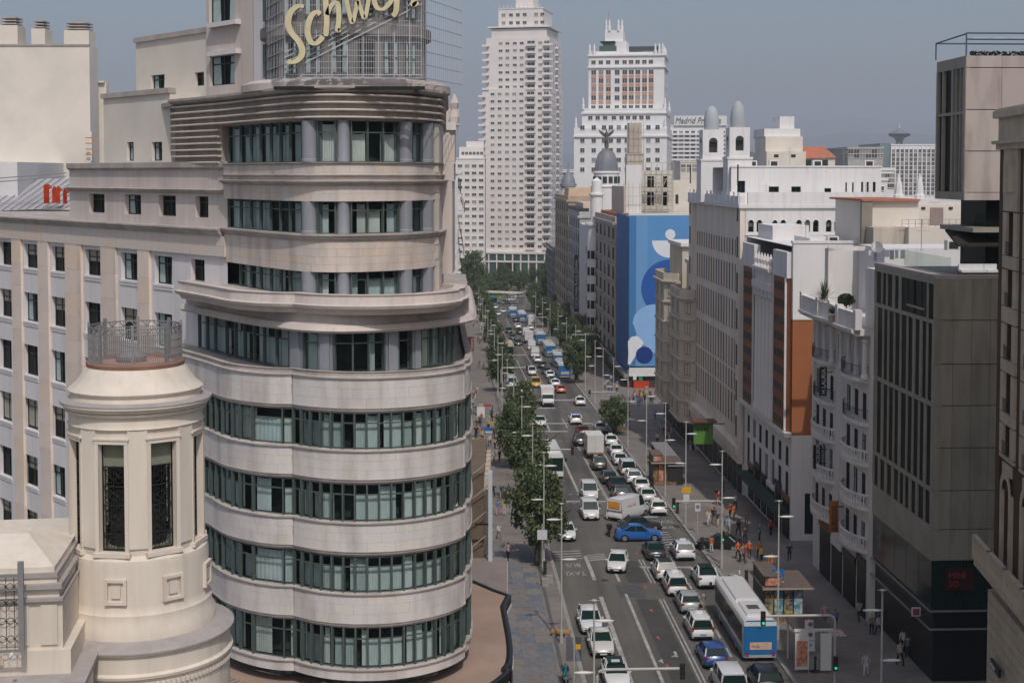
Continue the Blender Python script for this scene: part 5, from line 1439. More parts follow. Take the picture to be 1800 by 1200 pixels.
# roof garden
def leaf_clump(n, rx, ry, rz, size, seed, spiky=False):
 mb = MB(); r_ = random.Random(seed)
 for i in range(n):
  if spiky:
   a = r_.uniform(0, 6.28); e = r_.uniform(.15, 1.45); L_ = size * r_.uniform(.7, 1.1); base = Vector((0, 0, 0)); dr = Vector((math.cos(a) * math.cos(e), math.sin(a) * math.cos(e), math.sin(e)))
   sd = dr.cross(Vector((0, 0, 1))).normalized() * .035; mid = dr * L_ * .6; tip = dr * L_ + Vector((0, 0, -.25 * L_ * math.cos(e)))
   mb.face((base - sd, base + sd, mid + sd, mid - sd)); mb.face((mid - sd, mid + sd, tip))
  else:
   while True:
    p = Vector((r_.uniform(-1, 1), r_.uniform(-1, 1), r_.uniform(-1, 1)))
    if .35 < p.length < 1: break
   p = Vector((p.x * rx, p.y * ry, p.z * rz)); d = Vector((r_.gauss(0, 1), r_.gauss(0, 1), r_.gauss(0, 1))).normalized() * size; e = d.cross(Vector((r_.random(), r_.random(), r_.random()))).normalized() * size * .55
   mb.face((p - d, p + e, p + d, p - e))
 return mb
for (nm, lb, u, v, y, mbx, zt0) in (('palm_plant', 'spiky palm in the roof garden of the ornate white building', 1456, 520, yL0 + 11, leaf_clump(70, 1, 1, 1, 1.9, 1, True), 1.0),
  ('round_bush', 'clipped round green bush in the roof garden', 1496, 500, yL0 + 9, leaf_clump(700, .75, .75, .55, .12, 2), 1.1), ('agave_plant', 'low spiky agave behind the roof parapet', 1472, 525, yL0 + 6, leaf_clump(50, 1, 1, 1, .9, 3, True), .2)):
 p = dp(u, v, y); t = thing(nm, lb, 'plant', (p[0] - .4, y, lau.location.z + HL), 0)
 mb = MB(); mb.lathe([(.3, 0), (.38, .5), (.34, .5), (.3, .1)], 10); ob('planter', mb, M_TERRA, t)
 if zt0 > .5: mb = MB(); mb.tube(((0, 0, .3), (.05, 0, .5 + zt0)), .06, 6, r1=.04); ob('stem', mb, M_BROWNF, t)
 ob('foliage', mbx, M_LEAF, t, (0, 0, .5 + zt0))
# ---- white column front with brown glazed bays and an orange party wall
yO0, yO1 = fy(1393, FR), fy(1311, FR)
org = bld('brown_bay_building', 'white columned front between brown glazed bays beside a tall orange party wall', yO0, FR)
LO = yO1 - yO0; zO = lambda v: lz(org, v, yO0)
HO = zO(428); zor = zO(562); zbase = zO(765)
WO = lxu(org, 1530, yO0)
cross_wall(org, WO, zor - zbase, [], M_ORANGE, name='orange_wall', z0=zbase)
bbox(org, 'white_wall', 0, -.04, zor, WO, .5, HO, M_WHITER); bbox(org, 'roof_coping', -.08, -.12, HO, WO + .1, .6, HO + .25, M_WHITER)
bbox(org, 'string_course', 0, -.08, zor, WO, .0, zor + .35, M_WHITER)
cross_wall(org, WO, zbase, [(1.4, 1.0, 5.5, 5.2), (6.5, 1, 10, 5.2), (3.5, zO(850), 5.5, zO(800))], M_WST, .4, (0,), name='base_wall')
body(org, WO, LO, HO - .3, M_WHITER)
zt2, zt1 = zO(490), zO(760)
street_wall(org, LO, zt1, [(c, zO(a), c + 1.3, zO(b_)) for c in [1.2 + 3.1 * i for i in range(int(LO / 3.1))] for a, b_ in ((890, 835), (825, 790))], M_WST, .35, (0, 0, 1), cols=2)
bbox(org, 'upper_backing', .4, .12, zt1, .8, LO - .1, zO(470), M_WST)
nfl = 9
for (ya, yb) in ((.4, LO * .30), (LO * .70, LO - .4)):
 P = [(0.05, yb), (-.55, yb - .6), (-.55, ya + .6), (0.05, ya)]
 mb = MB(); mb.prism(P, zt1, zt2); ob('glazed_bay', mb, M_BROWNF, org)
 for f in range(nfl):
  za = zt1 + (zt2 - zt1) * f / nfl + .35; zb_2 = zt1 + (zt2 - zt1) * (f + 1) / nfl - .25
  y = ya + .75
  while y + 1.0 < yb - .6:
   mb = MB(); mb.box(0, 0, 0, .05, .72, zb_2 - za - .3); ob('bay_window', mb, M_GLASS, org, (-.58, y, za)); y += 1.2
 bbox(org, 'bay_edge', -.6, yb - .75, zt1, -.4, yb - .55, zt2, M_WHITE); bbox(org, 'bay_edge', -.6, ya + .45, zt1, -.4, ya + .62, zt2, M_WHITE)
 bbox(org, 'bay_attic', -.5, ya + .1, zt2, .2, yb - .1, zt2 + 2.6, M_WHITER)
cm = MB(); zOm = lambda v: lz(org, v, yO0 + LO * .5); hcol = zOm(508) - zt1; cm.lathe([(.62, 0), (.62, .6), (.5, .8), (.44, hcol - 1), (.6, hcol - .8), (.64, hcol)], 14); ccm = cm.mesh('giant_column', [M_WST]); smooth_by_angle(ccm)
ny = 5
for i in range(ny): ob('giant_column', ccm, parent=org, loc=(-.15, LO * .34 + (LO * .32) * i / (ny - 1), zt1))
for f in range(nfl):
 za = zt1 + hcol * f / nfl + .5
 for i in range(ny - 1):
  y = LO * .34 + (LO * .32) * (i + .5) / (ny - 1) - .45; mb = MB(); mb.box(0, 0, 0, .05, .9, hcol / nfl - .9); ob('window', mb, M_GLASS, org, (.36, y, za))
za = zt1 + hcol
bbox(org, 'entablature', -.85, LO * .31, za, .6, LO * .69, za + .8, M_WST); bbox(org, 'attic', -.6, LO * .33, za + .8, .6, LO * .67, za + 2.0, M_WST); bbox(org, 'attic_cornice', -.9, LO * .32, za + 2.0, .6, LO * .68, za + 2.35, M_WST)
for i in range(6): mb = MB(); mb.lathe([(.28, 0), (.16, .3), (.3, .8), (.12, 1.3), (.02, 1.6)], 8, (-.5, LO * .34 + LO * .32 * i / 5, za + 2.35)); ob('roof_urn', mb, M_WST, org)
mb = MB(); a0, a1 = LO * .33, LO * .67; zr_ = za + 2.35
mb.face(((.2, a0, zr_), (4.5, a0, zr_ + 1.9), (4.5, a1, zr_ + 1.9), (.2, a1, zr_))); mb.face(((.2, a0, zr_), (4.5, a0, zr_), (4.5, a0, zr_ + 1.9))); ob('tiled_roof', mb, M_ROOFT, org)
bbox(org, 'ledge', -.7, 0, zt1 - .5, .2, LO, zt1 - .05, M_WST); bbox(org, 'shop_awning', -1.5, 1, zO(905), .1, LO - 2, zO(900), mat('dark_green_awning', (.03, .05, .04), .8, var=.1))
for i in range(3):
 bbox(org, 'roof_block', (2.2, 5.6, 9)[i] * .5, LO * (.62, .2, .05)[i], HO - .3, (2.2, 5.6, 9)[i] * .5 + 4, LO * (.95, .5, .18)[i], HO + (1.25, .3, -.1)[i], M_WHITER)
letters('wall_letters', 'hoi', .9, M_WHITE, org, Matrix.Translation((6.9, -.12, 4.3)))
# ---- grey-beige tower block with arched top storey
yA0, yA1 = fy(1308, FR), fy(1217, FR)
arc = bld('arched_storey_building', 'grey beige tower block with narrow windows, white arched top storey and twin belfries', yA0, FR)
LA = yA1 - yA0; zA = lambda v: lz(arc, v, yA0)
HA = zA(345)
WA = lxu(arc, 1560, yA0)
hl = []
c = 3.2
while c < LA - 3.5:
 hl += [(c, zA(b_), c + .75, zA(a)) for a, b_ in ((455, 425), (520, 470), (590, 535), (660, 605), (700, 665), (760, 705)) for a, b_ in ((min(a, b_), max(a, b_)),)]
 c += 1.75
hl = [(h[0], min(h[1], h[3]), h[2], max(h[1], h[3])) for h in hl]
street_wall(arc, LA, zA(362), hl, M_GBE, .4, (0, 0, 1), cols=1, rows=3)
for y0, w in ((.0, 2.4), (LA - 2.6, 2.6)):
 bbox(arc, 'end_pier', -.55, y0, zA(790), .1, y0 + w, zA(362), M_GBE)
 for k in range(8):
  mb = MB(); mb.box(0, 0, 0, .05, .7, 2.4); ob('window', mb, M_GLASS, arc, (-.59, y0 + w * .45, zA(770) + k * 4.2))
c = 3.95 + .04
while c < LA - 3.5: bbox(arc, 'rib', -.05, c + .3, zA(770), .05, c + .55, zA(420), M_GBE); c += 1.75
bbox(arc, 'base_cornice', -.9, 0, zA(800), .1, LA, zA(785), M_GBE); bbox(arc, 'base_moulding', -.6, 0, zA(815), .1, LA, zA(800), M_GBE)
bbox(arc, 'top_cornice', -.75, -.25, zA(366), WA, .3, zA(360), M_WHITER); bbox(arc, 'top_cornice', -.75, .3, zA(366), .3, LA, zA(360), M_WHITER)
bbox(arc, 'street_parapet', -.7, .0, zA(360), .0, LA, zA(345), M_WHITER)
for i in range(14): bbox(arc, 'parapet_pier', -.78, LA * i / 14, zA(360), -.6, LA * i / 14 + .5, zA(338), M_WHITER)
# cross wall: pairs of arched windows under the parapet
ars = [(1315, 1325), (1330, 1340), (1358, 1367), (1372, 1382), (1400, 1410), (1415, 1425), (1430, 1440), (1453, 1463), (1468, 1478), (1494, 1504), (1509, 1519)]
ah = [(lxu(arc, a, yA0), zA(408), lxu(arc, b_, yA0), zA(391)) for a, b_ in ars]
ah2 = [(lxu(arc, 1311, yA0), zA(490), lxu(arc, 1320, yA0), zA(430))]
cross_wall(arc, WA, zA(366), ah + ah2, M_WHITER, .35, (0, 1, 2), cols=1, rows=2)
mb_ = None
for h in ah:
 mb = MB(); n = 8; w = (h[2] - h[0]) / 2; cx = (h[0] + h[2]) / 2
 pts = [(cx + w * math.cos(math.pi * i / n), -.03, h[3] + w * math.sin(math.pi * i / n)) for i in range(n + 1)]
 mb.face(pts); ob('fanlight', mb, M_GLASS, arc)
 mb = MB(); mb.tube([(p[0], -.04, p[2]) for p in pts], .07, 5); ob('arch_moulding', mb, M_WHITER, arc)
body(arc, WA, LA, zA(362), M_WHITER)
bbox(arc, 'parapet_wall', .3, -.15, zA(360), lxu(arc, 1555, yA0), .25, zA(338), M_WHITER)
bbox(arc, 'sill_course', 0, -.10, zA(414), WA, .0, zA(411), M_WHITER)
# set-back storey, belfries, roof houses
ys = 6.0
lx = lambda u, d: (dp(u, 320, yA0 + d)[0] - sx(yA0 + d, FR)) / math.cos(SANG)
zs = lambda v, d: lz(arc, v, yA0 + d)
hw = [(lx(a, ys), zs(b_, ys), lx(c_, ys), zs(d_, ys)) for a, b_, c_, d_ in ((1296, 339, 1310, 318), (1352, 341, 1370, 328), (1392, 341, 1409, 328), (1451, 341, 1463, 331), (1488, 340, 1491, 321), (1500, 340, 1503, 321), (1516, 338, 1520, 320), (1526, 338, 1530, 320), (1537, 338, 1542, 320))]
x0 = lx(1285, ys)
cross_wall(arc, lx(1552, ys) - x0, zs(294, ys) - zA(362), hw, M_WHITER, .3, (0,), name='set_back_wall', x=x0, y=ys, z0=zA(362))
body(arc, lx(1552, ys) - x0, 12, zs(294, ys) - zA(362), M_WHITER, x=x0, y=ys, z0=zA(362))
mb = MB(); mb.box(x0, ys - .1, zs(294, ys), lx(1552, ys), ys + .3, zs(291.5, ys)); ob('coping', mb, M_WHITER, arc)
for i, (u0, u1, va, vb, vt, d) in enumerate(((1232, 1276, 340, 283, 228, 22), (1279, 1322, 340, 280, 224, 7))):
 xa, xb = lx(u0, d), lx(u1, d); za, zb2, zt = zs(va, d), zs(vb, d), zs(vt, d); w = xb - xa
 bbox(arc, 'belfry_base', xa, d, zA(362), xb, d + w, zb2, M_WHITER); bbox(arc, 'belfry_string', xa - .1, d - .1, zb2, xb + .1, d + w + .1, zb2 + .25, M_WHITER)
 m_ = w * .08; za2 = zb2 + .25
 mb = MB(); hh = zt - za2
 hole = (w * .33, hh * .22, w * .67, hh * .58)
 mb.facade((xa + m_, d + m_, za2), (1, 0, 0), w - 2 * m_, hh, [(hole[0] - m_, hole[1], hole[2] - m_, hole[3])], .5)
 mb.facade((xa + m_, d + w - m_, za2), (0, -1, 0), w - 2 * m_, hh, [(hole[0] - m_, hole[1], hole[2] - m_, hole[3])], .5)
 mb.face(((xb - m_, d + m_, za2), (xb - m_, d + w - m_, za2), (xb - m_, d + w - m_, zt), (xb - m_, d + m_, zt))); mb.face(((xa + m_, d + m_, zt), (xb - m_, d + m_, zt), (xb - m_, d + w - m_, zt), (xa + m_, d + w - m_, zt)))
 ob('belfry', mb, M_WHITER, arc)
 for (O, D) in (((xa + w * .5, d + m_ + .02, za2 + hole[3]), 0), ((xa + m_ + .02, d + w * .5, za2 + hole[3]), 1)):
  mb = MB(); r_ = w * .17; pts = [(r_ * math.cos(math.pi * k / 8), r_ * math.sin(math.pi * k / 8)) for k in range(9)]
  mb.face([(O[0] + p[0], O[1] - .04, O[2] + p[1]) for p in pts] if D == 0 else [(O[0] - .04, O[1] + p[0], O[2] + p[1]) for p in pts]); ob('belfry_arch', mb, M_FRAME, arc)
 bbox(arc, 'bell_opening', xa + w * .33, d + m_ + .45, za2 + hole[1], xa + w * .67, d + m_ + .5, za2 + hole[3], M_FRAME)
 r0 = w * .30; top = zs((185, 176)[i], d) - zt
 mb = MB(); mb.lathe([(r0, 0), (r0 * 1.05, top * .3), (r0 * .98, top * .55), (r0 * .8, top * .78), (r0 * .45, top * .93), (.05, top)], 16, (xa + w / 2, d + w / 2, zt)); ob('belfry_dome', mb, mat('pale_grey_dome', hexc('a9adb2'), .7, var=.06), arc, smooth=True)
pn = thing('rooftop_tower_block', 'white stepped lift tower rising behind the arched storey roof', 'building', (dp(1378, 250, 225)[0], 225, gz(225)), SANG)
def pq(name, u0, u1, va, vb, m, y=225, dd=8, o=0):
 x0_, x1_ = xat(u0, y) - pn.location.x, xat(u1, y) - pn.location.x
 mb = MB(); mb.box(x0_, o, dp(900, vb, y)[2] - gz(225), x1_, o + dd, dp(900, va, y)[2] - gz(225)); return ob(name, mb, m, pn)
pq('lift_tower', 1375, 1401, 204, 232, M_WHITER, o=2, dd=5); pq('tower_head', 1345, 1409, 226, 242, M_WHITER, o=1); pq('tower_body', 1345, 1411, 240, 268, M_CREAM); pq('roof_house', 1342, 1411, 267, 420, M_CREAM, o=-2, dd=12)
for u in (1355, 1385): pq('vent_slot', u, u + 8, 272, 277, M_FRAME, o=-2.04, dd=.1)
tr = thing('tiled_roof_house', 'small roof house with orange clay tile roof between white roof blocks', 'building', (dp(1440, 270, 228)[0], 228, gz(228)), SANG)
xr = lambda u: xat(u, 228) - tr.location.x
zr2 = lambda v: dp(900, v, 228)[2] - gz(228)
mb = MB(); mb.face(((xr(1409), 0, zr2(279)), (xr(1471), 0, zr2(277)), (xr(1462), 5, zr2(257)), (xr(1412), 5, zr2(257)))); mb.face(((xr(1471), 0, zr2(277)), (xr(1473), 8, zr2(277)), (xr(1462), 5, zr2(257)))); ob('tiled_roof', mb, M_ROOFT, tr)
mb = MB(); mb.box(xr(1411), .3, 0, xr(1469), 8, zr2(279)); ob('wall', mb, M_CREAM, tr)
for u in (1415, 1442): mb = MB(); mb.box(xr(u), .2, zr2(293), xr(u + 14), .3, zr2(281)); ob('window', mb, M_FRAME, tr)
# ---- cream roof houses in front of the arched storey (right)
crm = thing('cream_roof_houses', 'cream rendered roof houses with railed terrace behind the dark stone building', 'building', (dp(1600, 400, 138)[0], 138, gz(138)), SANG)
def cq(name, u0, u1, va, vb, m, o=0, dd=8, y=138):
 x0_, x1_ = xat(u0, y + o) - crm.location.x, xat(u1, y + o) - crm.location.x
 mb = MB(); mb.box(x0_, o, dp(900, vb, y + o)[2] - gz(138), x1_, o + dd, dp(900, va, y + o)[2] - gz(138)); return ob(name, mb, m, crm)
cq('main_house', 1518, 1618, 353, 520, M_CREAM, 2, 10); cq('side_wall', 1516, 1535, 352, 520, mat('grey_cement', hexc('8f8880'), .9, var=.1), 1.6, .5); cq('long_house', 1610, 1740, 360, 520, M_CREAM, 5, 9); cq('roof_tiles', 1516, 1620, 350, 353.5, M_ROOFT, 1.5, 12)
cq('terrace_wall', 1535, 1600, 400, 520, mat('stained_render', hexc('c8beb0'), .9, var=.2, scale=.6, streak=True), -1, 4); cq('terrace_wall', 1597, 1690, 400, 520, M_CREAM, -2, 5); cq('metal_door', 1641, 1664, 365, 399, mat('mauve_door', hexc('9d8d88'), .7, var=.08), 4.9, .2)
for u in (1625, 1674): cq('vent_slot', u, u + 7, 364, 368, M_FRAME, 4.9, .2)
mb = MB()
for i in range(14): 
 u = 1584 + i * 12; p = dp(u, 400, 136.5); q = dp(u, 386, 136.5); mb.tube(((p[0] - crm.location.x, -1.5, p[2] - gz(138)), (p[0] - crm.location.x, -1.5, q[2] - gz(138))), .03, 4)
for v in (386, 393): p = dp(1584, v, 136.5); q = dp(1740, v, 136.5); mb.tube(((p[0] - crm.location.x, -1.5, p[2] - gz(138)), (q[0] - crm.location.x, -1.5, q[2] - gz(138))), .03, 4)
ob('terrace_railing', mb, M_GREYMETAL, crm)
ls = thing('laundry_line', 'row of white and lilac laundry drying behind the dark stone building', 'laundry', (dp(1560, 440, 118)[0], 118, dp(900, 452, 118)[2]), SANG)
rr = random.Random(9)
for i in range(7):
 u = 1528 + i * 9.5; x = xat(u, 118) - ls.location.x; mb = MB(); w, h = rr.uniform(.25, .42), rr.uniform(.5, .9)
 mb.box(x, -.03, .55 - h, x + w, .03, .58); ob('garment', mb, (M_WHITE, mat('lilac_cloth', hexc('b9b3c4'), .9, var=.05), M_WHITE)[i % 3], ls)
mb = MB(); mb.tube(((xat(1522, 118) - ls.location.x, 0, .58), (xat(1600, 118) - ls.location.x, 0, .58)), .012, 4); ob('line', mb, M_BLACK, ls)
dsh = thing('satellite_dish', 'round white satellite dish beside the laundry line', 'dish', (dp(1541, 437, 117)[0], 117, dp(900, 450, 117)[2]))
mb = MB(); mb.lathe([(.0, .0), (.3, .04), (.5, .12), (.5, .15), (.3, .07), (0, .03)], 16); ob('reflector', mb, M_WHITE, dsh, (0, 0, .7), (R(70), 0, 0)); mb = MB(); mb.tube(((0, .1, 0), (0, .1, .7)), .04, 6); ob('mast', mb, M_GREYMETAL, dsh)
# ================================================================== farther buildings on the right
# ---- cream building with stacked polygonal bays
yC0, yC1 = fy(1217, FR - .6), fy(1163, FR - .6)
crb = bld('cream_bay_building', 'cream stone building with two stacks of polygonal bay windows', yC0, FR - .6)
LC = yC1 - yC0; zC = lambda v: lz(crb, v, yC0 + LC * .4)
HC = zC(515)
bbox(crb, 'main_mass', .5, 0, 0, 18, LC, HC, M_CBAY)
def bay_stack(b, ya, yb, d, z0, z1, nf, m):
 P = [(.5, yb), (-d, yb - 2.0), (-d, ya + 2.0), (.5, ya)]
 mb = MB(); mb.prism(P, z0, z1); ob('bay_mass', mb, m, b)
 for f in range(nf):
  za = z0 + (z1 - z0) * f / nf; h = (z1 - z0) / nf
  for (p, q) in zip(P, P[1:]):
   w = math.dist(p, q); dx = Vector((q[0] - p[0], q[1] - p[1], 0)).normalized(); n = 1 if w < 3.4 else 2
   for i in range(n):
    s = w * (i + .5) / n - .5; o = Vector((p[0], p[1], za + h * .28)) + dx * s
    ob('window', win_mesh(1.0, h * .55, random.choice((0, 0, 1)), cols=2, fm=M_FRAME), parent=b, M=frame_at(o, dx, -.02))
    mbx = MB(); mbx.box(-.1, -.12, -.14, 1.1, .0, 0); ob('window_sill', mbx, m, b, M=frame_at(o, dx))
  mb = MB(); mb.sweep(P, [(-.1, za - .18), (.16, za - .18), (.22, za + .05), (-.1, za + .12)], closed=True); ob('string_course', mb, m, b)
 mb = MB(); mb.sweep(P, [(-.6, z1 - .3), (.1, z1 - .3), (.45, z1), (.45, z1 + .2), (-.6, z1 + .2)], closed=True); ob('bay_cornice', mb, m, b)
 mb = MB(); mb.sweep(P, [(-.25, z1 + .2), (.1, z1 + .2), (.1, z1 + 1.3), (-.25, z1 + 1.3)], closed=True); ob('bay_balustrade', mb, m, b)
bay_stack(crb, .4, LC * .46, 1.3, zC(720), zC(515), 6, M_CBAY); bay_stack(crb, LC * .54, LC - .4, 1.3, zC(715), zC(500), 6, M_CBAY)
bbox(crb, 'attic_block', 1.2, .8, HC, 8, LC * .42, zC(462), M_CBAY); bbox(crb, 'attic_roof', 1.0, .6, zC(462), 8.2, LC * .44, zC(455), M_WST); bbox(crb, 'attic_block', 1.2, LC * .56, HC, 8, LC - .6, zC(436), M_CBAY); bbox(crb, 'attic_roof', .9, LC * .54, zC(436), 8.2, LC - .4, zC(430), M_WHITER)
bbox(crb, 'rear_penthouse', 3, LC * .3, HC, 14, LC * .8, zC(462), M_WHITER)
cross_wall(crb, 17.5, HC, [(2 + 3 * i, zC(v + 30), 3.1 + 3 * i, zC(v)) for i in range(5) for v in (545, 600, 655)], M_CBAY, .3, x=.5, y=-.03)
# ---- building wrapped in a blue advertising sheet
yB0, yB1 = fy(1106, FR), fy(1084, FR)
blu = bld('blue_wrapped_building', 'corner building wrapped in a blue printed sheet with scaffolding above', yB0, FR)
LB = yB1 - yB0; zBl = lambda v: lz(blu, v, yB0); xB = lambda u, d=0: (dp(u, 500, yB0 + d)[0] - sx(yB0 + d, FR)) / math.cos(SANG)
zb0, zb1 = zBl(644), zBl(379)
M_BL1 = mat('blue_sheet', hexc('3f7ab0'), .6, var=.06, scale=.15); M_BL2 = mat('mid_blue_print', hexc('6a9acb'), .6, var=.04, scale=.2); M_BL3 = mat('deep_blue_print', hexc('2459a8'), .6, var=.05, scale=.2); M_BL4 = mat('navy_print', hexc('12377f'), .6, var=.05); M_BLW = mat('white_print', hexc('dfe3ea'), .6, var=.03); M_BLL = mat('light_blue_print', hexc('8db8e6'), .6, var=.04)
WB = xB(1290)
bbox(blu, 'inner_mass', .4, .4, 0, WB, LB, zb1 - .2, M_INT)
bbox(blu, 'wrap_sheet', 0, -.02, zb0, WB, .3, zb1, M_BL1); bbox(blu, 'wrap_side_sheet', -.06, .3, zb0 - 1.5, .3, LB, zb1, mat('dark_blue_sheet', hexc('2f6fb2'), .6, var=.1, scale=.2))
def print_poly(pts, m, d):
 mb = MB(); mb.face([(xB(u), -.02 - d, zBl(v)) for u, v in pts]); mb.face([(xB(u), -.02 - d + .012, zBl(v)) for u, v in reversed(pts)]); n = len(pts)
 for i in range(n):
  a, b_ = pts[i], pts[(i + 1) % n]; mb.face([(xB(a[0]), -.02 - d, zBl(a[1])), (xB(b_[0]), -.02 - d, zBl(b_[1])), (xB(b_[0]), -.02 - d + .012, zBl(b_[1])), (xB(a[0]), -.02 - d + .012, zBl(a[1]))])
 ob('printed_shape', mb, m, blu)
def circ(cu, cv, r, a0=0, a1=360, n=28): return [(cu + r * math.cos(R(a0 + (a1 - a0) * i / n)), cv + r * math.sin(R(a0 + (a1 - a0) * i / n))) for i in range(n + (0 if a1 - a0 == 360 else 1))]
print_poly([(1118, 379.5), (1138, 379.5), (1138, 643), (1118, 643)], M_BL2, .02)
print_poly([(1138, 379.5), (1232, 379.5), (1232, 643), (1138, 643)], mat('sky_blue_print', hexc('5a93c9'), .6, var=.05, scale=.2), .02)
print_poly(circ(1178, 412, 9), M_BLW, .06); print_poly(circ(1176, 423, 30, 0, 180), M_BLW, .06)
print_poly(circ(1178, 507, 51), M_BL3, .04); print_poly([(1112, 567)] + circ(1150, 575, 40, 200, 330)[2:] + [(1190, 600), (1190, 640), (1160, 630), (1125, 600)], M_BLL, .06)
print_poly([(1104, 640)] + [(1103 + 2, 620), (1104, 600), (1110, 592), (1120, 590), (1128, 597), (1132, 603)] + [(1108, 641)], M_BLW, .08); print_poly(circ(1133, 624, 15), M_BL4, .10)
M_FT = mat('faded_print_lettering', hexc('5f8dbd'), .6, var=.05)
for t, v, s in (('plus', 425, 3.0), ('Piensa', 478, 2.0), ('en azul', 502, 2.0), ('Siempre', 520, 1.6)):
 ob('printed_lettering', text_mesh(t, s * .55, .02, M_FT), parent=blu, M=Matrix.Translation((-.09, LB * .86, zBl(v))) @ Matrix.Rotation(-math.pi / 2, 4, 'Z') @ STAND @ Matrix.Diagonal((3.2, 1, 1, 1)))
bbox(blu, 'black_banner', -.3, -.15, zBl(655), xB(1118), .2, zBl(645), M_BLACK); bbox(blu, 'white_fascia', xB(1106), -.3, zBl(661), xB(1158), .0, zBl(646), M_WHITE)
M_RSH = mat('red_shop_front', hexc('c2401f'), .6, var=.1, scale=.6)
bbox(blu, 'shop_fascia', xB(1114), -.5, zBl(681), xB(1141), -.2, zBl(669), M_RSH); bbox(blu, 'shop_pillar', xB(1103), -.4, 0.3, xB(1107), -.2, zBl(670), M_RSH); bbox(blu, 'green_sign', xB(1123), -.5, zBl(668.5), xB(1130), -.3, zBl(662), mat('green_sign', (.02, .25, .12), .5, var=0)); bbox(blu, 'white_sign', xB(1113), -.5, zBl(667), xB(1119), -.3, zBl(659), M_WHITE)
bbox(blu, 'red_panel', xB(1140), -.35, .8, xB(1152), -.2, zBl(676), mat('dark_red_panel', hexc('7d2a18'), .7, var=.15))
for i in range(6): bbox(blu, 'shop_column', xB(1109 + i * 5), -.4, .3, xB(1110.4 + i * 5), -.25, zBl(681), M_WHITE)
bbox(blu, 'scaffold_walkway', -.9, 0, zb0 - 2.2, -.05, LB + 6, zb0 - 1.5, M_GREYMETAL)
# roof storey behind the sheet
zr0, zr1 = zb1 - .1, zBl(300)
rx0, rx1 = xB(1128, 5), xB(1182, 5)
cross_wall(blu, rx1 - rx0, zr1 - zr0, [(xB(a, 5), lz(blu, d_, yB0 + 5), xB(b_, 5), lz(blu, c_, yB0 + 5)) for a, b_, c_, d_ in ((1137, 1149, 338, 362), (1165, 1172, 338, 362), (1137, 1149, 310, 330), (1165, 1172, 310, 330))], M_CREAM, .3, (0,), name='roof_storey_wall', x=rx0, y=5, z0=zr0)
body(blu, rx1 - rx0, 8, zr1 - zr0, M_CREAM, 'roof_storey_body', rx0, 5, zr0)
bbox(blu, 'roof_house', rx1, 6, zr0, xB(1290, 6), 14, lz(blu, 317, yB0 + 6), M_CREAM); bbox(blu, 'roof_ledge', xB(1105), .2, zr0 - .1, WB, 4.8, zr0 + .5, M_CREAM); bbox(blu, 'white_panel', xB(1100, 4), 4, zr0, xB(1128, 4), 4.3, lz(blu, 290, yB0 + 4), M_WHITER)
for u in (1187, 1213): bbox(blu, 'roof_window', xB(u, 6), 5.9, lz(blu, 358, yB0 + 6), xB(u + 5, 6), 6.02, lz(blu, 342, yB0 + 6), M_FRAME)
scf = thing('scaffolding', 'pale tube scaffolding standing on the roof of the blue wrapped building', 'scaffold', (blu.location.x, yB0, blu.location.z + zr0), SANG)
mb = MB(); zz = [lz(blu, v, yB0 + 3) - zr0 for v in (378, 362, 345, 330, 315, 300, 286)]
us_ = [1096, 1104, 1112, 1124, 1134, 1144, 1154, 1164, 1174, 1183]
for dpt in (1.5, 4.4):
 for u in us_: mb.tube(((xB(u, dpt), dpt, zz[0]), (xB(u, dpt), dpt, zz[-1] * (1 if u > 1130 else .62))), .06, 4)
 for z in zz[1:]: mb.tube(((xB(1096 if z < zz[4] else 1134, dpt), dpt, z), (xB(1183, dpt), dpt, z)), .05, 4)
for z in zz[1:6]:
 for u in us_[4:]: mb.tube(((xB(u, 1.5), 1.5, z), (xB(u, 4.4), 4.4, z)), .04, 4)
for i in range(4): mb.tube(((xB(1134 + i * 10, 1.5), 1.5, zz[i]), (xB(1154 + i * 8, 1.5), 1.5, zz[i + 2])), .045, 4)
o = ob('tubes', mb, mat('scaffold_tube', hexc('b9b3a4'), .5, var=.1, scale=.5), scf); o['kind'] = 'stuff'
for z in (zz[2], zz[4]): mb = MB(); mb.box(xB(1134, 3), 1.6, z - .06, xB(1183, 3), 2.8, z); ob('deck', mb, mat('scaffold_plank', hexc('a3957c'), .9, var=.15), scf)
# ---- row of older buildings down the hill
def old_block(name, label, ua, ub, F, vtop, m, floors, ncol, side=True, bays=0, cor=.6, group=None):
 y0, y1 = fy(ua, F), fy(ub, F)
 b = bld(name, label, y0, F, group=group); L_ = y1 - y0; H = lz(b, vtop, y0); st = H / (floors + .9)
 hs = []
 for f in range(floors):
  for c in range(ncol):
   w = L_ / ncol; hs.append((w * c + w * .28, st * (f + .95), w * c + w * .72, st * (f + 1.6)))
 street_wall(b, L_, H, hs, m, .35, (0, 0, 0, 2), cols=2)
 W = 24
 hs = [(3.0 + 4.2 * c, st * (f + 1), 4.3 + 4.2 * c, st * (f + 1.6)) for f in range(floors) for c in range(4)] if side else []
 cross_wall(b, W, H, hs, m, .3); body(b, W, L_, H, m)
 bbox(b, 'roof_cornice', -cor, -cor * .6, H - .5, W, L_, H + .1, m); bbox(b, 'roof_parapet', -.1, -.1, H + .1, W, L_, H + 1.2, m)
 bbox(b, 'string_course', -.25, -.2, st * .85, W, L_, st * .95, m); bbox(b, 'string_course', -.25, -.2, st * (floors - .1), W, L_, st * (floors), m)
 for f in range(2, floors):
  bbox(b, 'balcony_slab', -.6, L_ * .1, st * (f + .9), 0, L_ * .4, st * (f + .93), m); bbox(b, 'balcony_slab', -.6, L_ * .6, st * (f + .9), 0, L_ * .9, st * (f + .93), m)
 return b, L_, H, st
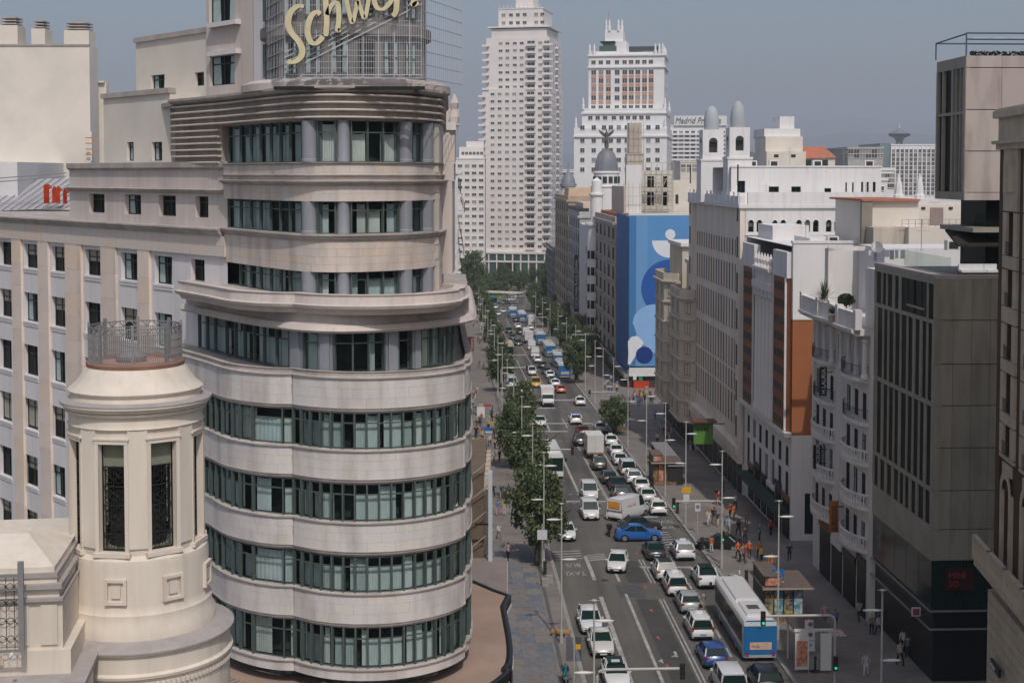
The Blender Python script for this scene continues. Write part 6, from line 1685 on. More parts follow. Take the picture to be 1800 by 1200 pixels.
g1, LG, HG, _ = old_block('brown_stone_building', 'weathered brown grey stone building next to the blue wrap', 1082, 1046, FR, 392, mat('brown_grey_stone', hexc('bfb4a7'), .9, var=.14, scale=.4, streak=True), 7, 5)
bbox(g1, 'roof_house', 2, 2, HG, 12, LG * .6, HG + 7.5, M_CBAY); bbox(g1, 'roof_house', 4, LG * .6, HG, 14, LG - 1, HG + 4.5, M_WHITER); bbox(g1, 'roof_tiles', .5, .5, HG + 1.0, 9, LG * .8, HG + 1.9, M_ROOFT)
# white corner building with a dome
yD0, yD1 = fy(1046, FR), fy(1020, FR)
dom = bld('domed_white_building', 'white corner building with rounded turret and grey dome', yD0, FR - .2)
LDm = yD1 - yD0; zDm = lambda v: lz(dom, v, yD0); HD = zDm(402)
cross_wall(dom, 22, HD, [(2 + 3.2 * c, zDm(440 + 31 * r + 14), 3.2 + 3.2 * c, zDm(440 + 31 * r)) for c in range(5) for r in range(7)], M_WHITER, .3)
street_wall(dom, LDm, HD, [(3 + 4 * c, zDm(440 + 31 * r + 14), 4.6 + 4 * c, zDm(440 + 31 * r)) for c in range(5) for r in range(7) if 3 + 4 * c < LDm - 3], M_WST, .3)
body(dom, 22, LDm, HD, M_WHITER)
tr_ = 2.2
mb = MB(); mb.lathe([(tr_, zDm(640)), (tr_, zDm(398)), (tr_ + .5, zDm(396)), (tr_ + .5, zDm(392)), (tr_ - .2, zDm(391))], 20, (.5, -.2, 0)); ob('corner_turret', mb, M_WHITER, dom, smooth=True)
for r in range(8):
 for a in (-150, -118, -90, -62):
  z = zDm(440 + 29 * r); w = .9; ca, sa = math.cos(R(a)), math.sin(R(a)); dx = Vector((-sa, ca, 0))
  ob('window', win_mesh(w, 1.9, 0, cols=2), parent=dom, M=frame_at(Vector((.5 + (tr_ + .02) * ca, -.2 + (tr_ + .02) * sa, z - 1.9)) - dx * w / 2, dx, -.05))
mb = MB(); mb.lathe([(1.5, zDm(392)), (1.5, zDm(345)), (1.9, zDm(343)), (1.9, zDm(340)), (1.2, zDm(339)), (1.2, zDm(318)), (.1, zDm(312))], 14, (.6, .3, 0)); ob('turret_lantern', mb, M_WHITER, dom, smooth=True)
# drum and dome set back
xq = lambda u, d: (dp(u, 330, yD0 + d)[0] - sx(yD0 + d, FR - .2)) / math.cos(SANG)
dc = (xq(1066, 12), 12.0); rd = (xq(1086, 12) - xq(1046, 12)) / 2; zd = lambda v: lz(dom, v, yD0 + 12)
mb = MB(); mb.lathe([(rd * 1.35, HD - .2), (rd * 1.35, zd(330)), (rd * 1.45, zd(328)), (rd * 1.12, zd(326)), (rd * 1.12, zd(306)), (rd * 1.22, zd(304)), (rd * 1.18, zd(301))], 28, (dc[0], dc[1], 0)); ob('dome_drum', mb, M_WHITER, dom, smooth=True)
for i in range(14):
 a = 2 * math.pi * i / 14; mb = MB(); mb.box(-.5, -.08, 0, .5, .1, 1.6); ob('drum_window', mb, M_FRAME, dom, M=frame_at((dc[0] + rd * 1.14 * math.cos(a), dc[1] + rd * 1.14 * math.sin(a), zd(322)), (-math.sin(a), math.cos(a), 0)))
prof = [(rd * math.cos(t) ** .75, zd(301) + (zd(263) - zd(301)) * math.sin(t)) for t in [i * math.pi / 2 / 10 for i in range(10)]] + [(rd * .16, zd(263)), (rd * .16, zd(259))]
mb = MB(); mb.lathe(prof, 32, (dc[0], dc[1], 0)); ob('dome', mb, M_LEAD, dom, smooth=True)
for i in range(16):
 a = 2 * math.pi * i / 16; mb = MB(); mb.tube([(dc[0] + r * 1.01 * math.cos(a), dc[1] + r * 1.01 * math.sin(a), z) for r, z in prof[:-1]], .09, 4); ob('dome_rib', mb, M_LEAD, dom)
# winged statue
st = thing('winged_statue', 'dark winged figure statue on top of the grey dome', 'statue', (dom.matrix_basis @ Vector((dc[0], dc[1], zd(259)))), SANG)
M_BRZ = mat('weathered_bronze', hexc('5d6058'), .6, var=.15, scale=1)
mb = MB(); mb.lathe([(.55, 0), (.5, 1.0), (.7, 1.15), (.6, 1.3)], 10); ob('pedestal', mb, M_BRZ, st)
s = (zd(222) - zd(259)) / 5.6
mb = MB()
mb.lathe([(.28 * s, 1.2), (.55 * s, 1.2 + .5 * s), (.42 * s, 1.2 + 1.3 * s), (.32 * s, 1.2 + 1.9 * s), (.42 * s, 1.2 + 2.4 * s), (.30 * s, 1.2 + 2.75 * s), (.12 * s, 1.2 + 2.9 * s), (.2 * s, 1.2 + 3.1 * s), (.2 * s, 1.2 + 3.3 * s), (.05 * s, 1.2 + 3.45 * s)], 12)
mb.tube(((.3 * s, 0, 1.2 + 2.6 * s), (.7 * s, -.1, 1.2 + 3.0 * s), (.65 * s, -.1, 1.2 + 3.8 * s)), .12 * s, 6, r1=.07 * s); mb.tube(((-.35 * s, 0, 1.2 + 2.5 * s), (-.6 * s, -.2, 1.2 + 1.9 * s), (-.2 * s, -.4, 1.2 + 1.6 * s)), .12 * s, 6, r1=.08 * s)
ob('figure', mb, M_BRZ, st, smooth=True)
for sg_ in (-1, 1):
 mb = MB(); P = [(0, 2.2), (1.0, 3.0), (2.1, 3.6), (2.0, 3.0), (1.5, 2.4), (1.0, 1.9), (.3, 1.6)]
 mb.prism([(sg_ * x * s, 1.0 + z * s) for x, z in P], .1, .25); mb.v = [(x, zz_ + .15, y) for x, y, zz_ in mb.v]; ob('wing', mb, M_BRZ, st)
g3, LG3, HG3, _ = old_block('hotel_building', 'grey stone hotel with long black vertical banner', 1019, 1000, FR + .3, 380, mat('cool_grey_stone', hexc('b9b7b4'), .9, var=.1, scale=.4), 8, 5)
bbox(g3, 'roof_house', 1, 1, HG3, 12, LG3 * .7, HG3 + 3.5, mat('salmon_render', hexc('d3bfae'), .9, var=.06)); bbox(g3, 'roof_terrace', -.3, 0, HG3 + 1.2, 2.5, LG3, HG3 + 2.1, M_FRAME)
t = blade('hotel_banner', 'long black vertical hotel banner with white letters far down the street', 1013, 448, 548, 7, fy(1019, FR + .3) - .5, 'CATALONIA PLAZA ESPAÑA', M_BLACK, M_WHITE, 1.02)
g4, LG4, HG4, _ = old_block('tan_striped_building', 'tan stone building with dark vertical window strips near the square', 999, 976, FR + .5, 352, mat('tan_stone', hexc('b8a48d'), .9, var=.1, scale=.4), 9, 6)
bbox(g4, 'roof_house', .5, LG4 * .1, HG4, 10, LG4 * .4, HG4 + 3.5, mat('peach_roof_house', hexc('cdb59d'), .9, var=.08)); bbox(g4, 'roof_house', 1.5, LG4 * .45, HG4, 12, LG4 * .8, HG4 + 2, M_WHITER)
mb = MB(); c_ = (3.0, LG4 * .7, HG4 - 2.5); mb.lathe([(2.2, 0), (2.2, 6), (2.7, 6.2), (2.7, 7), (2.3, 7.2), (2.1, 8.4), (1.5, 9.6), (.7, 10.6), (.25, 11.2), (.12, 14)], 14, c_); ob('roof_dome', mb, M_LEAD, g4, smooth=True)
mb = MB(); mb.lathe([(2.25, 2), (2.25, 5.6)], 14, c_); ob('lantern_wall', mb, M_WHITER, g4, smooth=True)
g5, LG5, HG5, _ = old_block('end_corner_building', 'dark grey corner building at the far end of the right side', 975, 960, FR + .8, 442, mat('dim_grey_stone', hexc('8e8c86'), .9, var=.1, scale=.4), 7, 6)
# ---- shopfronts at street level and clutter on the roofs
M_KDK = mat('dark_shop_fascia', (.03, .028, .026), .6, var=.2, scale=1)
M_SHOP = mat('dark_shop_glass', (.010, .012, .012), .25, var=.3, scale=.4, spec=.1); rk = random.Random(55)
for b_, L_, x_ in ((lau, LL, -.02), (org, LO, -.02), (arc, LA, -.02), (crb, LC, .48), (g1, LG, -.02), (dom, LDm, -.02), (g3, LG3, -.02), (g4, LG4, -.02)):
 y = .5
 while y < L_ - 2.2:
  w = min(rk.uniform(2.2, 3.6), L_ - y - .4); hgt = rk.uniform(3.4, 4.4)
  mb = MB(); mb.box(x_ - .06, y, .35, x_, y + w, .35 + hgt); ob('shop_window', mb, M_SHOP, b_)
  mb = MB(); mb.box(x_ - .16, y - .05, .4 + hgt, x_, y + w + .05, .95 + hgt); ob('shop_fascia', mb, rk.choice((M_BLACK, M_FRAME, M_WST, M_BROWNF, M_KDK)), b_)
  y += w + .55
def roof_clutter(b_, spots, z):
 for i, (x, y) in enumerate(spots):
  if i % 3 == 0:
   mb = MB(); mb.tube(((x, y, z), (x, y, z + 2.6)), .03, 4); [mb.tube(((x - .5, y, z + 1.7 + .3 * k), (x + .5, y, z + 1.7 + .3 * k)), .018, 4) for k in range(3)]; ob('antenna', mb, M_GREYMETAL, b_)
  else:
   mb = MB(); mb.box(x - .55, y - .4, z, x + .55, y + .4, z + .85); o = ob('air_conditioner', mb, M_WST, b_); mb = MB(); mb.box(x - .4, y - .42, z + .12, x + .4, y - .40, z + .72); ob('grille', mb, M_FRAME, o)
roof_clutter(arc, [(x0 + 2, ys + 3), (x0 + 6, ys + 4), (x0 + 11, ys + 2.5), (x0 + 15, ys + 5), (x0 + 17.5, ys + 3), (x0 + 4, ys + 7), (x0 + 9, ys + 8)], zs(294, ys)); roof_clutter(arc, [(3, 2.5), (7, 3), (11, 2.2), (15, 3), (18, 2.5)], zA(362)); roof_clutter(org, [(2.5, 5), (5, 4), (7, 6), (9, 3), (10.5, 5)], HO - .3); roof_clutter(lau, [(6, 6), (9, 7), (11, 5)], zt_)
# ================================================================== towers round the square
M_TW = mat('tower_cream_panel', hexc('e4dedb'), .85, var=.05, scale=.12); M_EW = mat('tower_white_stone', hexc('e6e5e6'), .85, var=.05, scale=.12); M_SALM = mat('salmon_brick_panel', hexc('c79a86'), .9, var=.08, scale=.3)
M_FARG = mat('far_window_glass', (.07, .075, .08), .2, var=0, spec=.6); M_FBL = mat('far_window_blind', (.26, .25, .25), .6, var=0)
fw = {}
def far_win(w, h, lit):
 k_ = (round(w, 2), round(h, 2), lit)
 if k_ not in fw:
  mb = MB(); mb.face(((0, -.01, 0), (w, -.01, 0), (w, -.01, h), (0, -.01, h)), 1 if lit else 0); mb.box(-.1, -.14, -.16, w + .1, 0, -.02, 2); mb.box(w * .48, -.05, 0, w * .52, -.012, h, 2); mb.box(-.12, -.1, h, w + .12, 0, h + .1, 2)
  fw[k_] = mb.mesh('window', [M_FARG, M_FBL, M_TW])
 return fw[k_]
tm = thing('stepped_tower', 'tall pale stepped tower with rows of small windows and balconies', 'building', (dp(918, 300, 655)[0], 655, gz(655)), R(-13))
# local frame of the front face
ca, sa = math.cos(R(-13)), math.sin(R(-13))
def tx(u, v=300):
 """local x on the front plane seen at picture column u"""
 r = ray(u, v); ox, oy = tm.location.x, tm.location.y
 # solve (ox + ca*x , oy + sa*x) on the ray
 k_ = r[0] / r[1]; return (k_ * oy - ox) / (ca - k_ * sa)
def tzv(v, x=0): return dp(900, v, tm.location.y + sa * x)[2] - tm.location.z
DT = 30.0
XL, XR = tx(848), tx(967)
def tbox(name, x0, y0, v0, x1, y1, v1, m): mb = MB(); mb.box(x0, y0, tzv(v0), x1, y1, tzv(v1)); return ob(name, mb, m, tm)
mb = MB(); mb.box(XL, 0, 0, XR, DT, tzv(156)); ob('lower_shaft', mb, M_TW, tm)
tbox('middle_shaft', tx(854), .8, 156, XR - .6, DT - 1, 66, M_TW); tbox('upper_shaft', tx(863), 1.2, 66, tx(960), DT - 3, 50, M_TW); tbox('overhang_cornice', tx(857), .2, 48.5, tx(966), DT - 1, 46, M_TW); tbox('crown_block', tx(874), 2.5, 46, tx(952), DT - 6, 15, M_TW); tbox('crown_rail', tx(873), 2.3, 15, tx(953), DT - 5.8, 13, M_TW)
for u in range(876, 952, 7): tbox('crown_pier', tx(u), 2.3, 15, tx(u + .9), 2.6, 7, M_TW)
tbox('lantern', tx(902), 6, 14, tx(932), DT - 12, -12, M_TW); tbox('lantern_top', tx(908), 8, -12, tx(926), DT - 14, -25, M_TW)
for i in range(6):
 for v in (23, 37): ob('window', far_win(1.7, 1.4, i % 3 == 0), parent=tm, loc=(tx((880, 893, 917, 937, 948, 905)[i]), 2.45, tzv(v + 5)))
rowsT = [74 + 12.75 * i for i in range(29)]
rr = random.Random(21)
balc = MB(); balc.box(0, -1.3, 0, 4.4, 0, .18); balc.box(0, -1.3, .18, 4.4, -1.18, 1.0); balc.box(0, -1.18, .18, .1, 0, 1.0); balc.box(4.3, -1.18, .18, 4.4, 0, 1.0); balc_m = balc.mesh('balcony', [M_TW])
for v in rowsT:
 up_ = v < 156; yf_ = .8 if up_ else 0.0
 for u in ((876, 888, 901, 913) if up_ else (862.5, 875, 888, 900.5, 913)) + (945.5, 956):
  ob('window', far_win(1.75, 1.05, rr.random() < .35), parent=tm, loc=(tx(u), yf_, tzv(v + 4)))
 for u in (924.5,):
  x = tx(u); ob('balcony', balc_m, parent=tm, loc=(x, yf_, tzv(v + 7.5)))
  ob('balcony_window', far_win(3.4, 1.9, False), parent=tm, loc=(x + .5, yf_, tzv(v + 5.6)))
 ob('balcony', balc_m, parent=tm, loc=(XR - 3.2, yf_, tzv(v + 7.5))); ob('balcony_window', far_win(2.2, 1.8, False), parent=tm, loc=(XR - 2.9, yf_, tzv(v + 5.5)))
 ob('balcony', balc_m, parent=tm, loc=(XL - 1.6 + (1.5 if up_ else 0), yf_, tzv(v + 7.5)), scale=(.75, 1, 1))
 for i in range(5):
  y = 4.5 + 5 * i; o_ = XR - (.6 if up_ else 0)
  if i in (2,): ob('balcony', balc_m, parent=tm, M=frame_at((o_, y, tzv(v + 7.5, o_)), (0, 1, 0)))
  ob('window', far_win(1.75, 1.05, rr.random() < .35), parent=tm, M=frame_at((o_ + .02, y, tzv(v + 4, o_)), (0, 1, 0)))
for u in (872, 884, 897, 909.5, 921.5, 942, 953): tbox('pilaster_strip', tx(u) - .12, -.16, 440, tx(u) + .12, .05, 160, M_TW)
# podium
pm = mat('green_podium_glass', hexc('4b625c'), .15, var=.1, scale=.1, spec=.7)
tbox('podium', XL - 3, -2, 500, XR + 9, DT, 446, pm); tbox('podium_cornice', XL - 3.4, -2.6, 446, XR + 9.4, DT, 442.5, M_TW); tbox('podium_band', XL - 3.2, -2.5, 461, XR + 9.2, DT, 458, M_TW); tbox('podium_entrance', tx(872), -2.2, 500, tx(908), -1, 462, M_BLACK)
for u in range(846, 972, 14): tbox('podium_pier', tx(u), -2.4, 500, tx(u + 2.2), -1.9, 447, M_TW)
for u in range(852, 968, 5): tbox('podium_mullion', tx(u) - .1, -2.15, 458, tx(u) + .1, -1.95, 447, M_FRAME)
# ---- second tower, white with salmon panels
ed = thing('white_pinnacled_tower', 'broad white stepped tower with salmon brick panels and roof pinnacles', 'building', (dp(1100, 200, 575)[0], 575, gz(575)), R(-9))
ca2, sa2 = math.cos(R(-9)), math.sin(R(-9))
def ex(u):
 r = ray(u, 250); k_ = r[0] / r[1]; return (k_ * ed.location.y - ed.location.x) / (ca2 - k_ * sa2)
def ez(v): return dp(900, v, ed.location.y)[2] - ed.location.z
def ebox(name, u0, y0, v0, u1, y1, v1, m): mb = MB(); mb.box(ex(u0), y0, ez(v0), ex(u1), y1, ez(v1)); return ob(name, mb, m, ed)
mb = MB(); mb.box(ex(1009), 0, 0, ex(1172), 44, ez(225)); ob('lower_mass', mb, M_EW, ed)
ebox('shoulder', 1022, 2, 230, 1170, 40, 190, M_EW); ebox('upper_shaft', 1032, 5, 195, 1166, 34, 96, M_EW); ebox('cornice', 1030.5, 4.4, 118, 1168, 35, 115, M_EW); ebox('cornice', 1020.5, 1.4, 200, 1171.5, 41, 197, M_EW); ebox('cornice', 1008, -.6, 241, 1173.5, 45, 238, M_EW); ebox('attic', 1034, 6, 97, 1164, 33, 88, M_EW); ebox('roof_parapet', 1030.5, 4.4, 97, 1168, 35, 94, M_EW)
ebox('tank_house', 1055, 10, 90, 1097, 24, 68, M_EW); ebox('tank_house', 1058, 12, 68, 1090, 22, 48, M_EW); ebox('roof_pavilion', 1050, 7, 90, 1080, 12, 78, pm); ebox('roof_railing', 1103, 6, 90, 1158, 6.3, 80, mat('dark_roof_rail', (.07, .08, .09), .6, var=0)); ebox('roof_dark_beam', 1052, 6.5, 72, 1078, 12, 69.5, M_FRAME)
pin = MB(); pin.lathe([(.7, 0), (.7, 2), (.5, 2.2), (.45, 4), (.02, 5.6)], 8); pin_m = pin.mesh('pinnacle', [M_EW])
for u, y, v in ((1034, 5, 96), (1042, 5, 96), (1150, 5, 96), (1157, 5, 96), (1163, 5, 96), (1163, 20, 96), (1163, 30, 96), (1024, 2, 192), (1168, 3, 192), (1168, 38, 192), (1012, .6, 226), (1060, 13, 49), (1088, 13, 49), (1066, 12, 49), (1082, 12, 49), (1169, 1, 226), (1169, 30, 226)): ob('pinnacle', pin_m, parent=ed, loc=(ex(u), y, ez(v)), scale=.9)
ant = MB(); ant.tube(((0, 0, 0), (0, 0, 8)), .12, 5); ob('mast', ant, mat('red_mast', hexc('b08a86'), .6, var=0), ed, (ex(1064), 14, ez(48)))
colsE = (1037, 1050, 1063, 1078.5, 1092, 1103.5, 1115, 1127, 1138.5)
for c, u in enumerate(colsE):
 for v in (122, 137, 152, 167):
  ob('window', far_win(1.9, 1.9, rr.random() < .3), parent=ed, loc=(ex(u), 4.98, ez(v + 8)))
  if c != 3: mb = MB(); mb.box(0, -.1, 0, 2.0, .02, 1.7); ob('salmon_panel', mb, M_SALM, ed, (ex(u) - .05, 4.98, ez(v + 15)))
 for v, yy in ((106, 4.98), (186, 4.95), (205, 1.96)): ob('window', far_win(1.7, 1.5, False), parent=ed, loc=(ex(u + (0 if v != 205 else -4)), yy, ez(v + 5)))
 for r in range(5):
  if 6 <= c <= 6: continue
  ob('window', far_win(1.7, 1.7, rr.random() < .3), parent=ed, loc=(ex((1020, 1040, 1058, 1070, 1084, 1098, 1115, 1136, 1152)[c]), -.02, ez(226 + 17 * r + (8 if r else 2))))
for v in [106 + 15.2 * i for i in range(13)]:
 for i in range(5):
  o_, d_ = (ex(1166), 8 + 5 * i) if v < 190 else (ex(1172), 5 + 7.5 * i)
  ob('window', far_win(1.7, 1.7, rr.random() < .3), parent=ed, M=frame_at((o_ + .02, d_, ez(v + 5)), (0, 1, 0)))
nt_ = thing('scaffold_tower', 'tan netted scaffold tower in front of the white pinnacled tower', 'scaffold', (dp(1116, 300, 420)[0], 420, gz(420)), SANG)
def nx(u): return xat(u, 420) - nt_.location.x
zn = lambda v: dp(900, v, 420)[2] - gz(420)
mb = MB(); mb.box(nx(1103), 0, 0, nx(1131), 6, zn(270)); mb.box(nx(1106), 1, zn(270), nx(1129), 5, zn(216)); ob('netting', mb, mat('tan_netting', hexc('cabfb1'), .95, var=.14, scale=.25, streak=True), nt_)
for u in (1102, 1109, 1116, 1124, 1131):
 mb = MB(); mb.tube(((nx(u), -.3, 0), (nx(u), -.3, zn(214))), .1, 4); ob('standard', mb, MATS['scaffold_tube'], nt_)
for v in range(222, 300, 12): mb = MB(); mb.tube(((nx(1101), -.35, zn(v)), (nx(1132), -.35, zn(v))), .09, 4); ob('ledger', mb, MATS['scaffold_tube'], nt_)
# ---- other far buildings
def far_block(name, label, u0, u1, vt, y, depth, m, cols, rows_, v0, dv, w, h, rz=0.0, group=None, vb=None):
 b = thing(name, label, 'building', (xat((u0 + u1) / 2, y), y, gz(y)), rz, group); hw = (xat(u1, y) - xat(u0, y)) / 2
 z = lambda v: dp(900, v, y)[2] - gz(y)
 mb = MB(); mb.box(-hw, 0, 0, hw, depth, z(vt)); ob('wall', mb, m, b)
 mb = MB(); mb.box(-hw - .2, -.2, z(vt), hw + .2, depth, z(vt) + .6); ob('roof_coping', mb, m, b)
 for r in range(rows_):
  for c in range(cols):
   x = -hw + 2 * hw * (c + .5) / cols - w / 2
   ob('window', far_win(w, h, rr.random() < .3), parent=b, loc=(x, -.02, z(v0 + dv * r)))
 return b, hw, z
b_, hw_, z_ = far_block('pale_flats', 'pale block of flats left of the tall stepped tower', 790, 852, 280, 610, 30, M_TW, 5, 14, 294, 12.6, 1.9, 1.1)
mb = MB(); mb.box(hw_ - 11, 3, z_(281), hw_ - .5, 20, z_(258)); ob('roof_house', mb, M_TW, b_); mb = MB(); mb.box(hw_ - 8, 5, z_(258), hw_ - .5, 20, z_(248)); ob('roof_house', mb, M_TW, b_)
for i in range(6): ob('window', far_win(1.2, 1.2, False), parent=b_, loc=(hw_ - 10 + i * 1.6, 2.96, z_(272)))
hb, hwb, zb = far_block('hotel_block', 'pale hotel slab with balcony rows and lettering along its roof', 1178, 1278, 222, 760, 22, M_EW, 1, 1, 232, 12, .5, .5)
for r in range(9):
 z = zb(234 + 7.4 * r)
 mb = MB(); mb.box(-hwb + .5, -1.2, z - 1.2, hwb - .5, -.05, z - .2); ob('balcony_row', mb, M_EW, hb)
 for c in range(9): ob('window', far_win(2.0, 1.2, c % 3 == 1), parent=hb, loc=(-hwb + 1.5 + c * 3.2, -.03, z - .1))
rs = thing('roof_lettering', 'raised grey lettering on the roof of the pale hotel slab', 'sign', (xat(1188, 759), 759, gz(760) + zb(221)), 0)
mb = MB(); mb.box(-1, .1, 0, 27, .3, 5.2); ob('backing_panel', mb, M_WHITE, rs)
letters('letters', 'Madrid Princesa', 4.6, mat('slate_lettering', hexc('6d7480'), .6, var=0), rs, Matrix.Translation((-.6, -.1, 1.2)) @ Matrix.Diagonal((.82, 1, 1, 1)), .3, shear=.25)
gb, hwg, zg = far_block('grid_office_block', 'white office slab with a regular grid of dark windows below the observation tower', 1566, 1690, 256, 640, 40, M_EW, 16, 11, 268.5, 7.4, 1.25, 1.5)
mb = MB(); mb.box(-hwg - 5, .5, 0, -hwg - .05, 40, zg(252)); ob('glazed_end', mb, mat('blue_green_glass_end', hexc('7c8c92'), .3, var=.1, scale=.1), gb)
for c in range(17): x = -hwg + 2 * hwg * c / 16; mb = MB(); mb.box(x - .22, -.35, zg(352), x + .22, -.03, zg(258)); ob('pier', mb, M_EW, gb)
far_block('small_white_house', 'small white house with slotted windows beside the grid office slab', 1548, 1572, 300, 300, 14, M_WHITER, 3, 3, 312, 9, .9, .8)
far_block('low_white_roofs', 'long low white roof house before the office slab', 1480, 1560, 318, 290, 14, M_WHITER, 4, 1, 335, 9, .9, .8)
ob_, _, _ = far_block('grey_roof_cluster', 'grey roofs cluster on the skyline right of the tile roof', 1490, 1552, 262, 420, 30, mat('grey_roofs', hexc('b5b2b0'), .9, var=.1), 6, 2, 270, 8, 1.5, 1.2)
for u, v, y in ((1580, 304, 250), (1617, 304, 250)):
 p = dp(u, v, y); t = thing('stone_obelisk', ('left' if u < 1600 else 'right') + ' white roof obelisk in front of the grid office slab', 'obelisk', (p[0], y, dp(900, 356, y)[2]))
 h = dp(900, v, y)[2] - t.location.z; mb = MB(); mb.lathe([(.95, 0), (.95, h * .25), (.75, h * .28), (.6, h * .6), (.05, h)], 8); ob('shaft', mb, M_WHITER, t)
 mb = MB(); mb.box(-1.3, -1.3, -1.2, 1.3, 1.3, 0); ob('plinth', mb, M_WHITER, t)
far_block('roof_terrace_house', 'white terrace house carrying two roof obelisks', 1562, 1650, 356, 249, 18, M_WHITER, 5, 1, 372, 9, 1, 1.2)
# observation tower
fo = thing('observation_tower', 'distant observation tower with a flying saucer shaped deck', 'tower', (xat(1580, 2150), 2150, -14.5))
zf = lambda v: dp(900, v, 2150)[2] + 14.5; pxm = 2150 / FPX
for dx in (-4, 4): mb = MB(); mb.tube(((dx * pxm * .9, 0, 0), (dx * pxm * .9, 0, zf(242))), 2.2, 8); ob('leg', mb, M_LEAD, fo)
mb = MB(); mb.lathe([(5 * pxm, zf(250)), (9 * pxm, zf(243)), (18 * pxm, zf(239)), (18.5 * pxm, zf(235)), (16 * pxm, zf(233.5)), (9 * pxm, zf(231)), (5 * pxm, zf(228)), (1, zf(226))], 24); ob('deck', mb, M_LEAD, fo, smooth=True)
mb = MB(); mb.lathe([(18.6 * pxm, zf(238.5)), (18.6 * pxm, zf(236))], 24); ob('window_band', mb, M_GLASS, fo)
mb = MB(); mb.tube(((0, 0, zf(228)), (0, 0, zf(218))), .8, 5); ob('mast', mb, M_WHITE, fo)
# skyline of low city blocks beyond the square
rr = random.Random(33)
skl = 0
SKY = [(1420, 1450, 272, 520), (1440, 1478, 270, 700), (1325, 1345, 268, 900), (985, 1012, 300, 800), (1196, 1236, 286, 520), (1270, 1345, 280, 700), (1395, 1425, 276, 1000), (1480, 1500, 266, 1100), (1500, 1530, 270, 900)]
for i, (a, c, v, y) in enumerate(SKY):
 far_block('skyline_block', ('first', 'second', 'third', 'fourth', 'fifth', 'sixth', 'seventh', 'eighth', 'ninth')[i] + ' pale block on the skyline counted from ' + ('the left' if False else 'the tile roof outwards'), a, c, v, y, 30, (M_EW, M_CREAM, M_TW)[i % 3], 4, 2, v + 8, 7, y * .003, y * .0018, group='skyline blocks')
# ================================================================== left side beyond the rounded building
FL = -17.4
def left_block(name, label, y0, y1, ztop, m, rows_, cols, off=FL):
 b = thing(name, label, 'building', (sx(y0, off), y0, gz(y0) - .3), SANG); L_ = y1 - y0; H = ztop - b.location.z
 st = H / (rows_ + .8); w = L_ / cols; hs = [(w * c + w * .25, st * (f + .9), w * c + w * .75, st * (f + 1.55)) for f in range(rows_) for c in range(cols)]
 mb = MB(); mb.facade((0, 0, 0), (0, 1, 0), L_, H, hs, .3); ob('street_wall', mb, m, b); put_windows(b, hs, (0, 0, 0), (0, 1, 0), .3, (0, 0, 1), cols=2)
 mb = MB(); mb.box(-20, .05, 0, -.4, L_, H - .1); ob('rear_mass', mb, m, b); mb = MB(); mb.box(-20, -.01, 0, .0, .06, H); ob('end_wall', mb, m, b)
 mb = MB(); mb.box(-1, -.15, H - .5, .4, L_, H); ob('roof_cornice', mb, m, b)
 for f in range(rows_):
  for c in range(cols):
   if (f + c) % 2 == 0:
    mb = MB(); mb.box(0, w * c + w * .15, st * (f + .86), .75, w * c + w * .85, st * (f + .9)); ob('balcony_slab', mb, m, b)
    mb = MB()
    for k_ in range(8): mb.tube(((.7, w * c + w * (.16 + .096 * k_), st * (f + .9)), (.7, w * c + w * (.16 + .096 * k_), st * (f + .9) + .95)), .02, 4)
    mb.tube(((.7, w * c + w * .15, st * (f + .9) + .95), (.7, w * c + w * .85, st * (f + .9) + .95)), .03, 4); ob('balcony_railing', mb, M_RAILB, b)
 return b, L_, H
lb1, _, H1 = left_block('white_ornate_front', 'white ornate front squeezed beside the rounded building with stepped roof', 91, 135, 39.3, M_WST, 7, 6, -18.0)
for i in range(5):
 mb = MB(); mb.box(-2.0, 3 + i * 2.2, H1 - .1, .6 - i * .12, 5 + i * 2.2, H1 + 1.0 - .2 * i); ob('roof_scroll', mb, M_STONE, lb1)
mb = MB()
for i in range(6): mb.lathe([(.3, 0), (.35, .4), (.2, .9), (.32, 1.3), (.05, 1.9)], 8, (.3, 2 + i * 6.0, H1))
ob('roof_urns', mb, M_STONE, lb1)['kind'] = 'stuff'
left_block('grey_cornice_front', 'pale grey front with deep cornices farther along the left pavement', 140, 215, 36.5, M_WHITER, 7, 9, -17.3)
left_block('cream_far_front', 'cream front near the square on the left side', 225, 330, 30, M_CREAM, 7, 12, -17.2)
left_block('stone_last_front', 'last stone front before the square on the left side', 335, 440, 22, M_WST, 6, 12, -17.2)
# vertical black sign on the side of the rounded building
t = thing('vertical_sign', 'tall black vertical blade sign with white letters on the rounded building', 'sign', (dp(808, 540, 91)[0], 90.3, dp(808, 612, 90)[2]), 0)
hh = dp(808, 482, 90)[2] - dp(808, 612, 90)[2]
mb = MB(); mb.box(-.28, -.12, 0, .3, .12, hh); ob('sign_box', mb, M_BLACK, t); mb = MB(); mb.box(-.33, -.14, -.1, -.285, .14, hh + .1); ob('sign_edge', mb, M_WHITE, t)
for i, ch in enumerate('ROMMA'): letters('sign_letter', ch, .55, M_WHITE, t, Matrix.Translation((-.18, -.15, hh - .72 - i * 1.0)))
t = thing('maroon_sign', 'maroon banner sign with pink vertical letters over the left pavement', 'sign', (dp(826, 605, 118)[0], 118, dp(826, 618, 118)[2]), 0)
hh = dp(826, 592, 118)[2] - t.location.z
mb = MB(); mb.box(-.45, -.06, 0, .32, .06, hh); ob('sign_panel', mb, mat('maroon_panel', hexc('5e332b'), .7, var=.1), t)
mb = MB(); mb.box(-1.2, -.03, hh * .5, -.45, .03, hh * .5 + .06); ob('bracket', mb, M_BLACK, t)
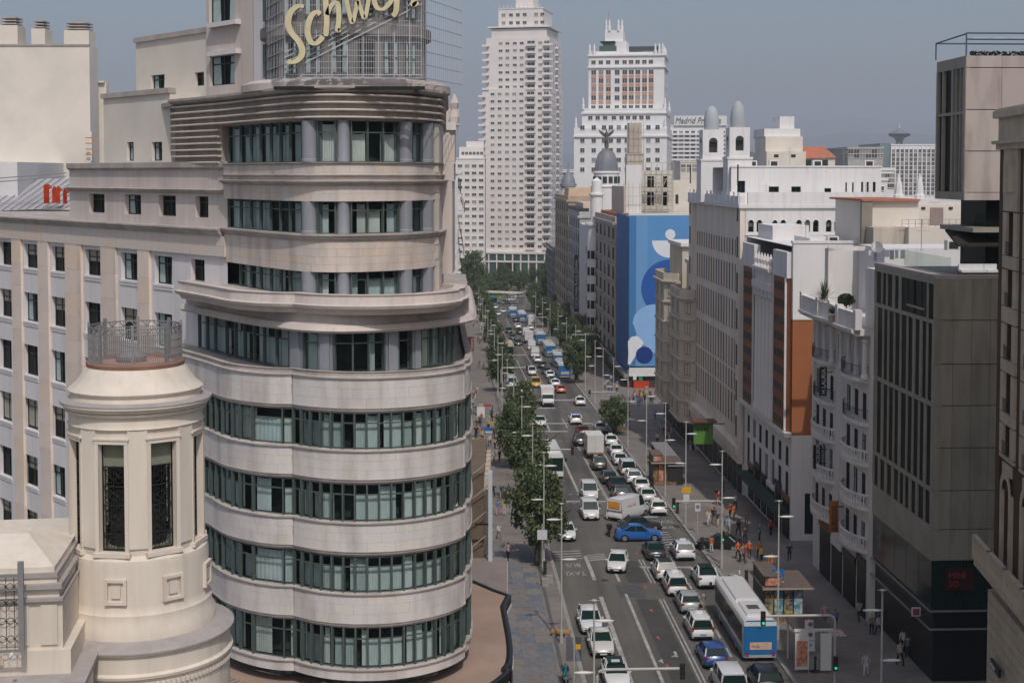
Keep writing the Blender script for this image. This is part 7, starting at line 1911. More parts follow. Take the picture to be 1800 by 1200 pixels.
ob('sign_letters', text_mesh('Habana', .36, .02, mat('pink_lettering', hexc('c9a2a0'), .7, var=0)), parent=t, M=Matrix.Translation((.26, -.09, .04)) @ Matrix.Rotation(-math.pi / 2, 4, 'Y') @ STAND)
# theatre front with canopy and stays beside the rounded building
thx = thing('theatre_canopy', 'curved white edged theatre canopy projecting beside the rounded building', 'canopy', (-2.2, 86.5, 0))
zc2 = dp(850, 1000, 90)[2]
P = [(-1.0, -2.2), (.6, -2.2), (1.2, -1.6), (1.9, -1.5), (1.9, 6), (-1.0, 6)]
mb = MB(); mb.prism(P, zc2 - .1, zc2 + .05); ob('canopy_roof', mb, mat('mauve_canopy_roof', hexc('8d827f'), .9, var=.1), thx)
mb = MB(); mb.sweep(P[:-1], [(-.1, zc2 - .5), (.02, zc2 - .5), (.02, zc2 - .2), (-.1, zc2 - .2)], closed=True); ob('white_edge', mb, M_WHITE, thx)
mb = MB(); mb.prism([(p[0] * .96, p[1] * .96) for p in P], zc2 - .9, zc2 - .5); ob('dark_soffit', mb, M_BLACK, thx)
mb = MB(); mb.box(-1.0, -2.0, .0, 1.75, 5.8, zc2 - .9); ob('beige_wall', mb, mat('beige_hoarding', hexc('a39a84'), .9, var=.08), thx)
tf = thing('theatre_building', 'brown ribbed theatre wall with diagonal stays above the canopy', 'building', (-2.4, 93, 0))
zt0, zt1 = zc2, dp(850, 820, 95)[2]
mb = MB(); mb.box(-1.5, 0, 0, .55, 12, zt1); ob('wall', mb, mat('brown_theatre_wall', hexc('77695a'), .9, var=.15, scale=.8), tf)
for i in range(7): mb = MB(); mb.box(.55, .4 + i * 1.6, zt0, .85, .9 + i * 1.6, zt1 - .5); ob('rib', mb, M_CBAY, tf)
for i in range(5): mb = MB(); mb.tube(((-.2, -.4, zt1 - 1.6 * i), (1.2, -.6, zt1 + 1.2 - 1.6 * i)), .03, 4); ob('stay', mb, M_CBAY, tf)
bl = thing('white_blade_sign', 'slim bluish white vertical blade sign over the theatre canopy', 'sign', (dp(862, 985, 92)[0], 92, dp(862, 985, 92)[2]))
hh = dp(862, 828, 92)[2] - bl.location.z; mb = MB(); mb.box(-.13, -.3, 0, .13, .3, hh); ob('sign_box', mb, mat('bluish_white', hexc('c3cbd4'), .4, var=.04), bl); mb = MB(); mb.box(-1.0, -.05, hh * .4, -.13, .05, hh * .4 + .1); ob('bracket', mb, M_BLACK, bl)
# ================================================================== vehicles
M_TYRE = mat('tyre_rubber', (.014, .014, .014), .8, var=0); M_RIM = mat('wheel_rim', (.35, .35, .36), .35, var=0, metal=.6)
M_CG = mat('car_glass', (.010, .026, .024), .16, var=0, spec=.07); M_TRIMB = mat('car_black_trim', (.012, .012, .013), .45, var=0)
M_HL = mat('headlight_glass', (.55, .57, .58), .12, var=0, spec=.8); M_TL = mat('tail_light_red', (.35, .018, .014), .25, var=0); M_PLATE = mat('number_plate', (.62, .62, .62), .5, var=0); M_PLATEB = mat('blue_number_plate', (.12, .24, .48), .5, var=0)
PAINT = {'white': paint('white_car_paint', (.70, .70, .70)), 'black': paint('black_car_paint', (.012, .013, .014)), 'dark': paint('charcoal_car_paint', (.035, .038, .04)), 'silver': paint('silver_car_paint', (.36, .37, .38)), 'blue': paint('bright_blue_car_paint', (.02, .12, .42)), 'deepblue': paint('deep_blue_car_paint', (.018, .075, .27)),
         'yellow': paint('yellow_car_paint', (.62, .36, .05)), 'orange': paint('orange_red_car_paint', (.55, .10, .03)), 'red': paint('dark_red_car_paint', (.16, .02, .02)), 'green': paint('dark_green_car_paint', (.025, .035, .035)), 'busblue': paint('bus_blue_paint', (.018, .15, .37)), 'cream': paint('cream_coach_paint', (.50, .44, .34)), 'teal': paint('teal_paint', (.04, .20, .26)), 'grey': paint('grey_paint', (.16, .17, .18))}
wm = MB(); wm.lathe([(.001, -.11), (.20, -.11), (.215, -.10), (.315, -.10), (.32, -.08), (.32, .08), (.315, .10), (.215, .10), (.20, .11), (.001, .11)], 16)
wm.m = [1 if abs(0) and False else 0] * len(wm.f)
for i, f in enumerate(wm.f):
 rad = max(math.hypot(wm.v[j][0], wm.v[j][1]) for j in f)
 wm.m[i] = 1 if rad < .205 else 0
wm.v = [(z, x, y) for x, y, z in wm.v]
WHEEL = wm.mesh('wheel', [M_TYRE, M_RIM])
CARS = {
 # L, W, H, belt, hood z, rear deck z, cowl y, roof front y, roof rear y, rear glass base y, wheel r
 'sedan': (4.55, 1.80, 1.46, .92, .86, .98, .92, .22, -1.05, -1.72, .32),
 'hatch': (4.35, 1.78, 1.49, .93, .86, 1.02, 1.00, .25, -1.55, -2.02, .32),
 'suv': (4.45, 1.86, 1.62, 1.02, .98, 1.08, .95, .30, -1.65, -2.05, .36),
 'coupe_suv': (4.70, 1.90, 1.60, 1.02, .98, 1.14, 1.05, .30, -.95, -2.05, .38),
 'mpv': (4.50, 1.76, 1.72, 1.0, .95, 1.05, 1.10, .55, -1.95, -2.15, .32),
 'minivan': (4.55, 1.84, 1.86, 1.08, 1.0, 1.05, 1.25, .70, -2.12, -2.22, .32),
 'van': (5.60, 2.02, 2.45, 1.30, 1.15, 1.3, 1.95, 1.30, -2.72, -2.78, .34)}
CARM = {}
PAINT['pearl'] = paint('pearl_car_paint', (.60, .60, .58)); PAINT['chalk'] = paint('chalk_car_paint', (.66, .67, .70)); rw = random.Random(8)
def car_parts(kind):
 if kind in CARM: return CARM[kind]
 L, W, H, belt, hood, deck, yc, yrf, yrr, yrb, wr = CARS[kind]
 h = W / 2; F, B = L / 2, -L / 2
 st = [(B, .80, .42, .62, .66), (B + .06, .93, .30, .74, .84), (B + .22, .98, .24, deck - .10, deck), (yrb, 1.0, .22, belt, deck + .02), (-.6, 1.0, .20, belt, belt + .01), (.4, 1.0, .20, belt - .01, belt), (yc, 1.0, .20, belt - .03, hood + .05), (F - .75, .98, .22, hood - .07, hood), (F - .25, .93, .24, hood - .20, hood - .10), (F - .06, .86, .28, hood - .36, hood - .24), (F, .74, .36, hood - .44, hood - .36)]
 mb = MB(); sec = []
 for y, k, zb, ze, zc_ in st:
  w = h * k; pts = [(w * .90, zb), (w, zb + .14), (w, (zb + ze) / 2 + .08), (w * .965, ze), (w * .80, zc_), (0, zc_ + .015)]
  ring_ = [(-x, z) for x, z in pts] + [(x, z) for x, z in reversed(pts[:-1])]
  sec.append([(x, y, z) for x, z in ring_])
 n = len(sec[0]); k0 = len(mb.v)
 for s in sec: mb.v += s
 for i in range(len(sec) - 1):
  for j in range(n - 1):
   mb.f.append((k0 + i * n + j, k0 + i * n + j + 1, k0 + (i + 1) * n + j + 1, k0 + (i + 1) * n + j)); mb.m.append(0)
 mb.f.append(tuple(k0 + j for j in range(n))); mb.m.append(0); e = k0 + (len(sec) - 1) * n; mb.f.append(tuple(e + n - 1 - j for j in range(n))); mb.m.append(0)
 # roof shell and pillars
 bw, tw = h * .93, h * (.74 if kind not in ('minivan', 'van') else .84)
 top = H; zr = H - .045
 R0 = [(-tw, yrr, zr), (tw, yrr, zr), (tw, yrf, zr), (-tw, yrf, zr)]; mid = (yrr + yrf) / 2
 rows_ = [(yrr - .04, zr - .05, tw * .96), (yrr + .12, zr + .01, tw), (mid, top, tw), (yrf - .15, zr + .015, tw), (yrf + .04, zr - .04, tw * .96)]
 k1 = len(mb.v)
 for y, z, w in rows_: mb.v += [(-w - .015, y, z - .05), (-w * .9, y, z), (0, y, z + .02), (w * .9, y, z), (w + .015, y, z - .05)]
 for i in range(4):
  for j in range(4): mb.f.append((k1 + i * 5 + j, k1 + i * 5 + j + 1, k1 + (i + 1) * 5 + j + 1, k1 + (i + 1) * 5 + j)); mb.m.append(0)
 for s in (-1, 1):
  mb.tube(((s * (bw - .005), yc, belt - .04), (s * (tw + .01), yrf, zr - .03)), .045, 5); mb.tube(((s * (bw - .005), yrb + .10, belt), (s * (tw + .01), yrr + .02, zr - .03)), .075 if kind != 'van' else .05, 5)
  ym = (yc + yrb) / 2 + .15; mb.tube(((s * (bw + .005), ym, belt - .02), (s * (tw + .015), ym - .03, zr - .03)), .04, 4)
  if kind in ('van',): mb.face(((s * (bw + .02), yrb, belt - .05), (s * (bw + .02), .75, belt - .05), (s * (tw + .03), .70, zr), (s * (tw + .03), yrr, zr)))
 if kind == 'van':
  mb.face(((-bw, yrb - .05, belt - .1), (bw, yrb - .05, belt - .1), (tw, yrr - .06, zr), (-tw, yrr - .06, zr)))
 body = mb.mesh('body', [PAINT['white']]); smooth_by_angle(body, 40)
 g = MB(); g0 = [(-bw, yrb, belt - .04), (bw, yrb, belt - .04), (bw, yc, belt - .06), (-bw, yc, belt - .06)]; k_ = len(g.v); g.v += g0 + R0
 for q in ((0, 1, 5, 4), (1, 2, 6, 5), (2, 3, 7, 6), (3, 0, 4, 7)): g.f.append(tuple(q)); g.m.append(0)
 glass = g.mesh('window_glass', [M_CG])
 t = MB(); wy0, wy1 = B + .85, F - .82
 if kind == 'van': wy0, wy1 = B + 1.2, F - .95
 for wy in (wy0, wy1):
  for s in (-1, 1):
   pts = [(s * (h + .004), wy + (wr + .055) * math.cos(a), .30 + (wr + .055) * math.sin(a)) for a in [math.pi * i / 10 for i in range(11)]]
   t.face(pts)
 t.box(-h * .62, F - .03, .26, h * .62, F + .015, .46); t.box(-h * .8, B - .012, .28, h * .8, B + .05, .44); t.box(-h * .97, wy0 + .4, .17, h * .97, wy1 - .4, .24)
 trim = t.mesh('bumper_trim', [M_TRIMB])
 b2 = MB(); b2.box(-.16, -.12, -.055, .16, .12, .055); lamp = b2.mesh('lamp', [M_HL])
 CARM[kind] = dict(body=body, glass=glass, trim=trim, wheels=[(s * (h - .10), y) for y in (wy0, wy1) for s in (-1, 1)], hood=hood, deck=deck, belt=belt, h=h, F=F, B=B, H=H, yc=yc, bw=bw, wr=wr, yrr=yrr, mid=mid)
 return CARM[kind]
def small(name, key, x0, y0, z0, x1, y1, z1, m):
 if key not in WIN:
  mb = MB(); mb.box(x0, y0, z0, x1, y1, z1); WIN[key] = mb.mesh(name, [m])
 return WIN[key]
def place_xy(u, v, L, head):
 g = gp(u, v); a = SANG if head in ('A', 'T') else R(head)
 rz = a if head == 'A' else (a + math.pi if head == 'T' else a)
 if head in ('A', 'T'): x, y = g[0] + math.sin(-SANG) * L / 2, g[1] + math.cos(SANG) * L / 2
 else: x, y = g[0], g[1] + .9
 return x, y, rz
def slope_at(y): return math.atan((gz(y + 3) - gz(y - 3)) / 6)
def set_on_road(t, x, y, rz):
 sl = slope_at(y); t.location = (x, y, gz(y) + .004)
 t.rotation_euler = (Matrix.Rotation(sl, 4, 'X') @ Matrix.Rotation(rz, 4, 'Z')).to_euler()
def car(kind, col, u, v, head, label, name='car', cat='car', group='traffic on the avenue', taxi=False, plate=None, lights=None, roof=None):
 P = car_parts(kind); t = thing(name, label, cat, group=group); x, y, rz = place_xy(u, v, P['F'] * 2, head); set_on_road(t, x, y, rz)
 o = ob('body', P['body'], parent=t)
 if col == 'white': col = rw.choice(('white', 'white', 'pearl', 'chalk'))
 o.material_slots[0].link = 'OBJECT'; o.material_slots[0].material = PAINT[col]
 ob('window_glass', P['glass'], parent=t); ob('bumper_trim', P['trim'], parent=t)
 for wx, wy in P['wheels']: ob('wheel', WHEEL, parent=t, loc=(wx, wy, .32 * P['wr'] / .32), scale=(1, P['wr'] / .32, P['wr'] / .32))
 h, F, B = P['h'], P['F'], P['B']
 for s in (-1, 1):
  ob('headlight', small('headlight', ('hl',), -.2, -.14, -.05, .2, .10, .06, M_HL), parent=t, loc=(s * h * .66, F - .14, P['hood'] - .27), rot=(0, 0, -s * .35))
  zt = P['deck'] - .16; w_, h_ = (.13, .13) if kind not in ('minivan', 'van', 'mpv') else (.07, .30)
  ob('tail_light', small('tail_light', ('tl', w_), -w_, -.05, -h_ / 2, w_, .06, h_ / 2, M_TL), parent=t, loc=(s * h * (.80 if w_ > .1 else .90), B + .10, zt if w_ > .1 else zt + .1))
  ob('mirror', small('mirror', ('mi', col), -.09, -.06, -.06, .09, .06, .07, PAINT[col]), parent=t, loc=(s * (h + .08), P['yc'] - .32, P['belt'] + .04))
 pl = M_PLATEB if plate == 'blue' else M_PLATE
 ob('number_plate', small('number_plate', ('pl', pl.name), -.26, -.012, -.055, .26, .012, .055, pl), parent=t, loc=(0, B - .006 if kind in ('minivan', 'van') else B + .0, .56 if kind not in ('sedan',) else .60)); ob('number_plate', small('number_plate', ('pl', M_PLATE.name), -.26, -.012, -.055, .26, .012, .055, M_PLATE), parent=t, loc=(0, F + .02, .38))
 if taxi:
  ob('taxi_roof_light', small('taxi_roof_light', ('tx',), -.30, -.10, 0, .30, .10, .15, M_WHITE), parent=t, loc=(0, P['mid'] + .45, P['H']))
  ob('taxi_stripe', small('taxi_stripe', ('ts', kind), -.004, -.10, -.22, .004, .10, .22, mat('taxi_red', (.5, .05, .04), .4, var=0)), parent=t, loc=(h + .005, -.2, .62), rot=(R(18), 0, 0)); ob('taxi_stripe', WIN[('ts', kind)], parent=t, loc=(-h - .005, -.2, .62), rot=(R(18), 0, 0))
 if lights == 'police': ob('light_bar', small('light_bar', ('pb',), -.6, -.16, 0, .6, .16, .14, mat('blue_beacon', (.02, .08, .5), .2, var=0)), parent=t, loc=(0, P['mid'] + .2, P['H']))
 if roof == 'black': mb_ = small('glass_roof', ('gr', kind), -h * .62, -.75, 0, h * .62, .75, .02, M_CG); ob('glass_roof', mb_, parent=t, loc=(0, P['mid'], P['H'] + .012))
 return t
def box_truck(u, v, head, label, boxcol='white'):
 t = thing('box_truck', label, 'truck', group='traffic on the avenue'); L = 6.6; x, y, rz = place_xy(u, v, L, head); set_on_road(t, x, y, rz)
 mb = MB(); mb.box(-1.12, -3.3, .75, 1.12, 1.45, 3.15); o = ob('cargo_box', mb, mat('cargo_box_white', (.66, .65, .64), .5, var=.05, scale=.8), t)
 for s in (-1, 1):
  mb = MB(); mb.box(s * 1.12 - .03, -3.32, .72, s * 1.12 + .03, -3.26, 3.18); ob('box_edge', mb, M_GREYMETAL, o)
 mb = MB(); mb.box(-1.14, -3.33, 3.1, 1.14, 1.47, 3.19); ob('box_roof', mb, M_WHITE, o)
 mb = MB(); mb.box(-1.08, -3.33, .82, 1.08, -3.305, .95); ob('tail_lift', mb, mat('tail_lift_red', (.4, .2, .16), .5, var=.1), t); mb = MB(); mb.box(-.012, -3.32, .95, .012, -3.3, 3.1); ob('door_seam', mb, M_GREYMETAL, t)
 mb = MB(); sec = [(1.45, .5, 2.15), (1.9, .45, 2.25), (2.3, .42, 2.1), (2.75, .42, 1.45), (3.25, .45, 1.15), (3.3, .5, .9)]; k = 0
 for yy, z0, z1 in sec: w = 1.0 if yy < 3 else .92; mb.v += [(-w, yy, z0), (-w, yy, min(1.25, z1)), (-w * .88, yy, z1), (w * .88, yy, z1), (w, yy, min(1.25, z1)), (w, yy, z0)]
 for i in range(5):
  for j in range(5): mb.f.append((i * 6 + j, i * 6 + j + 1, (i + 1) * 6 + j + 1, (i + 1) * 6 + j)); mb.m.append(1 if (i == 2 and j == 2) or (j in (1, 3) and i in (0, 1, 2)) else 0)
 mb.f.append((35, 34, 33, 32, 31, 30)); mb.m.append(0); ob('cab', mb, [PAINT['white'], M_CG], t)
 mb = MB(); mb.box(-.9, -3.2, .45, .9, 2.9, .72); ob('chassis', mb, M_TRIMB, t); mb = MB(); mb.box(-.85, 3.28, .4, .85, 3.36, .8); ob('grille', mb, M_TRIMB, t)
 for wx in (-.92, .92):
  for wy in (-2.1, 2.35): ob('wheel', WHEEL, parent=t, loc=(wx, wy, .4), scale=(1.2, 1.25, 1.25))
  ob('tail_light', small('tail_light', ('tl', .07), -.07, -.05, -.15, .07, .06, .15, M_TL), parent=t, loc=(wx, -3.31, .62)); ob('headlight', WIN[('hl',)], parent=t, loc=(wx * .8, 3.2, .92)); ob('mirror', small('mirror', ('tmir',), -.08, -.06, -.18, .08, .06, .18, M_TRIMB), parent=t, loc=(wx * 1.3, 2.4, 1.75))
 ob('number_plate', WIN[('pl', M_PLATE.name)], parent=t, loc=(0, -3.33, .6)); return t
def bus(u, v, head, label, rear='busblue', side='white', name='city_bus', cat='bus', H=3.15, L=11.8, near=False):
 t = thing(name, label, cat, group='buses on the avenue'); x, y, rz = place_xy(u, v, L, head); set_on_road(t, x, y, rz); h = 1.27; F, B = L / 2, -L / 2
 P = [(-h, .35), (-h, 1.15), (-h, H - .35), (-h + .08, H - .12), (-h + .25, H), (h - .25, H), (h - .08, H - .12), (h, H - .35), (h, 1.15), (h, .35)]
 mb = MB(); n = len(P)
 for yy, k in ((B, .985), (B + .12, 1), (F - .25, 1), (F, .96)): mb.v += [(a * k, yy, z if z < 2.6 else 2.6 + (z - 2.6) * k) for a, z in P]
 for i in range(3):
  for j in range(n - 1): mb.f.append((i * n + j, i * n + j + 1, (i + 1) * n + j + 1, (i + 1) * n + j)); mb.m.append(0)
 mb.f.append(tuple(range(3 * n, 4 * n))); mb.m.append(0); mb.f.append(tuple(range(n - 1, -1, -1))); mb.m.append(1); ob('body', mb, [PAINT[side], PAINT[rear]], t)
 mb = MB(); mb.box(-h + .06, B - .03, .48, h - .06, B, 2.72); rp = ob('rear_panel', mb, PAINT[rear], t)
 mb = MB(); mb.box(-h + .05, B - .04, 2.72, h - .05, B, H - .12); ob('rear_top_panel', mb, PAINT[side], t)
 mb = MB(); mb.box(-.78, B - .06, .95, .85, B - .03, 1.5); ad = ob('rear_advert', mb, mat('peach_advert', hexc('d8b8a4'), .5, var=.12, scale=3), rp)
 mb = MB(); mb.box(-h + .1, B - .05, .35, h - .1, B, .55); ob('rear_bumper', mb, mat('bus_grey_bumper', (.4, .4, .4), .5, var=.05), t)
 mb = MB(); mb.box(-h + .02, B - .025, 1.62, h - .02, B - .035 + .02, 1.66); ob('panel_seam', mb, M_TRIMB, t)
 if near: letters('route_number', '148', .22, M_BLACK, t, Matrix.Translation((-.2, B - .045, 2.5)), .01); letters('advert_letters', 'hola', .34, mat('advert_brown', hexc('6e3a34'), .6, var=0), t, Matrix.Translation((-.65, B - .065, 1.1)), .01)
 for s in (-1, 1):
  k = 0; yy = B + .5
  while yy < F - .9:
   mb = MB(); mb.box(s * (h + .004) - .006, yy, 1.25, s * (h + .004) + .006, min(yy + 1.38, F - .5), 2.6); ob('side_window', mb, M_CG, t); yy += 1.45
  mb = MB(); mb.box(s * (h + .003) - .004, B + .3, .38, s * (h + .003) + .004, F - .4, .9); ob('side_stripe', mb, PAINT[rear], t)
  for wy in (B + 2.7, F - 2.6): ob('wheel', WHEEL, parent=t, loc=(s * (h - .12), wy, .47), scale=(1.25, 1.47, 1.47))
  for zz in (.52, .75): ob('tail_light', small('tail_light', ('btl',), -.13, -.02, -.05, .13, .03, .05, M_TL), parent=t, loc=(s * (h - .28), B - .05, zz - .02))
  ob('mirror', small('mirror', ('bmir',), -.1, -.08, -.2, .1, .08, .2, M_TRIMB), parent=t, loc=(s * (h + .25), F + .15, 2.4))
 mb = MB(); mb.box(-h + .08, F - .02, 1.0, h - .08, F + .012, 2.65); ob('windscreen', mb, M_CG, t); mb = MB(); mb.box(-h + .2, F, .5, h - .2, F + .02, .95); ob('front_panel', mb, PAINT[rear], t)
 mb = MB(); mb.box(-.85, -1.0, H, .85, F - 1.2, H + .22); rf = ob('roof_pod', mb, PAINT[side], t); mb = MB(); mb.box(-.8, B + 1.0, H, .8, -1.6, H + .18); ob('roof_unit', mb, PAINT[side], t)
 mb = MB(); mb.box(-.45, B + 2.2, H + .185, .45, B + 3.2, H + .2); ob('roof_grille', mb, mat('bus_roof_grille', (.09, .09, .095), .6, var=.1), t)
 return t
# ---- people used on motorbikes are built further down; the bikes stand alone here
def motorbike(u, v, head, label, col='black', box=True):
 t = thing('motorcycle', label, 'motorcycle', group='motorcycles'); x, y, rz = place_xy(u, v, 2.0, head if head in ('A', 'T') else head); set_on_road(t, x, y, rz)
 for wy in (-.68, .68): ob('wheel', WHEEL, parent=t, loc=(0, wy, .31), scale=(.55, .95, .95))
 mb = MB()
 S = [(-.85, .62, .10), (-.5, .78, .16), (-.1, .80, .17), (.25, .74, .14), (.5, .85, .2), (.62, 1.0, .16)]
 k = 0
 for yy, z, w in S: mb.v += [(-w, yy, z - .22), (-w, yy, z - .04), (0, yy, z + .02), (w, yy, z - .04), (w, yy, z - .22)]
 for i in range(5):
  for j in range(4): mb.f.append((i * 5 + j, i * 5 + j + 1, (i + 1) * 5 + j + 1, (i + 1) * 5 + j)); mb.m.append(0)
 mb.f.append((0, 1, 2, 3, 4)); mb.m.append(0); mb.f.append((29, 28, 27, 26, 25)); mb.m.append(0); ob('body', mb, PAINT[col], t, smooth=True)
 mb = MB(); mb.box(-.15, -.62, .78, .15, .05, .88); ob('saddle', mb, M_TRIMB, t); mb = MB(); mb.tube(((-.36, .48, 1.05), (0, .6, 1.02), (.36, .48, 1.05)), .02, 5); ob('handlebar', mb, M_TRIMB, t); mb = MB(); mb.tube(((0, .55, .98), (0, .7, .33)), .045, 5); ob('fork', mb, M_GREYMETAL, t)
 ob('tail_light', small('tail_light', ('mtl',), -.08, -.03, -.03, .08, .03, .03, M_TL), parent=t, loc=(0, -.87, .66))
 if box: mb = MB(); mb.box(-.24, -1.0, .86, .24, -.58, 1.25); ob('top_box', mb, M_TRIMB, t)
 return t
small('headlight', ('hl',), -.2, -.14, -.05, .2, .10, .06, M_HL); small('number_plate', ('pl', M_PLATE.name), -.26, -.012, -.055, .26, .012, .055, M_PLATE)
TG = 'taxis on the avenue'
# coming towards the camera (left lanes)
car('sedan', 'white', 1088, 1218, 'T', 'white taxi cut by the bottom edge, front lowest in the picture', 'taxi', 'taxi', TG, True, roof='black')
car('sedan', 'white', 1061, 1158, 'T', 'white taxi in left lane just above the bottom edge, front bumper clear', 'taxi', 'taxi', TG, True)
car('hatch', 'white', 1041, 1117, 'T', 'white hatchback taxi tucked behind another taxi by the left kerb', 'taxi', 'taxi', TG, True)
car('hatch', 'white', 1087, 1003, 172, 'white taxi swinging across the lane arrow below the blue car', 'taxi', 'taxi', TG, True)
car('sedan', 'white', 998, 953, 'T', 'white taxi in front of the nearest big tree', 'taxi', 'taxi', TG, True)
car('minivan', 'white', 1040, 916, 'T', 'front of two white minivans nose to tail at the crossing', 'minivan', 'van')
car('minivan', 'white', 1039, 881, 'T', 'second white minivan right behind another minivan', 'minivan', 'van')
bus(973, 842, 'T', 'white city bus half hidden by the trees on the left', 'white', 'white')
car('sedan', 'white', 951, 751, 'T', 'pale green tinted white car coming past the middle trees', 'car')
box_truck(964, 716, 'T', 'white box truck facing the camera in mid street')
car('minivan', 'yellow', 943, 682, 'T', 'yellow van behind the white box truck', 'minivan', 'van')
car('mpv', 'white', 936, 660, 'T', 'white car following the yellow van', 'car')
car('sedan', 'white', 911, 693, 'T', 'white taxi waiting at the left kerb before the second tree group', 'taxi', 'taxi', TG, True)
car('minivan', 'white', 901, 682, 'T', 'white minivan parked at the left kerb behind a taxi', 'minivan', 'van')
car('hatch', 'silver', 898, 666, 'T', 'silver car at the left kerb behind the parked minivan', 'car')
bus(894, 629, 'T', 'cream coach stopped by the left trees', 'cream', 'cream', 'coach', 'coach', 3.3, 11)
car('suv', 'dark', 911, 608, 'T', 'charcoal car passing beside the cream coach', 'car')
car('sedan', 'dark', 902, 597, 'T', 'dark car two places beyond the cream coach', 'car')
car('suv', 'black', 895, 586, 'T', 'black car leading the dark group beyond the coach', 'car')
car('van', 'white', 874, 580, 'T', 'white van at the far left kerb under the trees', 'delivery_van', 'van')
car('sedan', 'white', 876, 555, 'T', 'white car lowest of the far left cluster', 'car'); car('hatch', 'white', 885, 550, 'T', 'white car right of the far left cluster', 'car')
car('sedan', 'white', 871, 543, 'T', 'white car at the far left kerb by the bus shelter', 'car'); bus(868, 536, 'T', 'teal bus below the far shelter roof', 'teal', 'teal', L=10)
car('sedan', 'white', 904, 544, 'T', 'white car alone in the far junction', 'car'); car('sedan', 'white', 888, 534, 150, 'white car by the end of the far shelter roof', 'car'); car('sedan', 'white', 898, 529, 140, 'white car turning the far bend, second from the shelter', 'car'); car('suv', 'silver', 911, 524, 135, 'silver car turning the far bend, third from the shelter', 'car'); car('sedan', 'white', 931, 515, 130, 'white car high in the far bend', 'car'); car('sedan', 'white', 944, 511, 125, 'farthest white car in the bend below the pale tower', 'car')
# going away (right lanes)
bus(1336, 1163, 'A', 'blue backed city bus nearest the camera at the right kerb', near=True)
car('hatch', 'deepblue', 1260, 1178, 'A', 'deep blue hatchback beside the nearest bus', 'car')
car('minivan', 'white', 1291, 1232, 'A', 'white van cut by the bottom edge beside the bus', 'minivan', 'van'); car('suv', 'black', 1356, 1226, 'A', 'black car cut by the bottom edge behind the bus', 'car')
car('mpv', 'white', 1236, 1128, 'A', 'white people carrier taxi with blue plate left of the bus', 'taxi', 'taxi', TG, True, 'blue')
car('hatch', 'silver', 1216, 1081, 'A', 'silver car with its right door open beside the bus front', 'car')
car('mpv', 'white', 1192, 1050, 'A', 'white estate taxi with blue plate above the silver car', 'taxi', 'taxi', TG, True, 'blue')
car('suv', 'white', 1173, 1023, 'A', 'white car with black roof close ahead of an estate taxi', 'car', roof='black')
car('coupe_suv', 'white', 1247, 1037, 'A', 'white electric car with long glass roof by the right kerb', 'car', roof='black')
car('suv', 'white', 1206, 987, 'A', 'white taxi at the stop line by the right kerb', 'taxi', 'taxi', TG, True)
car('sedan', 'green', 1155, 987, 'A', 'dark green car waiting beside a white taxi at the stop line', 'car')
car('coupe_suv', 'blue', 1123, 952, -86, 'bright blue car crossing the avenue sideways', 'car')
car('sedan', 'dark', 1126, 934, -82, 'dark car hidden behind the crossing blue car', 'car')
tv = car('van', 'white', 1106, 912, -38, 'white delivery van with yellow rear panel turning right', 'delivery_van', 'van')
mb = MB(); mb.box(-.72, -2.88, 1.42, .72, -2.84, 2.15); ob('rear_graphic', mb, mat('yellow_van_graphic', hexc('d9a23a'), .5, var=.2, scale=4, col2=hexc('c56a2c')), tv)
letters('side_letters', 'Express', .5, mat('pink_van_lettering', hexc('d9a9a0'), .6, var=0), tv, Matrix.Translation((1.03, -1.6, 1.55)) @ Matrix.Rotation(math.pi / 2, 4, 'Z'), .01)
motorbike(1072, 944, 'A', 'black motorcycle left of the crossing blue car')
car('suv', 'black', 1094, 882, 'A', 'black car last in the middle queue, behind the turning van', 'car'); car('sedan', 'black', 1086, 864, 'A', 'black car second from the end of the middle queue', 'car'); car('hatch', 'dark', 1072, 852, 'A', 'charcoal car third from the end of the middle queue', 'car'); car('suv', 'dark', 1055, 828, 'A', 'dark car right behind the white box truck', 'car')
box_truck(1047, 807, 'A', 'white box truck seen from behind in the middle queue')
for (kind, u, v, lb, tx_) in (('hatch', 1159, 907, 'white hatchback taxi at the end of the right kerb queue', 1), ('sedan', 1141, 885, 'white taxi second from the end of the right kerb queue', 1), ('sedan', 1130, 866, 'white taxi third from the end of the right kerb queue', 1), ('suv', 1116, 852, 'white car fourth from the end of the right kerb queue', 0), ('minivan', 1105, 836, 'white minivan with yellow stickers in the right kerb queue', 0), ('sedan', 1092, 819, 'white car right ahead of the stickered minivan', 0), ('sedan', 1085, 803, 'white taxi beside the box truck in the kerb queue', 1), ('sedan', 1076, 785, 'white taxi just ahead of the one beside the box truck', 1), ('sedan', 1057, 762, 'white taxi at the head of the right kerb queue', 1)):
 car(kind, 'white', u, v, 'A', lb, 'taxi' if tx_ else ('minivan' if kind == 'minivan' else 'car'), 'taxi' if tx_ else ('van' if kind == 'minivan' else 'car'), TG if tx_ else 'traffic on the avenue', bool(tx_))
car('sedan', 'red', 1026, 768, 'A', 'dark red car ahead of the rear facing box truck', 'car'); car('suv', 'black', 1021, 785, 'A', 'black car beside the box truck at mid street', 'car')
car('suv', 'white', 1013, 747, 'A', 'police car with blue light bar in mid street', 'police_car', 'police car', lights='police'); car('sedan', 'white', 1021, 714, 'A', 'white taxi alone past the second crossing', 'taxi', 'taxi', TG, True)
car('hatch', 'orange', 987, 692, 'A', 'orange red car beside the white box truck cab', 'car'); car('sedan', 'white', 977, 681, 'A', 'white taxi ahead of the orange red car', 'taxi', 'taxi', TG, True); car('hatch', 'teal', 973, 675, 'A', 'teal car just ahead of the taxi behind the buses', 'car'); car('sedan', 'white', 968, 666, 'A', 'white taxi left of the mid street bus', 'taxi', 'taxi', TG, True)
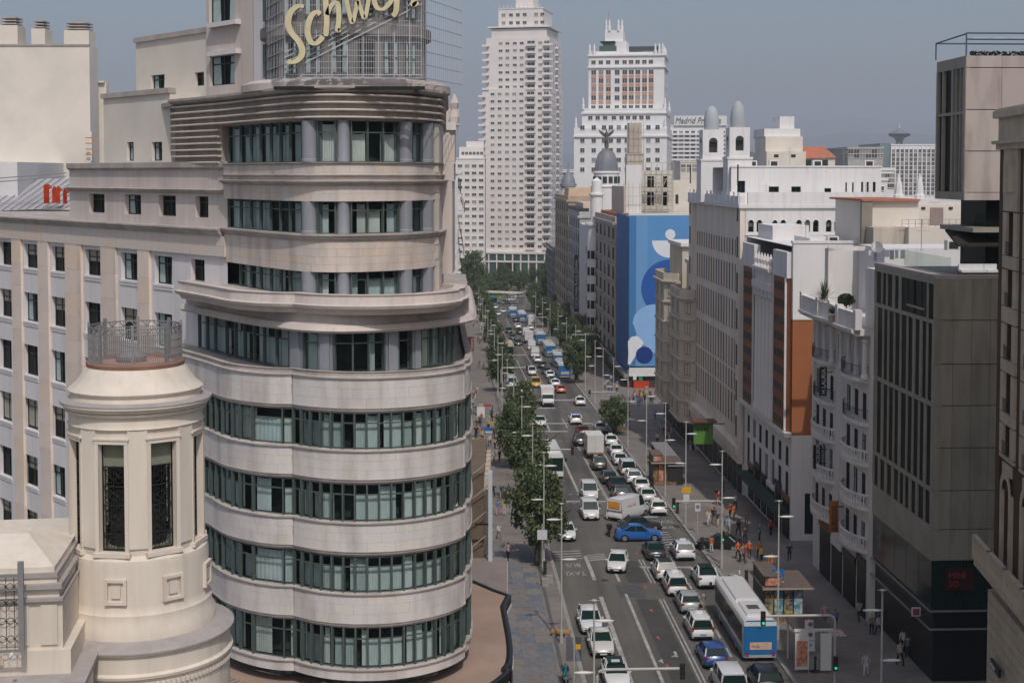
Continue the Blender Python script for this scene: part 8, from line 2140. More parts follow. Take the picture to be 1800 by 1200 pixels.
bus(993, 666, 'A', 'blue backed bus at the right kerb in mid street'); bus(984, 646, 'A', 'white roofed bus directly ahead of the mid street bus', L=9); bus(968, 628, 'A', 'blue backed bus third in the bus column'); bus(951, 606, 'A', 'blue backed bus fourth in the bus column')
car('sedan', 'green', 961, 659, 'A', 'dark green car left of the bus column', 'car'); car('sedan', 'black', 954, 648, 'A', 'black car left of the bus column behind a white one', 'car'); car('sedan', 'white', 946, 638, 'A', 'white car behind the white van row', 'car')
car('van', 'white', 941, 629, 'A', 'white delivery van last of the far van row', 'delivery_van', 'van'); car('van', 'white', 935, 616, 'A', 'white delivery van second of the far van row', 'delivery_van', 'van'); box_truck(930, 604, 'A', 'white box truck in the far van row'); car('van', 'white', 925, 592, 'A', 'white delivery van first of the far van row', 'delivery_van', 'van')
car('sedan', 'black', 914, 588, 'A', 'black car beside the far van row', 'car'); car('sedan', 'white', 933, 580, 'A', 'white taxi between far vans and buses', 'taxi', 'taxi', TG, True); bus(936, 574, 'A', 'white van bodied bus at far right kerb', 'white', 'white', L=8)
bus(919, 567, 'A', 'blue backed bus far down near the square'); bus(902, 559, 'A', 'farthest blue bus turning into the square', L=10); car('sedan', 'dark', 907, 566, 'A', 'dark car behind the farthest blue bus', 'car'); car('suv', 'white', 911, 578, 'A', 'white car behind the far blue buses', 'car')
# opened door of the silver car, yellow print on the turning van, yellow stickers
motorbike(905, 641, 'T', 'motor scooter ridden down the left bus lane', 'grey', False); motorbike(1234, 1086, 'A', 'scooter squeezed between silver car and bus', 'grey', False)
car('sedan', 'black', 1266, 968, 78, 'black car with white side lettering standing across the right pavement', 'car')
# ================================================================== trees
M_BARK = mat('plane_tree_bark', (.09, .075, .055), .9, var=.2, scale=3, bump=.3, bscale=12)
def crown_mesh(seed, n_clump, per, leaf):
 r_ = random.Random(seed); mb = MB(); cl = []
 for i in range(n_clump):
  while True:
   p = Vector((r_.uniform(-1, 1), r_.uniform(-1, 1), r_.uniform(-1, 1)))
   if .25 < p.length < 1: break
  p = p.normalized() * (p.length ** .5) * r_.uniform(.66, .92); p.z *= 1.0
  if p.z < -.55: p.x *= .55; p.y *= .55
  cl.append((p, r_.uniform(.13, .33)))
 for c, cr in cl:
  for j in range(per):
   d = Vector((r_.gauss(0, 1), r_.gauss(0, 1), r_.gauss(0, .8))); d = d.normalized() * cr * (r_.random() ** .35)
   p = c + d; nrm = (d.normalized() * .6 + Vector((r_.gauss(0, .5), r_.gauss(0, .5), r_.gauss(0, .5) + .35))).normalized()
   t = nrm.cross(Vector((r_.gauss(0, 1), r_.gauss(0, 1), r_.gauss(0, 1)))).normalized(); b2 = nrm.cross(t); s = leaf * r_.uniform(.6, 1.25)
   mb.face((p - t * s, p + b2 * s * .55, p + t * s, p - b2 * s * .55))
 return mb.mesh('crown', [M_TLEAF])
M_TLEAF = island_mat('street_tree_leaves', [(.034, .056, .020), (.065, .098, .033), (.100, .138, .050), (.048, .075, .025), (.125, .160, .066)], .65)
CROWNS = [crown_mesh(s, 70, 110, .058) for s in (1, 2, 3)]
def trunk_mesh(seed):
 r_ = random.Random(seed); mb = MB(); mb.tube(((0, 0, 0), (.02, .01, .28), (-.01, .02, .5), (.0, .0, .62)), .045, 8, r1=.024)
 for i in range(7):
  a = 6.28 * i / 7 + r_.uniform(-.3, .3); z = .30 + .05 * i; mb.tube(((0, 0, z), (.16 * math.cos(a), .16 * math.sin(a), z + .14), (.34 * math.cos(a), .34 * math.sin(a), z + .26)), .02, 5, r1=.006)
 return mb.mesh('trunk', [M_BARK])
TRUNKS = [trunk_mesh(s) for s in (1, 2)]
TN = 0
def tree(u, v, h, w, label, name='street_tree', group='street trees', low=.12):
 global TN
 g = gp(u, v); t = thing(name, label, 'tree', (g[0], g[1], g[2] + .1), random.uniform(0, 6.28), group)
 ob('trunk', TRUNKS[TN % 2], parent=t, scale=(h, h, h)); ch = h * (1 - low)
 ob('crown', CROWNS[TN % 3], parent=t, loc=(0, 0, h * low + ch / 2), rot=(0, 0, TN * 1.3), scale=(w / 2, w / 2, ch / 2)); TN += 1
 return t
for u, v, h, w, lb in ((946, 994, 9.9, 6.1, 'nearest big leafy tree on the left kerb beside a white taxi'), (928, 886, 9.6, 5.7, 'leafy tree on the left kerb behind the nearest one'), (904, 826, 9.6, 5.7, 'leafy tree on the left kerb, third from the camera'), (912, 778, 9.2, 5.5, 'leafy tree on the left kerb, fourth from the camera'), (880, 690, 8.6, 5.6, 'leafy tree by the left kerb left of the parked minivans'), (874, 652, 8.4, 5.2, 'leafy tree on the left just before the cream coach'), (866, 618, 8.4, 5.4, 'leafy tree on the left behind the cream coach'), (859, 590, 8.6, 5.6, 'leafy tree on the left by the far white van'), (853, 567, 9, 6, 'leafy tree on the left beside the far shelter'), (846, 552, 9, 6, 'last leafy tree of the left row near the square'),
  (1080, 766, 6.2, 5.4, 'small leafy tree on the right pavement before the news kiosk'), (1014, 674, 9.5, 6.4, 'leafy tree right of the mid street bus'), (1030, 652, 10, 6.4, 'leafy tree on the right below the blue wrap'), (1004, 632, 10, 6.6, 'leafy tree right of the third bus'), (1018, 622, 10, 6, 'leafy tree close to the dark fronts on the right'), (985, 610, 10, 6.6, 'leafy tree right of the fourth bus'), (972, 592, 10, 6.6, 'leafy tree right of the far vans'), (958, 576, 10, 7, 'leafy tree below the black hotel banner'), (946, 560, 10, 7, 'leafy tree below the striped tan building'), (940, 548, 11, 7, 'leafy tree at the far right corner of the avenue'), (966, 540, 13, 8, 'tall leafy tree against the last right corner building'), (986, 560, 10, 6.6, 'leafy tree in shade under the hotel front'), (1000, 585, 9, 6, 'leafy tree in shade under the domed building')):
 tree(u, v, h, w, lb)
for u, v, h, w, lb in ((832, 524, 20, 11, 'tallest leafy park tree at the left end of the square'), (846, 518, 10, 9, 'park tree right of the tallest one'), (858, 512, 8, 8, 'park tree below the flagpole'), (872, 508, 8, 8, 'park tree right of the flagpole'), (886, 504, 11, 7, 'dark park tree in front of the tower entrance'), (898, 508, 8, 6, 'small park tree above the bend'), (912, 512, 9, 6, 'small dark park tree inside the bend'), (921, 508, 9, 6, 'second small dark park tree inside the bend'), (938, 498, 8, 6, 'small park tree behind the bend'), (955, 498, 9, 7, 'park tree at the far right of the square'), (840, 532, 9, 9, 'low park tree at the left edge of the square'), (862, 522, 7, 8, 'low park tree behind the far shelter'), (880, 518, 6, 8, 'low rounded park tree left of the bend'), (824, 512, 16, 10, 'park tree partly hidden by left fronts'), (962, 512, 14, 7, 'slim dark park tree beside the last corner building')):
 tree(u, v, h, w, lb, 'park_tree', 'trees in the square', .06)
# ================================================================== street lamps
M_POLE = mat('pale_lamp_post', hexc('b4b4b0'), .5, var=.05, scale=2); M_LUM = mat('white_lamp_head', hexc('dcdcd8'), .5, var=0)
pm_ = MB(); pm_.tube(((0, 0, 0), (0, 0, 1.1)), .13, 10); pm_.tube(((0, 0, 1.1), (0, 0, 10.9)), .08, 10, r1=.055); POLE = pm_.mesh('pole', [M_POLE]); smooth_by_angle(POLE)
lm = MB()
for z, k in ((.05, .5), (.0, 1), (-.06, .92), (-.09, .5)):
 for i in range(14): a = 2 * math.pi * i / 14; lm.v.append((.62 + .58 * k * math.cos(a), .17 * k * math.sin(a), z))
for j in range(3):
 for i in range(14): lm.f.append((j * 14 + i, j * 14 + (i + 1) % 14, (j + 1) * 14 + (i + 1) % 14, (j + 1) * 14 + i)); lm.m.append(0)
lm.f.append(tuple(range(14))); lm.m.append(0); lm.f.append(tuple(range(55, 41, -1))); lm.m.append(0); lm.box(-.62 + .55, -.03, -.04, .12, .03, .03)
LUM = lm.mesh('lamp_head', [M_LUM])
cpm = MB(); cpm.lathe([(.16, 0), (.16, .05), (.09, .09)], 10); cpm.box(-.32, -.015, .02, .32, .015, .05); CAPM = cpm.mesh('pole_cap', [M_POLE])
def lamp(y, off, label, left_high, h=11.0):
 t = thing('street_lamp', label, 'street lamp', (sx(y, off), y, gz(y) + .1), SANG, 'street lamps'); k = h / 11
 ob('pole', POLE, parent=t, scale=(1, 1, k)); ob('pole_cap', CAPM, parent=t, loc=(0, 0, 10.88 * k))
 zl, zr = (9.7, 6.6) if left_high else (6.6, 9.7)
 ob('lamp_head', LUM, parent=t, loc=(0, 0, zl * k), rot=(0, 0, math.pi)); ob('lamp_head', LUM, parent=t, loc=(0, 0, zr * k))
ORD = ['first', 'second', 'third', 'fourth', 'fifth', 'sixth', 'seventh', 'eighth', 'ninth', 'tenth', 'eleventh', 'twelfth', 'thirteenth', 'fourteenth', 'fifteenth', 'sixteenth', 'seventeenth', 'eighteenth']
for i, y in enumerate((83.1, 108.1, 129, 147.2, 170, 192, 215, 236, 258, 280, 304, 330, 356, 384, 412, 440)): lamp(y, -9.5, 'pale twin arm street lamp, %s from the camera on the left pavement' % ORD[i], i % 2 == 1)
for i, (y, o) in enumerate(((85.2, 8.2), (109, 7.4), (129.7, 6.95), (148.4, 6.7), (164, 6.9), (180, 6.9), (199, 6.9), (217, 6.9), (233, 7), (248, 7.2), (265, 7.1), (287, 7.2), (310, 7.2), (335, 7.2), (362, 7.2), (392, 7.2), (424, 7.2))): lamp(y, o, 'pale twin arm street lamp, %s from the camera on the right pavement' % ORD[i], i % 2 == 0)
# ================================================================== traffic signals and signs
M_GRN = glow('lit_green_signal', (.02, .45, .22), 1.2); M_SIGW = mat('sign_white', (.62, .63, .65), .5, var=.04); M_SIGB = mat('sign_blue', hexc('2a6bb5'), .5, var=.04); M_SIGY = mat('sign_yellow', hexc('e0a92a'), .5, var=.05); M_SIGR = mat('sign_red', (.5, .03, .03), .5, var=0)
def signal_head(t, x, z, lit=True, y=-.12):
 mb = MB(); mb.box(x - .15, y - .12, z - .95, x + .15, y + .12, z); o = ob('signal_head', mb, M_BLACK, t)
 for k in range(3):
  mb = MB(); mb.lathe([(.001, 0), (.1, 0), (.1, .03)], 10); ob('signal_lens', mb, M_GRN if (k == 2 and lit) else mat('dark_lens', (.05, .02, .02), .3, var=0), o, (x, y - .12, z - .16 - .3 * k), (R(90), 0, 0))
def gantry(y, off, arm, label, hh=6.0, lit=True):
 t = thing('traffic_signal', label, 'traffic light', (sx(y, off), y, gz(y) + .1), SANG, 'traffic lights'); s = 1 if arm > 0 else -1
 pts = [(0, 0, 0), (0, 0, hh - .4), (s * .12, 0, hh - .12), (s * .4, 0, hh), (arm, 0, hh)]
 mb = MB(); mb.tube(pts, .09, 8); ob('arm_post', mb, M_POLE, t); signal_head(t, arm, hh + .35, lit); signal_head(t, .0, 3.2, lit, -.2)
gantry(96, 8.3, -5.0, 'curved arm traffic signal over the nearest bus'); gantry(131.2, 7.3, -4.6, 'curved arm traffic signal by the black car on the pavement'); gantry(214.8, 7.3, -4.3, 'curved arm traffic signal before the second crossing on the right'); gantry(160.6, -9.2, 5.0, 'curved arm traffic signal reaching over the left trees', lit=False); gantry(85.2, -9.1, 5.2, 'traffic signal arm crossing the bottom edge on the left', lit=False); gantry(250.5, -9.2, 4.6, 'traffic signal arm over the cream coach lane', lit=False); gantry(372, 7.4, -6, 'far traffic signal arm over the right bus lane', 7); gantry(300, 7.4, 6, 'traffic signal arm reaching over the right trees', 8)
def sign_post(u, v, label, h, panels, name='road_sign', cat='sign'):
 g = gp(u, v); t = thing(name, label, cat, (g[0], g[1], g[2] + .12), 0)
 mb = MB(); mb.tube(((0, 0, 0), (0, 0, h)), .045, 6); ob('post', mb, M_POLE, t)
 for (x, z, w, hh, m) in panels: mb = MB(); mb.box(x - w / 2, -.09, z - hh / 2, x + w / 2, -.05, z + hh / 2); ob('sign_plate', mb, m, t)
 return t
t = sign_post(1367, 1085, 'tall blue parking sign with white letter above the news kiosk', 4.3, ((0, 3.45, .95, .95, M_SIGB), (0, 2.86, .95, .2, M_SIGY), (.12, 1.85, .7, 1.0, M_SIGW)))
letters('sign_letter', 'P.', .85, M_SIGW, t, Matrix.Translation((-.26, -.11, 3.15)))
sign_post(1206, 935, 'yellow board above a white sign by the taxi queue', 5.0, ((0, 4.3, .95, .6, M_SIGY), (0, 3.4, .62, .9, M_SIGW)))
t = sign_post(1226, 939, 'white no stopping sign on a slim post by the kerb', 3.2, ((0, 2.7, .55, .85, M_SIGW),))
mb = MB(); mb.lathe([(.001, 0), (.2, 0), (.2, .02)], 16); ob('sign_disc', mb, mat('sign_grey_disc', (.18, .2, .3), .5, var=0), t, (0, -.1, 2.78), (R(90), 0, 0))
t = sign_post(1421, 1186, 'stack of white parking signs at the booth beside the bus', 4.0, ((0, 3.6, .6, .7, M_SIGW), (.15, 2.85, .55, .75, M_SIGW), (.15, 2.05, .55, .75, M_SIGW)))
for z in (3.65, 2.9): mb = MB(); mb.lathe([(.001, 0), (.17, 0), (.17, .02)], 14); ob('sign_disc', mb, mat('no_parking_disc', (.22, .08, .22), .5, var=0), t, (.1, -.1, z), (R(90), 0, 0))
letters('sign_letter', 'P', .4, M_SIGB, t, Matrix.Translation((.02, -.1, 1.95)))
t = sign_post(1086, 762, 'round red rimmed speed sign on the right pavement', 4.6, ())
for r_, m, d in ((.42, M_SIGR, 0), (.30, M_SIGW, -.015)): mb = MB(); mb.lathe([(.001, 0), (r_, 0), (r_, .02)], 16); ob('sign_disc', mb, m, t, (0, -.07 + d, 4.2), (R(90), 0, 0))
t = sign_post(1009, 1214, 'bus stop post with translucent timetable panels on the left kerb', 3.7, ((-.32, 2.9, .5, 1.7, pane_mat('stop_panel', (.72, .74, .80), .1)), (.28, 2.9, .45, 1.7, pane_mat('stop_panel', (.72, .74, .80), .1))), 'bus_stop_sign')
mb = MB(); mb.box(.1, -.1, 2.9, .46, -.092, 3.25); ob('timetable', mb, M_SIGY, t)
sign_post(953, 1008, 'white square sign fixed on the second left lamp post line', 4.5, ((0, 3.5, .9, .9, M_SIGW),))
# ================================================================== kiosks, shelters, benches
M_KB = mat('brown_kiosk_roof', hexc('6f625a'), .8, var=.12, scale=1); M_KD = mat('dark_kiosk_body', (.035, .035, .033), .5, var=.15, scale=1.5); POST = [mat('poster_red', hexc('b3543a'), .6, var=.3, scale=3, col2=hexc('dcb9a0')), mat('poster_blue', hexc('233a6e'), .6, var=.3, scale=3, col2=hexc('c9b24a')), mat('poster_tan', hexc('9c7d5d'), .6, var=.3, scale=4, col2=hexc('3b2f29')), mat('poster_teal', hexc('3d7f92'), .6, var=.3, scale=3, col2=hexc('d5d9dc'))]
def kiosk(u, v, w, d, h, label, rz=0.0, red=False):
 g = gp(u, v); t = thing('news_kiosk', label, 'kiosk', (g[0], g[1] + d / 2, g[2] + .12), SANG + rz)
 mb = MB(); mb.box(-w / 2, -d / 2, 0, w / 2, d / 2, h); ob('booth', mb, M_KD, t)
 mb = MB(); mb.box(-w / 2 - .25, -d / 2 - .7, h, w / 2 + .7, d / 2 + .3, h + .12); ob('roof', mb, M_KB, t); mb = MB(); mb.box(-w / 2 - .27, -d / 2 - .73, h + .0, w / 2 + .73, -d / 2 - .70, h + .14); ob('roof_edge', mb, mat('roof_edge_pale', hexc('aaa095'), .7, var=.05), t)
 mb = MB(); mb.box(-w / 2 - .05, -d / 2 - .2, h + .12, -w / 2 + w * .42, d / 2 - .2, h + .9); o = ob('roof_box', mb, M_KD, t); mb = MB(); mb.box(-w / 2 - .08, -d / 2 - .25, h + .9, -w / 2 + w * .45, d / 2, h + 1.0); ob('roof_box_lid', mb, M_KB, o)
 n = 4
 for i in range(n): x = -w / 2 + w * i / n; mb = MB(); mb.box(x + .06, -d / 2 - .04, .5, x + w / n - .06, -d / 2 - .01, h - .25); ob('poster', mb, POST[(i * 2 + 1 + (1 if red else 0)) % 4], t)
 mb = MB(); mb.box(-w / 2 + .05, -d / 2 - .24, h + .22, -w / 2 + w * .4, -d / 2 - .21, h + .82); ob('poster', mb, POST[0], t)
 mb = MB(); mb.box(-w / 2 - .1, -d / 2 - .6, 0, w / 2, -d / 2 - .1, .45); ob('magazine_rack', mb, POST[2], t)
 return t
k1 = kiosk(1375, 1092, 3.2, 4.2, 2.7, 'dark news kiosk with posters beside the nearest bus front'); letters('poster_letters', 'ART', .55, M_SIGY, k1, Matrix.Translation((-1.45, -2.18, 1.75)), .02)
kiosk(1166, 853, 2.8, 3.2, 2.7, 'news kiosk with red sign and wide roof by the taxi queue', red=True); kiosk(1088, 757, 2.2, 3, 2.5, 'far news kiosk on the right pavement by the small tree')
sh = thing('bus_shelter', 'long grey roofed bus shelter on the right pavement beside the taxi queue', 'shelter', (sx(178, 9.2), 178, gz(178) + .14), SANG)
mb = MB(); mb.box(-1.0, -7.5, 2.55, 1.1, 7.5, 2.7); ob('roof', mb, mat('grey_shelter_roof', hexc('8d8b90'), .6, var=.08), sh)
for y in (-7.2, -2.4, 2.4, 7.2): mb = MB(); mb.tube(((.8, y, 0), (.8, y, 2.55)), .06, 6); ob('post', mb, M_BLACK, sh)
for y in (-7.3, 7.1): mb = MB(); mb.box(-.9, y, .2, .8, y + .2, 2.3); ob('end_panel', mb, M_KD, sh)
for i in range(3): mb = MB(); mb.box(.86, -7 + i * 4.8, .3, .9, -2.5 + i * 4.8, 2.3); ob('glass_panel', mb, pane_mat('shelter_glass', (.7, .75, .74), .15), sh)
mb = MB(); mb.box(.2, -5, .42, .6, 5, .5); ob('seat', mb, M_GREYMETAL, sh)
bo = thing('street_booth', 'white framed street booth with tall red advert beside the bus rear', 'booth', (gp(1428, 1186)[0], gp(1428, 1186)[1] + 1.2, .12), SANG)
for x in (-1.25, 1.25):
 for y in (-1.1, 1.4): mb = MB(); mb.box(x - .05, y - .05, 0, x + .05, y + .05, 2.9); ob('post', mb, M_WHITE, bo)
mb = MB(); mb.box(-1.4, -1.2, 2.9, 1.4, 1.6, 3.0); ob('roof', mb, mat('dark_glass_roof', (.06, .065, .07), .25, var=.1), bo); mb = MB(); mb.box(-1.42, -1.24, 2.86, 1.42, -1.2, 3.06); ob('roof_edge', mb, M_WHITE, bo)
mb = MB(); mb.box(-1.35, -1.3, .1, -.35, -1.2, 2.7); ob('advert_panel', mb, M_WHITE, bo); mb = MB(); mb.box(-1.25, -1.33, .35, -.45, -1.3, 2.2); ob('advert_print', mb, POST[0], bo); mb = MB(); mb.box(.5, -1.3, 0, 1.3, -1.2, 2.7); ob('side_banner', mb, M_WHITE, bo)
mb = MB(); mb.box(-.3, -1.1, 0, .5, .8, 1.1); ob('counter', mb, M_GREYMETAL, bo); mb = MB(); mb.box(1.3, .2, 2.0, 2.8, 1.6, 2.06); ob('side_awning', mb, mat('striped_awning', hexc('c9c5c5'), .8, var=.2, scale=6, col2=hexc('a5504a')), bo)
def bench(u, v, label, rz=0.0, L=2.6, name='stone_bench', m=None):
 g = gp(u, v); t = thing(name, label, 'bench', (g[0], g[1], g[2] + .13), SANG + rz); m = m or M_KERB
 mb = MB(); mb.box(-.3, -L / 2, .28, .3, L / 2, .45); ob('seat', mb, m, t)
 for y in (-L / 2 + .25, L / 2 - .25): mb = MB(); mb.box(-.24, y - .15, 0, .24, y + .15, .28); ob('leg', mb, M_GREYMETAL, t)
 return t
bench(1296, 1026, 'pale stone bench with a seated person on the right pavement', .2); bench(986, 1120, 'orange wooden bench at the foot of a left lamp post', 1.35, 1.5, 'wooden_bench', mat('orange_wood', hexc('b98a5c'), .7, var=.15, scale=4))
for u, v, lb in ((958, 1032, 'left white concrete cube on the left pavement'), (965, 1026, 'right white concrete cube on the left pavement')):
 g = gp(u, v); mb = MB(); mb.box(-.32, -.32, 0, .32, .32, .62); mb.box(-.28, -.28, .62, .28, .28, .66); o = ob('concrete_cube', mb, M_KERB, loc=(g[0], g[1], g[2] + .13), rot=(0, 0, .1)); tag(o, lb, 'block', 'concrete cubes')
for i, (u, v) in enumerate(((1234, 968), (1191, 904), (1147, 858), (1312, 1028), (1432, 1184), (958, 1012))):
 g = gp(u, v); t = thing('bollard', ('dark bollard by the black car on the pavement', 'dark bollard beside the last taxi in the kerb queue', 'dark bollard near the wide roofed kiosk', 'dark litter bin post behind the stone bench', 'grey litter bin by the white framed booth', 'slim dark litter bin under the nearest tree')[i], 'bollard', (g[0], g[1], g[2] + .12))
 mb = MB(); mb.lathe([(.22, 0), (.22, .1), (.16, .14), (.15, 1.05), (.19, 1.1), (.17, 1.22), (.02, 1.26)], 12); ob('shaft', mb, M_KD, t)
pl_ = [(1232, 835), (0, 0)]
gb_ = thing('green_banner', 'square green shop banner hanging over the shaded right pavement', 'banner', (dp(1236, 780, 168)[0], 168, dp(1236, 780, 168)[2]), SANG)
mb = MB(); hh = dp(1236, 741, 168)[2] - gb_.location.z; mb.box(-1.15, -.1, 0, 1.15, .1, hh); ob('panel', mb, mat('green_banner_cloth', hexc('5c8a3a'), .6, var=.06), gb_); letters('banner_letters', 'I·I·M', .75, M_BLACK, gb_, Matrix.Translation((-.75, -.13, hh * .55)))
mb = MB(); mb.box(1.15, -.05, hh - .3, 2.6, .05, hh - .2); ob('bracket', mb, M_BLACK, gb_); mb = MB(); mb.box(-1.3, -.9, hh, 1.5, 1.4, hh + .15); ob('canopy', mb, mat('brown_canopy', hexc('6b4a3a'), .8, var=.1), gb_)
# left pavement: advert frame, blue barrier, far shelter, flag
mf = thing('advert_frame', 'steel advert frame with white poster and red top on the left pavement', 'advert', (gp(851, 745)[0], gp(851, 745)[1], gp(851, 745)[2] + .13), SANG)
for x in (-1.3, 1.3): mb = MB(); mb.box(x - .06, -.06, 0, x + .06, .06, 2.8); ob('post', mb, M_BLACK, mf)
mb = MB(); mb.box(-1.15, -.08, .9, .1, .0, 2.6); ob('poster', mb, M_WHITE, mf); mb = MB(); mb.box(.0, -.1, 2.7, 1.2, .1, 3.0); ob('red_top', mb, M_SIGR, mf); mb = MB(); mb.box(-1.3, -.05, .3, 1.3, .05, .8); ob('base_panel', mb, M_GREYMETAL, mf)
bb = thing('blue_barrier', 'low blue and white banner stand on the left pavement', 'banner', (gp(857, 762)[0], gp(857, 762)[1], gp(857, 762)[2] + .13), SANG)
mb = MB(); mb.box(-.75, -.04, .25, .75, .04, .85); ob('banner_cloth', mb, M_SIGB, bb); mb = MB(); mb.box(-.75, -.05, .05, .75, .05, .25); ob('banner_base', mb, M_WHITE, bb)
fs = thing('square_shelter', 'pale flat roofed shelter at the left end of the far bend', 'shelter', (gp(882, 534)[0], gp(882, 534)[1], gp(882, 534)[2]), R(-25))
mb = MB(); mb.box(-8, -3, 4.2, 8, 3, 4.6); ob('roof', mb, mat('pale_shelter_roof', hexc('c9c4b4'), .7, var=.08), fs)
for x in (-7, -2.5, 2.5, 7): mb = MB(); mb.box(x - .15, -.15, 0, x + .15, .15, 4.2); ob('post', mb, M_GREYMETAL, fs)
for (u, v, w, lb) in ((838, 542, 10, 'white flat canopy roof at the left edge of the square'), (920, 490, 14, 'white framed pavilion before the tower entrance')):
 g = gp(u, v); t = thing('white_pavilion', lb, 'pavilion', g, 0); mb = MB(); mb.box(-w / 2, -2, 3.6, w / 2, 2, 4.0); ob('roof', mb, M_WHITE, t)
 for x in (-w / 2 + .5, 0, w / 2 - .5): mb = MB(); mb.box(x - .3, -1.8, 0, x + .3, 1.8, 3.6); ob('pier', mb, M_WHITE if w > 12 else M_GREYMETAL, t)
g = gp(874, 492); fl = thing('flagpole', 'tall white flagpole with hanging orange red flag in the square', 'flagpole', g); hh = dp(874, 442, g[1])[2] - g[2]
mb = MB(); mb.tube(((0, 0, 0), (0, 0, hh)), .14, 6, r1=.08); ob('pole', mb, M_WHITE, fl)
mb = MB()
for i in range(6):
 a, b_ = i * .28, (i + 1) * .28; mb.face(((a - .9, .25 * (i % 2), hh - 5.2 + .2 * i), (b_ - .9, .25 * ((i + 1) % 2), hh - 5.2 + .2 * (i + 1)), (b_ - .9, .25 * ((i + 1) % 2), hh - .3), (a - .9, .25 * (i % 2), hh - .3)))
ob('flag', mb, mat('orange_red_flag', hexc('c96a3f'), .8, var=.12, scale=.5), fl)
# ================================================================== people
CLO = {'black': (.012, .012, .014), 'white': (.62, .62, .62), 'grey': (.2, .2, .21), 'navy': (.02, .03, .08), 'blue': (.10, .20, .42), 'light blue': (.32, .46, .60), 'teal': (.03, .22, .26), 'red': (.40, .04, .035), 'orange': (.60, .15, .04), 'pink': (.52, .30, .36), 'beige': (.45, .37, .27), 'brown': (.14, .08, .05), 'green': (.07, .13, .06), 'yellow': (.58, .42, .08), 'cream': (.56, .51, .43), 'lilac': (.38, .32, .48)}
CM = {}
def cloth(n_):
 if n_ not in CM: CM[n_] = mat(n_.replace(' ', '_') + '_cloth', CLO[n_], .9, var=.08, scale=8)
 return CM[n_]
SKINS = [mat('skin_light', (.48, .31, .22), .7, var=0), mat('skin_mid', (.32, .19, .12), .7, var=0), mat('skin_deep', (.10, .055, .035), .7, var=0)]; HAIRS = [PM['hair'], mat('brown_hair', (.07, .04, .02), .8, var=0), mat('fair_hair', (.28, .19, .09), .8, var=0), mat('grey_hair', (.3, .3, .3), .8, var=0)]
USED = set(); rp = random.Random(77)
def person(u, v, top, trs, where, walk=None, b=None, h=None, z=None, xyz=None, lab=None):
 g = xyz or gp(u, v); t_ = b if b is not None else rp.choice((0, 1, 2, 0, 1))
 verb = {0: 'walking', 1: 'walking', 2: 'standing', 3: 'sitting'}[t_]
 lb = lab or 'person in %s top and %s trousers %s %s' % (top, trs, verb, where)
 o = ob('person', BODY[t_], loc=(g[0], g[1], g[2] + (.14 if z is None else z)), rot=(0, 0, walk if walk is not None else rp.choice((SANG, SANG + math.pi)) + rp.uniform(-.5, .5)), scale=h or rp.uniform(.93, 1.06))
 for i, m in enumerate((cloth(top), cloth(trs), rp.choice(SKINS[:2] + SKINS[:1]), rp.choice(HAIRS[:2] + HAIRS), PM['shoe'])): o.material_slots[i].link = 'OBJECT'; o.material_slots[i].material = m
 tag(o, lb, 'person', 'people on the street'); USED.add(lb); return o
AW, TW_ = SANG, SANG + math.pi
for u, v, a, b_, w in ((882, 1033, 'light blue', 'navy', 'away beside the beige wall'), (893, 987, 'pink', 'black', 'towards the camera left of the nearest tree'), (829, 880, 'black', 'black', 'by the theatre stays'), (847, 883, 'orange', 'black', 'behind the white blade sign'), (867, 876, 'black', 'navy', 'in front of the theatre'), (881, 879, 'teal', 'beige', 'left of the second tree'), (894, 877, 'white', 'brown', 'close to the nearest tree shadow'), (875, 908, 'blue', 'pink', 'near the theatre canopy'), (886, 908, 'beige', 'cream', 'near the theatre canopy'), (860, 903, 'orange', 'brown', 'close to the blade sign'), (877, 950, 'white', 'grey', 'beside the theatre canopy'), (854, 809, 'black', 'grey', 'on the open left pavement'), (861, 786, 'white', 'navy', 'left of the tree group'), (870, 790, 'yellow', 'black', 'left of the tree group'), (878, 791, 'black', 'brown', 'left of the tree group'), (837, 771, 'black', 'black', 'below the advert frame'), (848, 770, 'red', 'black', 'below the advert frame'), (868, 814, 'white', 'beige', 'by the bench near the trees'), (878, 814, 'green', 'black', 'by the bench near the trees'), (868, 772, 'brown', 'navy', 'right of the blue banner')):
 person(u, v, a, b_, w)
for u, v, a, b_, w in ((1246, 926, 'white', 'white', 'behind the no stopping sign'), (1261, 927, 'navy', 'cream', 'behind the curved signal arm'), (1253, 913, 'beige', 'brown', 'in the sunny right strip'), (1281, 941, 'light blue', 'beige', 'behind the black car'), (1298, 944, 'black', 'black', 'behind the black car'), (1312, 928, 'grey', 'grey', 'in shade right of the signal post'), (1292, 896, 'white', 'black', 'in shade beside the lamp'), (1259, 884, 'brown', 'grey', 'carrying a white bundle by the lamp'), (1335, 952, 'teal', 'black', 'in shade right of the workers'), (1355, 943, 'red', 'black', 'in shade by the second lamp'), (1283, 913, 'red', 'black', 'in the shade edge'), (1522, 1192, 'lilac', 'white', 'alone in deep shade by a lamp'), (1588, 1149, 'white', 'black', 'in the dark group at lower right'), (1602, 1135, 'beige', 'grey', 'in the dark group at lower right'), (1582, 1172, 'cream', 'black', 'in the dark group at lower right'), (1595, 1159, 'grey', 'navy', 'in the dark group at lower right'), (1630, 1168, 'white', 'brown', 'at the right of the dark group'), (1532, 1118, 'grey', 'black', 'in deep shade under the shopfront'), (1236, 1078, 'grey', 'beige', 'by the silver car door')):
 person(u, v, a, b_, w, z=.02 if 'silver' in w else None)
for i, u in enumerate((1297, 1317, 1334)): person(u, 985 - (0, 2, 1)[i], 'orange', 'black', '', TW_ + (.1, -.2, 0)[i], 0, 1.0, lab=('left', 'middle', 'right')[i] + ' of three workers in orange vests on the right pavement')
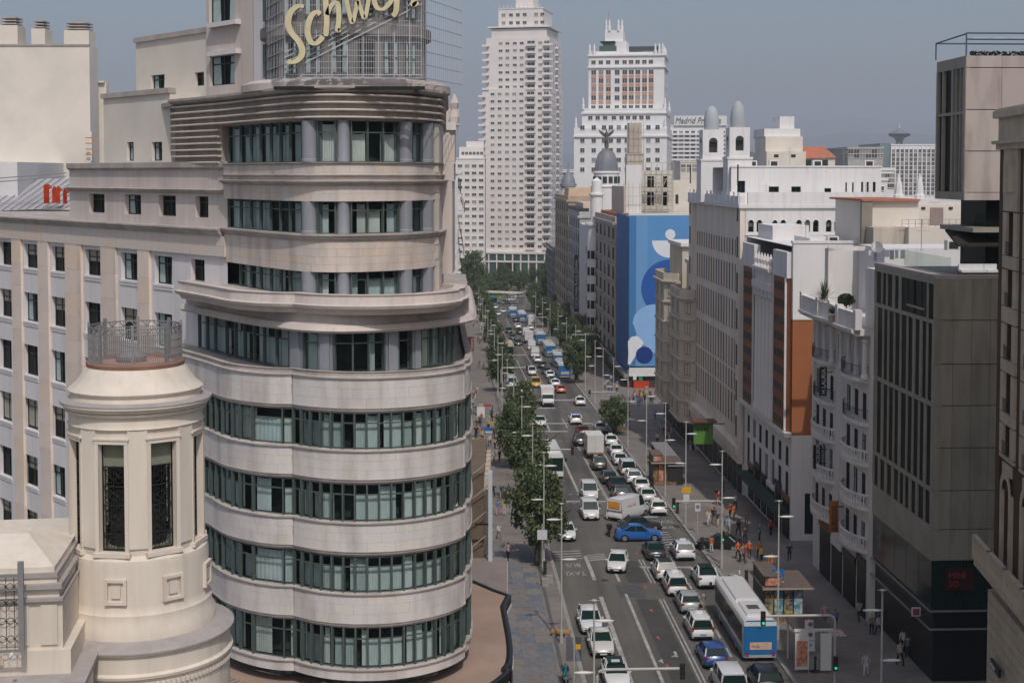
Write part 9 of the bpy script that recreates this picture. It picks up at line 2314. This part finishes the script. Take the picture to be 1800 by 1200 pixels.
g = gp(1301, 1026); person(0, 0, 'white', 'navy', '', 1.2, 3, 1.0, xyz=(g[0] - .05, g[1], g[2] + .13 - .36), z=0.0, lab='person in white shirt sitting on the pale stone bench')
g = gp(905, 641); x, y, rz = place_xy(905, 641, 2.0, 'T'); person(0, 0, 'white', 'black', '', rz, 3, .95, xyz=(x, y + .2, gz(y) + .0), z=.04, lab='rider in white jacket on the scooter in the left bus lane')
mb_t = motorbike(996, 1216, 'T', 'scooter with its rider at the bottom edge on the left pavement', 'grey', True); person(0, 0, 'teal', 'black', '', mb_t.rotation_euler.z, 3, 1.0, xyz=(mb_t.location.x, mb_t.location.y + .2, mb_t.location.z), z=0.02, lab='rider in teal jacket on the scooter at the bottom edge')
TOPS = list(CLO); TRS = ['black', 'navy', 'grey', 'beige', 'brown', 'blue', 'white']
def crowd(n, us, vs, where, seed):
 r_ = random.Random(seed); combos = [(a, b_) for a in TOPS for b_ in TRS]; r_.shuffle(combos)
 for i in range(n):
  a, b_ = combos[i]; person(r_.uniform(*us), r_.uniform(*vs), a, b_, where)
crowd(20, (822, 848), (535, 582), 'in the far crowd near the square', 1); crowd(12, (836, 862), (590, 660), 'on the left pavement beyond the maroon sign', 2); crowd(14, (826, 846), (690, 735), 'in the crowd before the advert frame', 3); crowd(7, (858, 872), (735, 762), 'right of the advert frame', 8); crowd(10, (832, 850), (745, 800), 'close to the theatre wall', 9)
crowd(24, (1102, 1172), (698, 716), 'in the crowd before the red shopfront', 4); crowd(10, (1060, 1100), (672, 692), 'at the second right crossing', 5); crowd(16, (1150, 1215), (730, 800), 'in shade below the grey beige block', 6); crowd(14, (1240, 1420), (850, 1010), 'scattered in the shade on the right', 7); crowd(6, (1440, 1560), (1060, 1150), 'in shade near the dark shopfront', 10)
# ================================================================== the air
mb = MB(); mb.box(-13500, -600, -16.2, 13500, 18000, 760)
hz = bpy.data.materials.new('summer_haze'); hz.use_nodes = True; n_ = hz.node_tree.nodes; n_.remove(n_['Principled BSDF'])
vo = n_.new('ShaderNodeVolumePrincipled'); vo.inputs['Color'].default_value = (.80, .88, 1.0, 1); vo.inputs['Density'].default_value = 1.7e-4; vo.inputs['Anisotropy'].default_value = 0.0
hz.node_tree.links.new(vo.outputs[0], n_['Material Output'].inputs['Volume'])
h_ = ob('haze', mb, hz); h_['kind'] = 'stuff'; h_['label'] = 'thin pale summer haze over the city'; h_['category'] = 'haze'
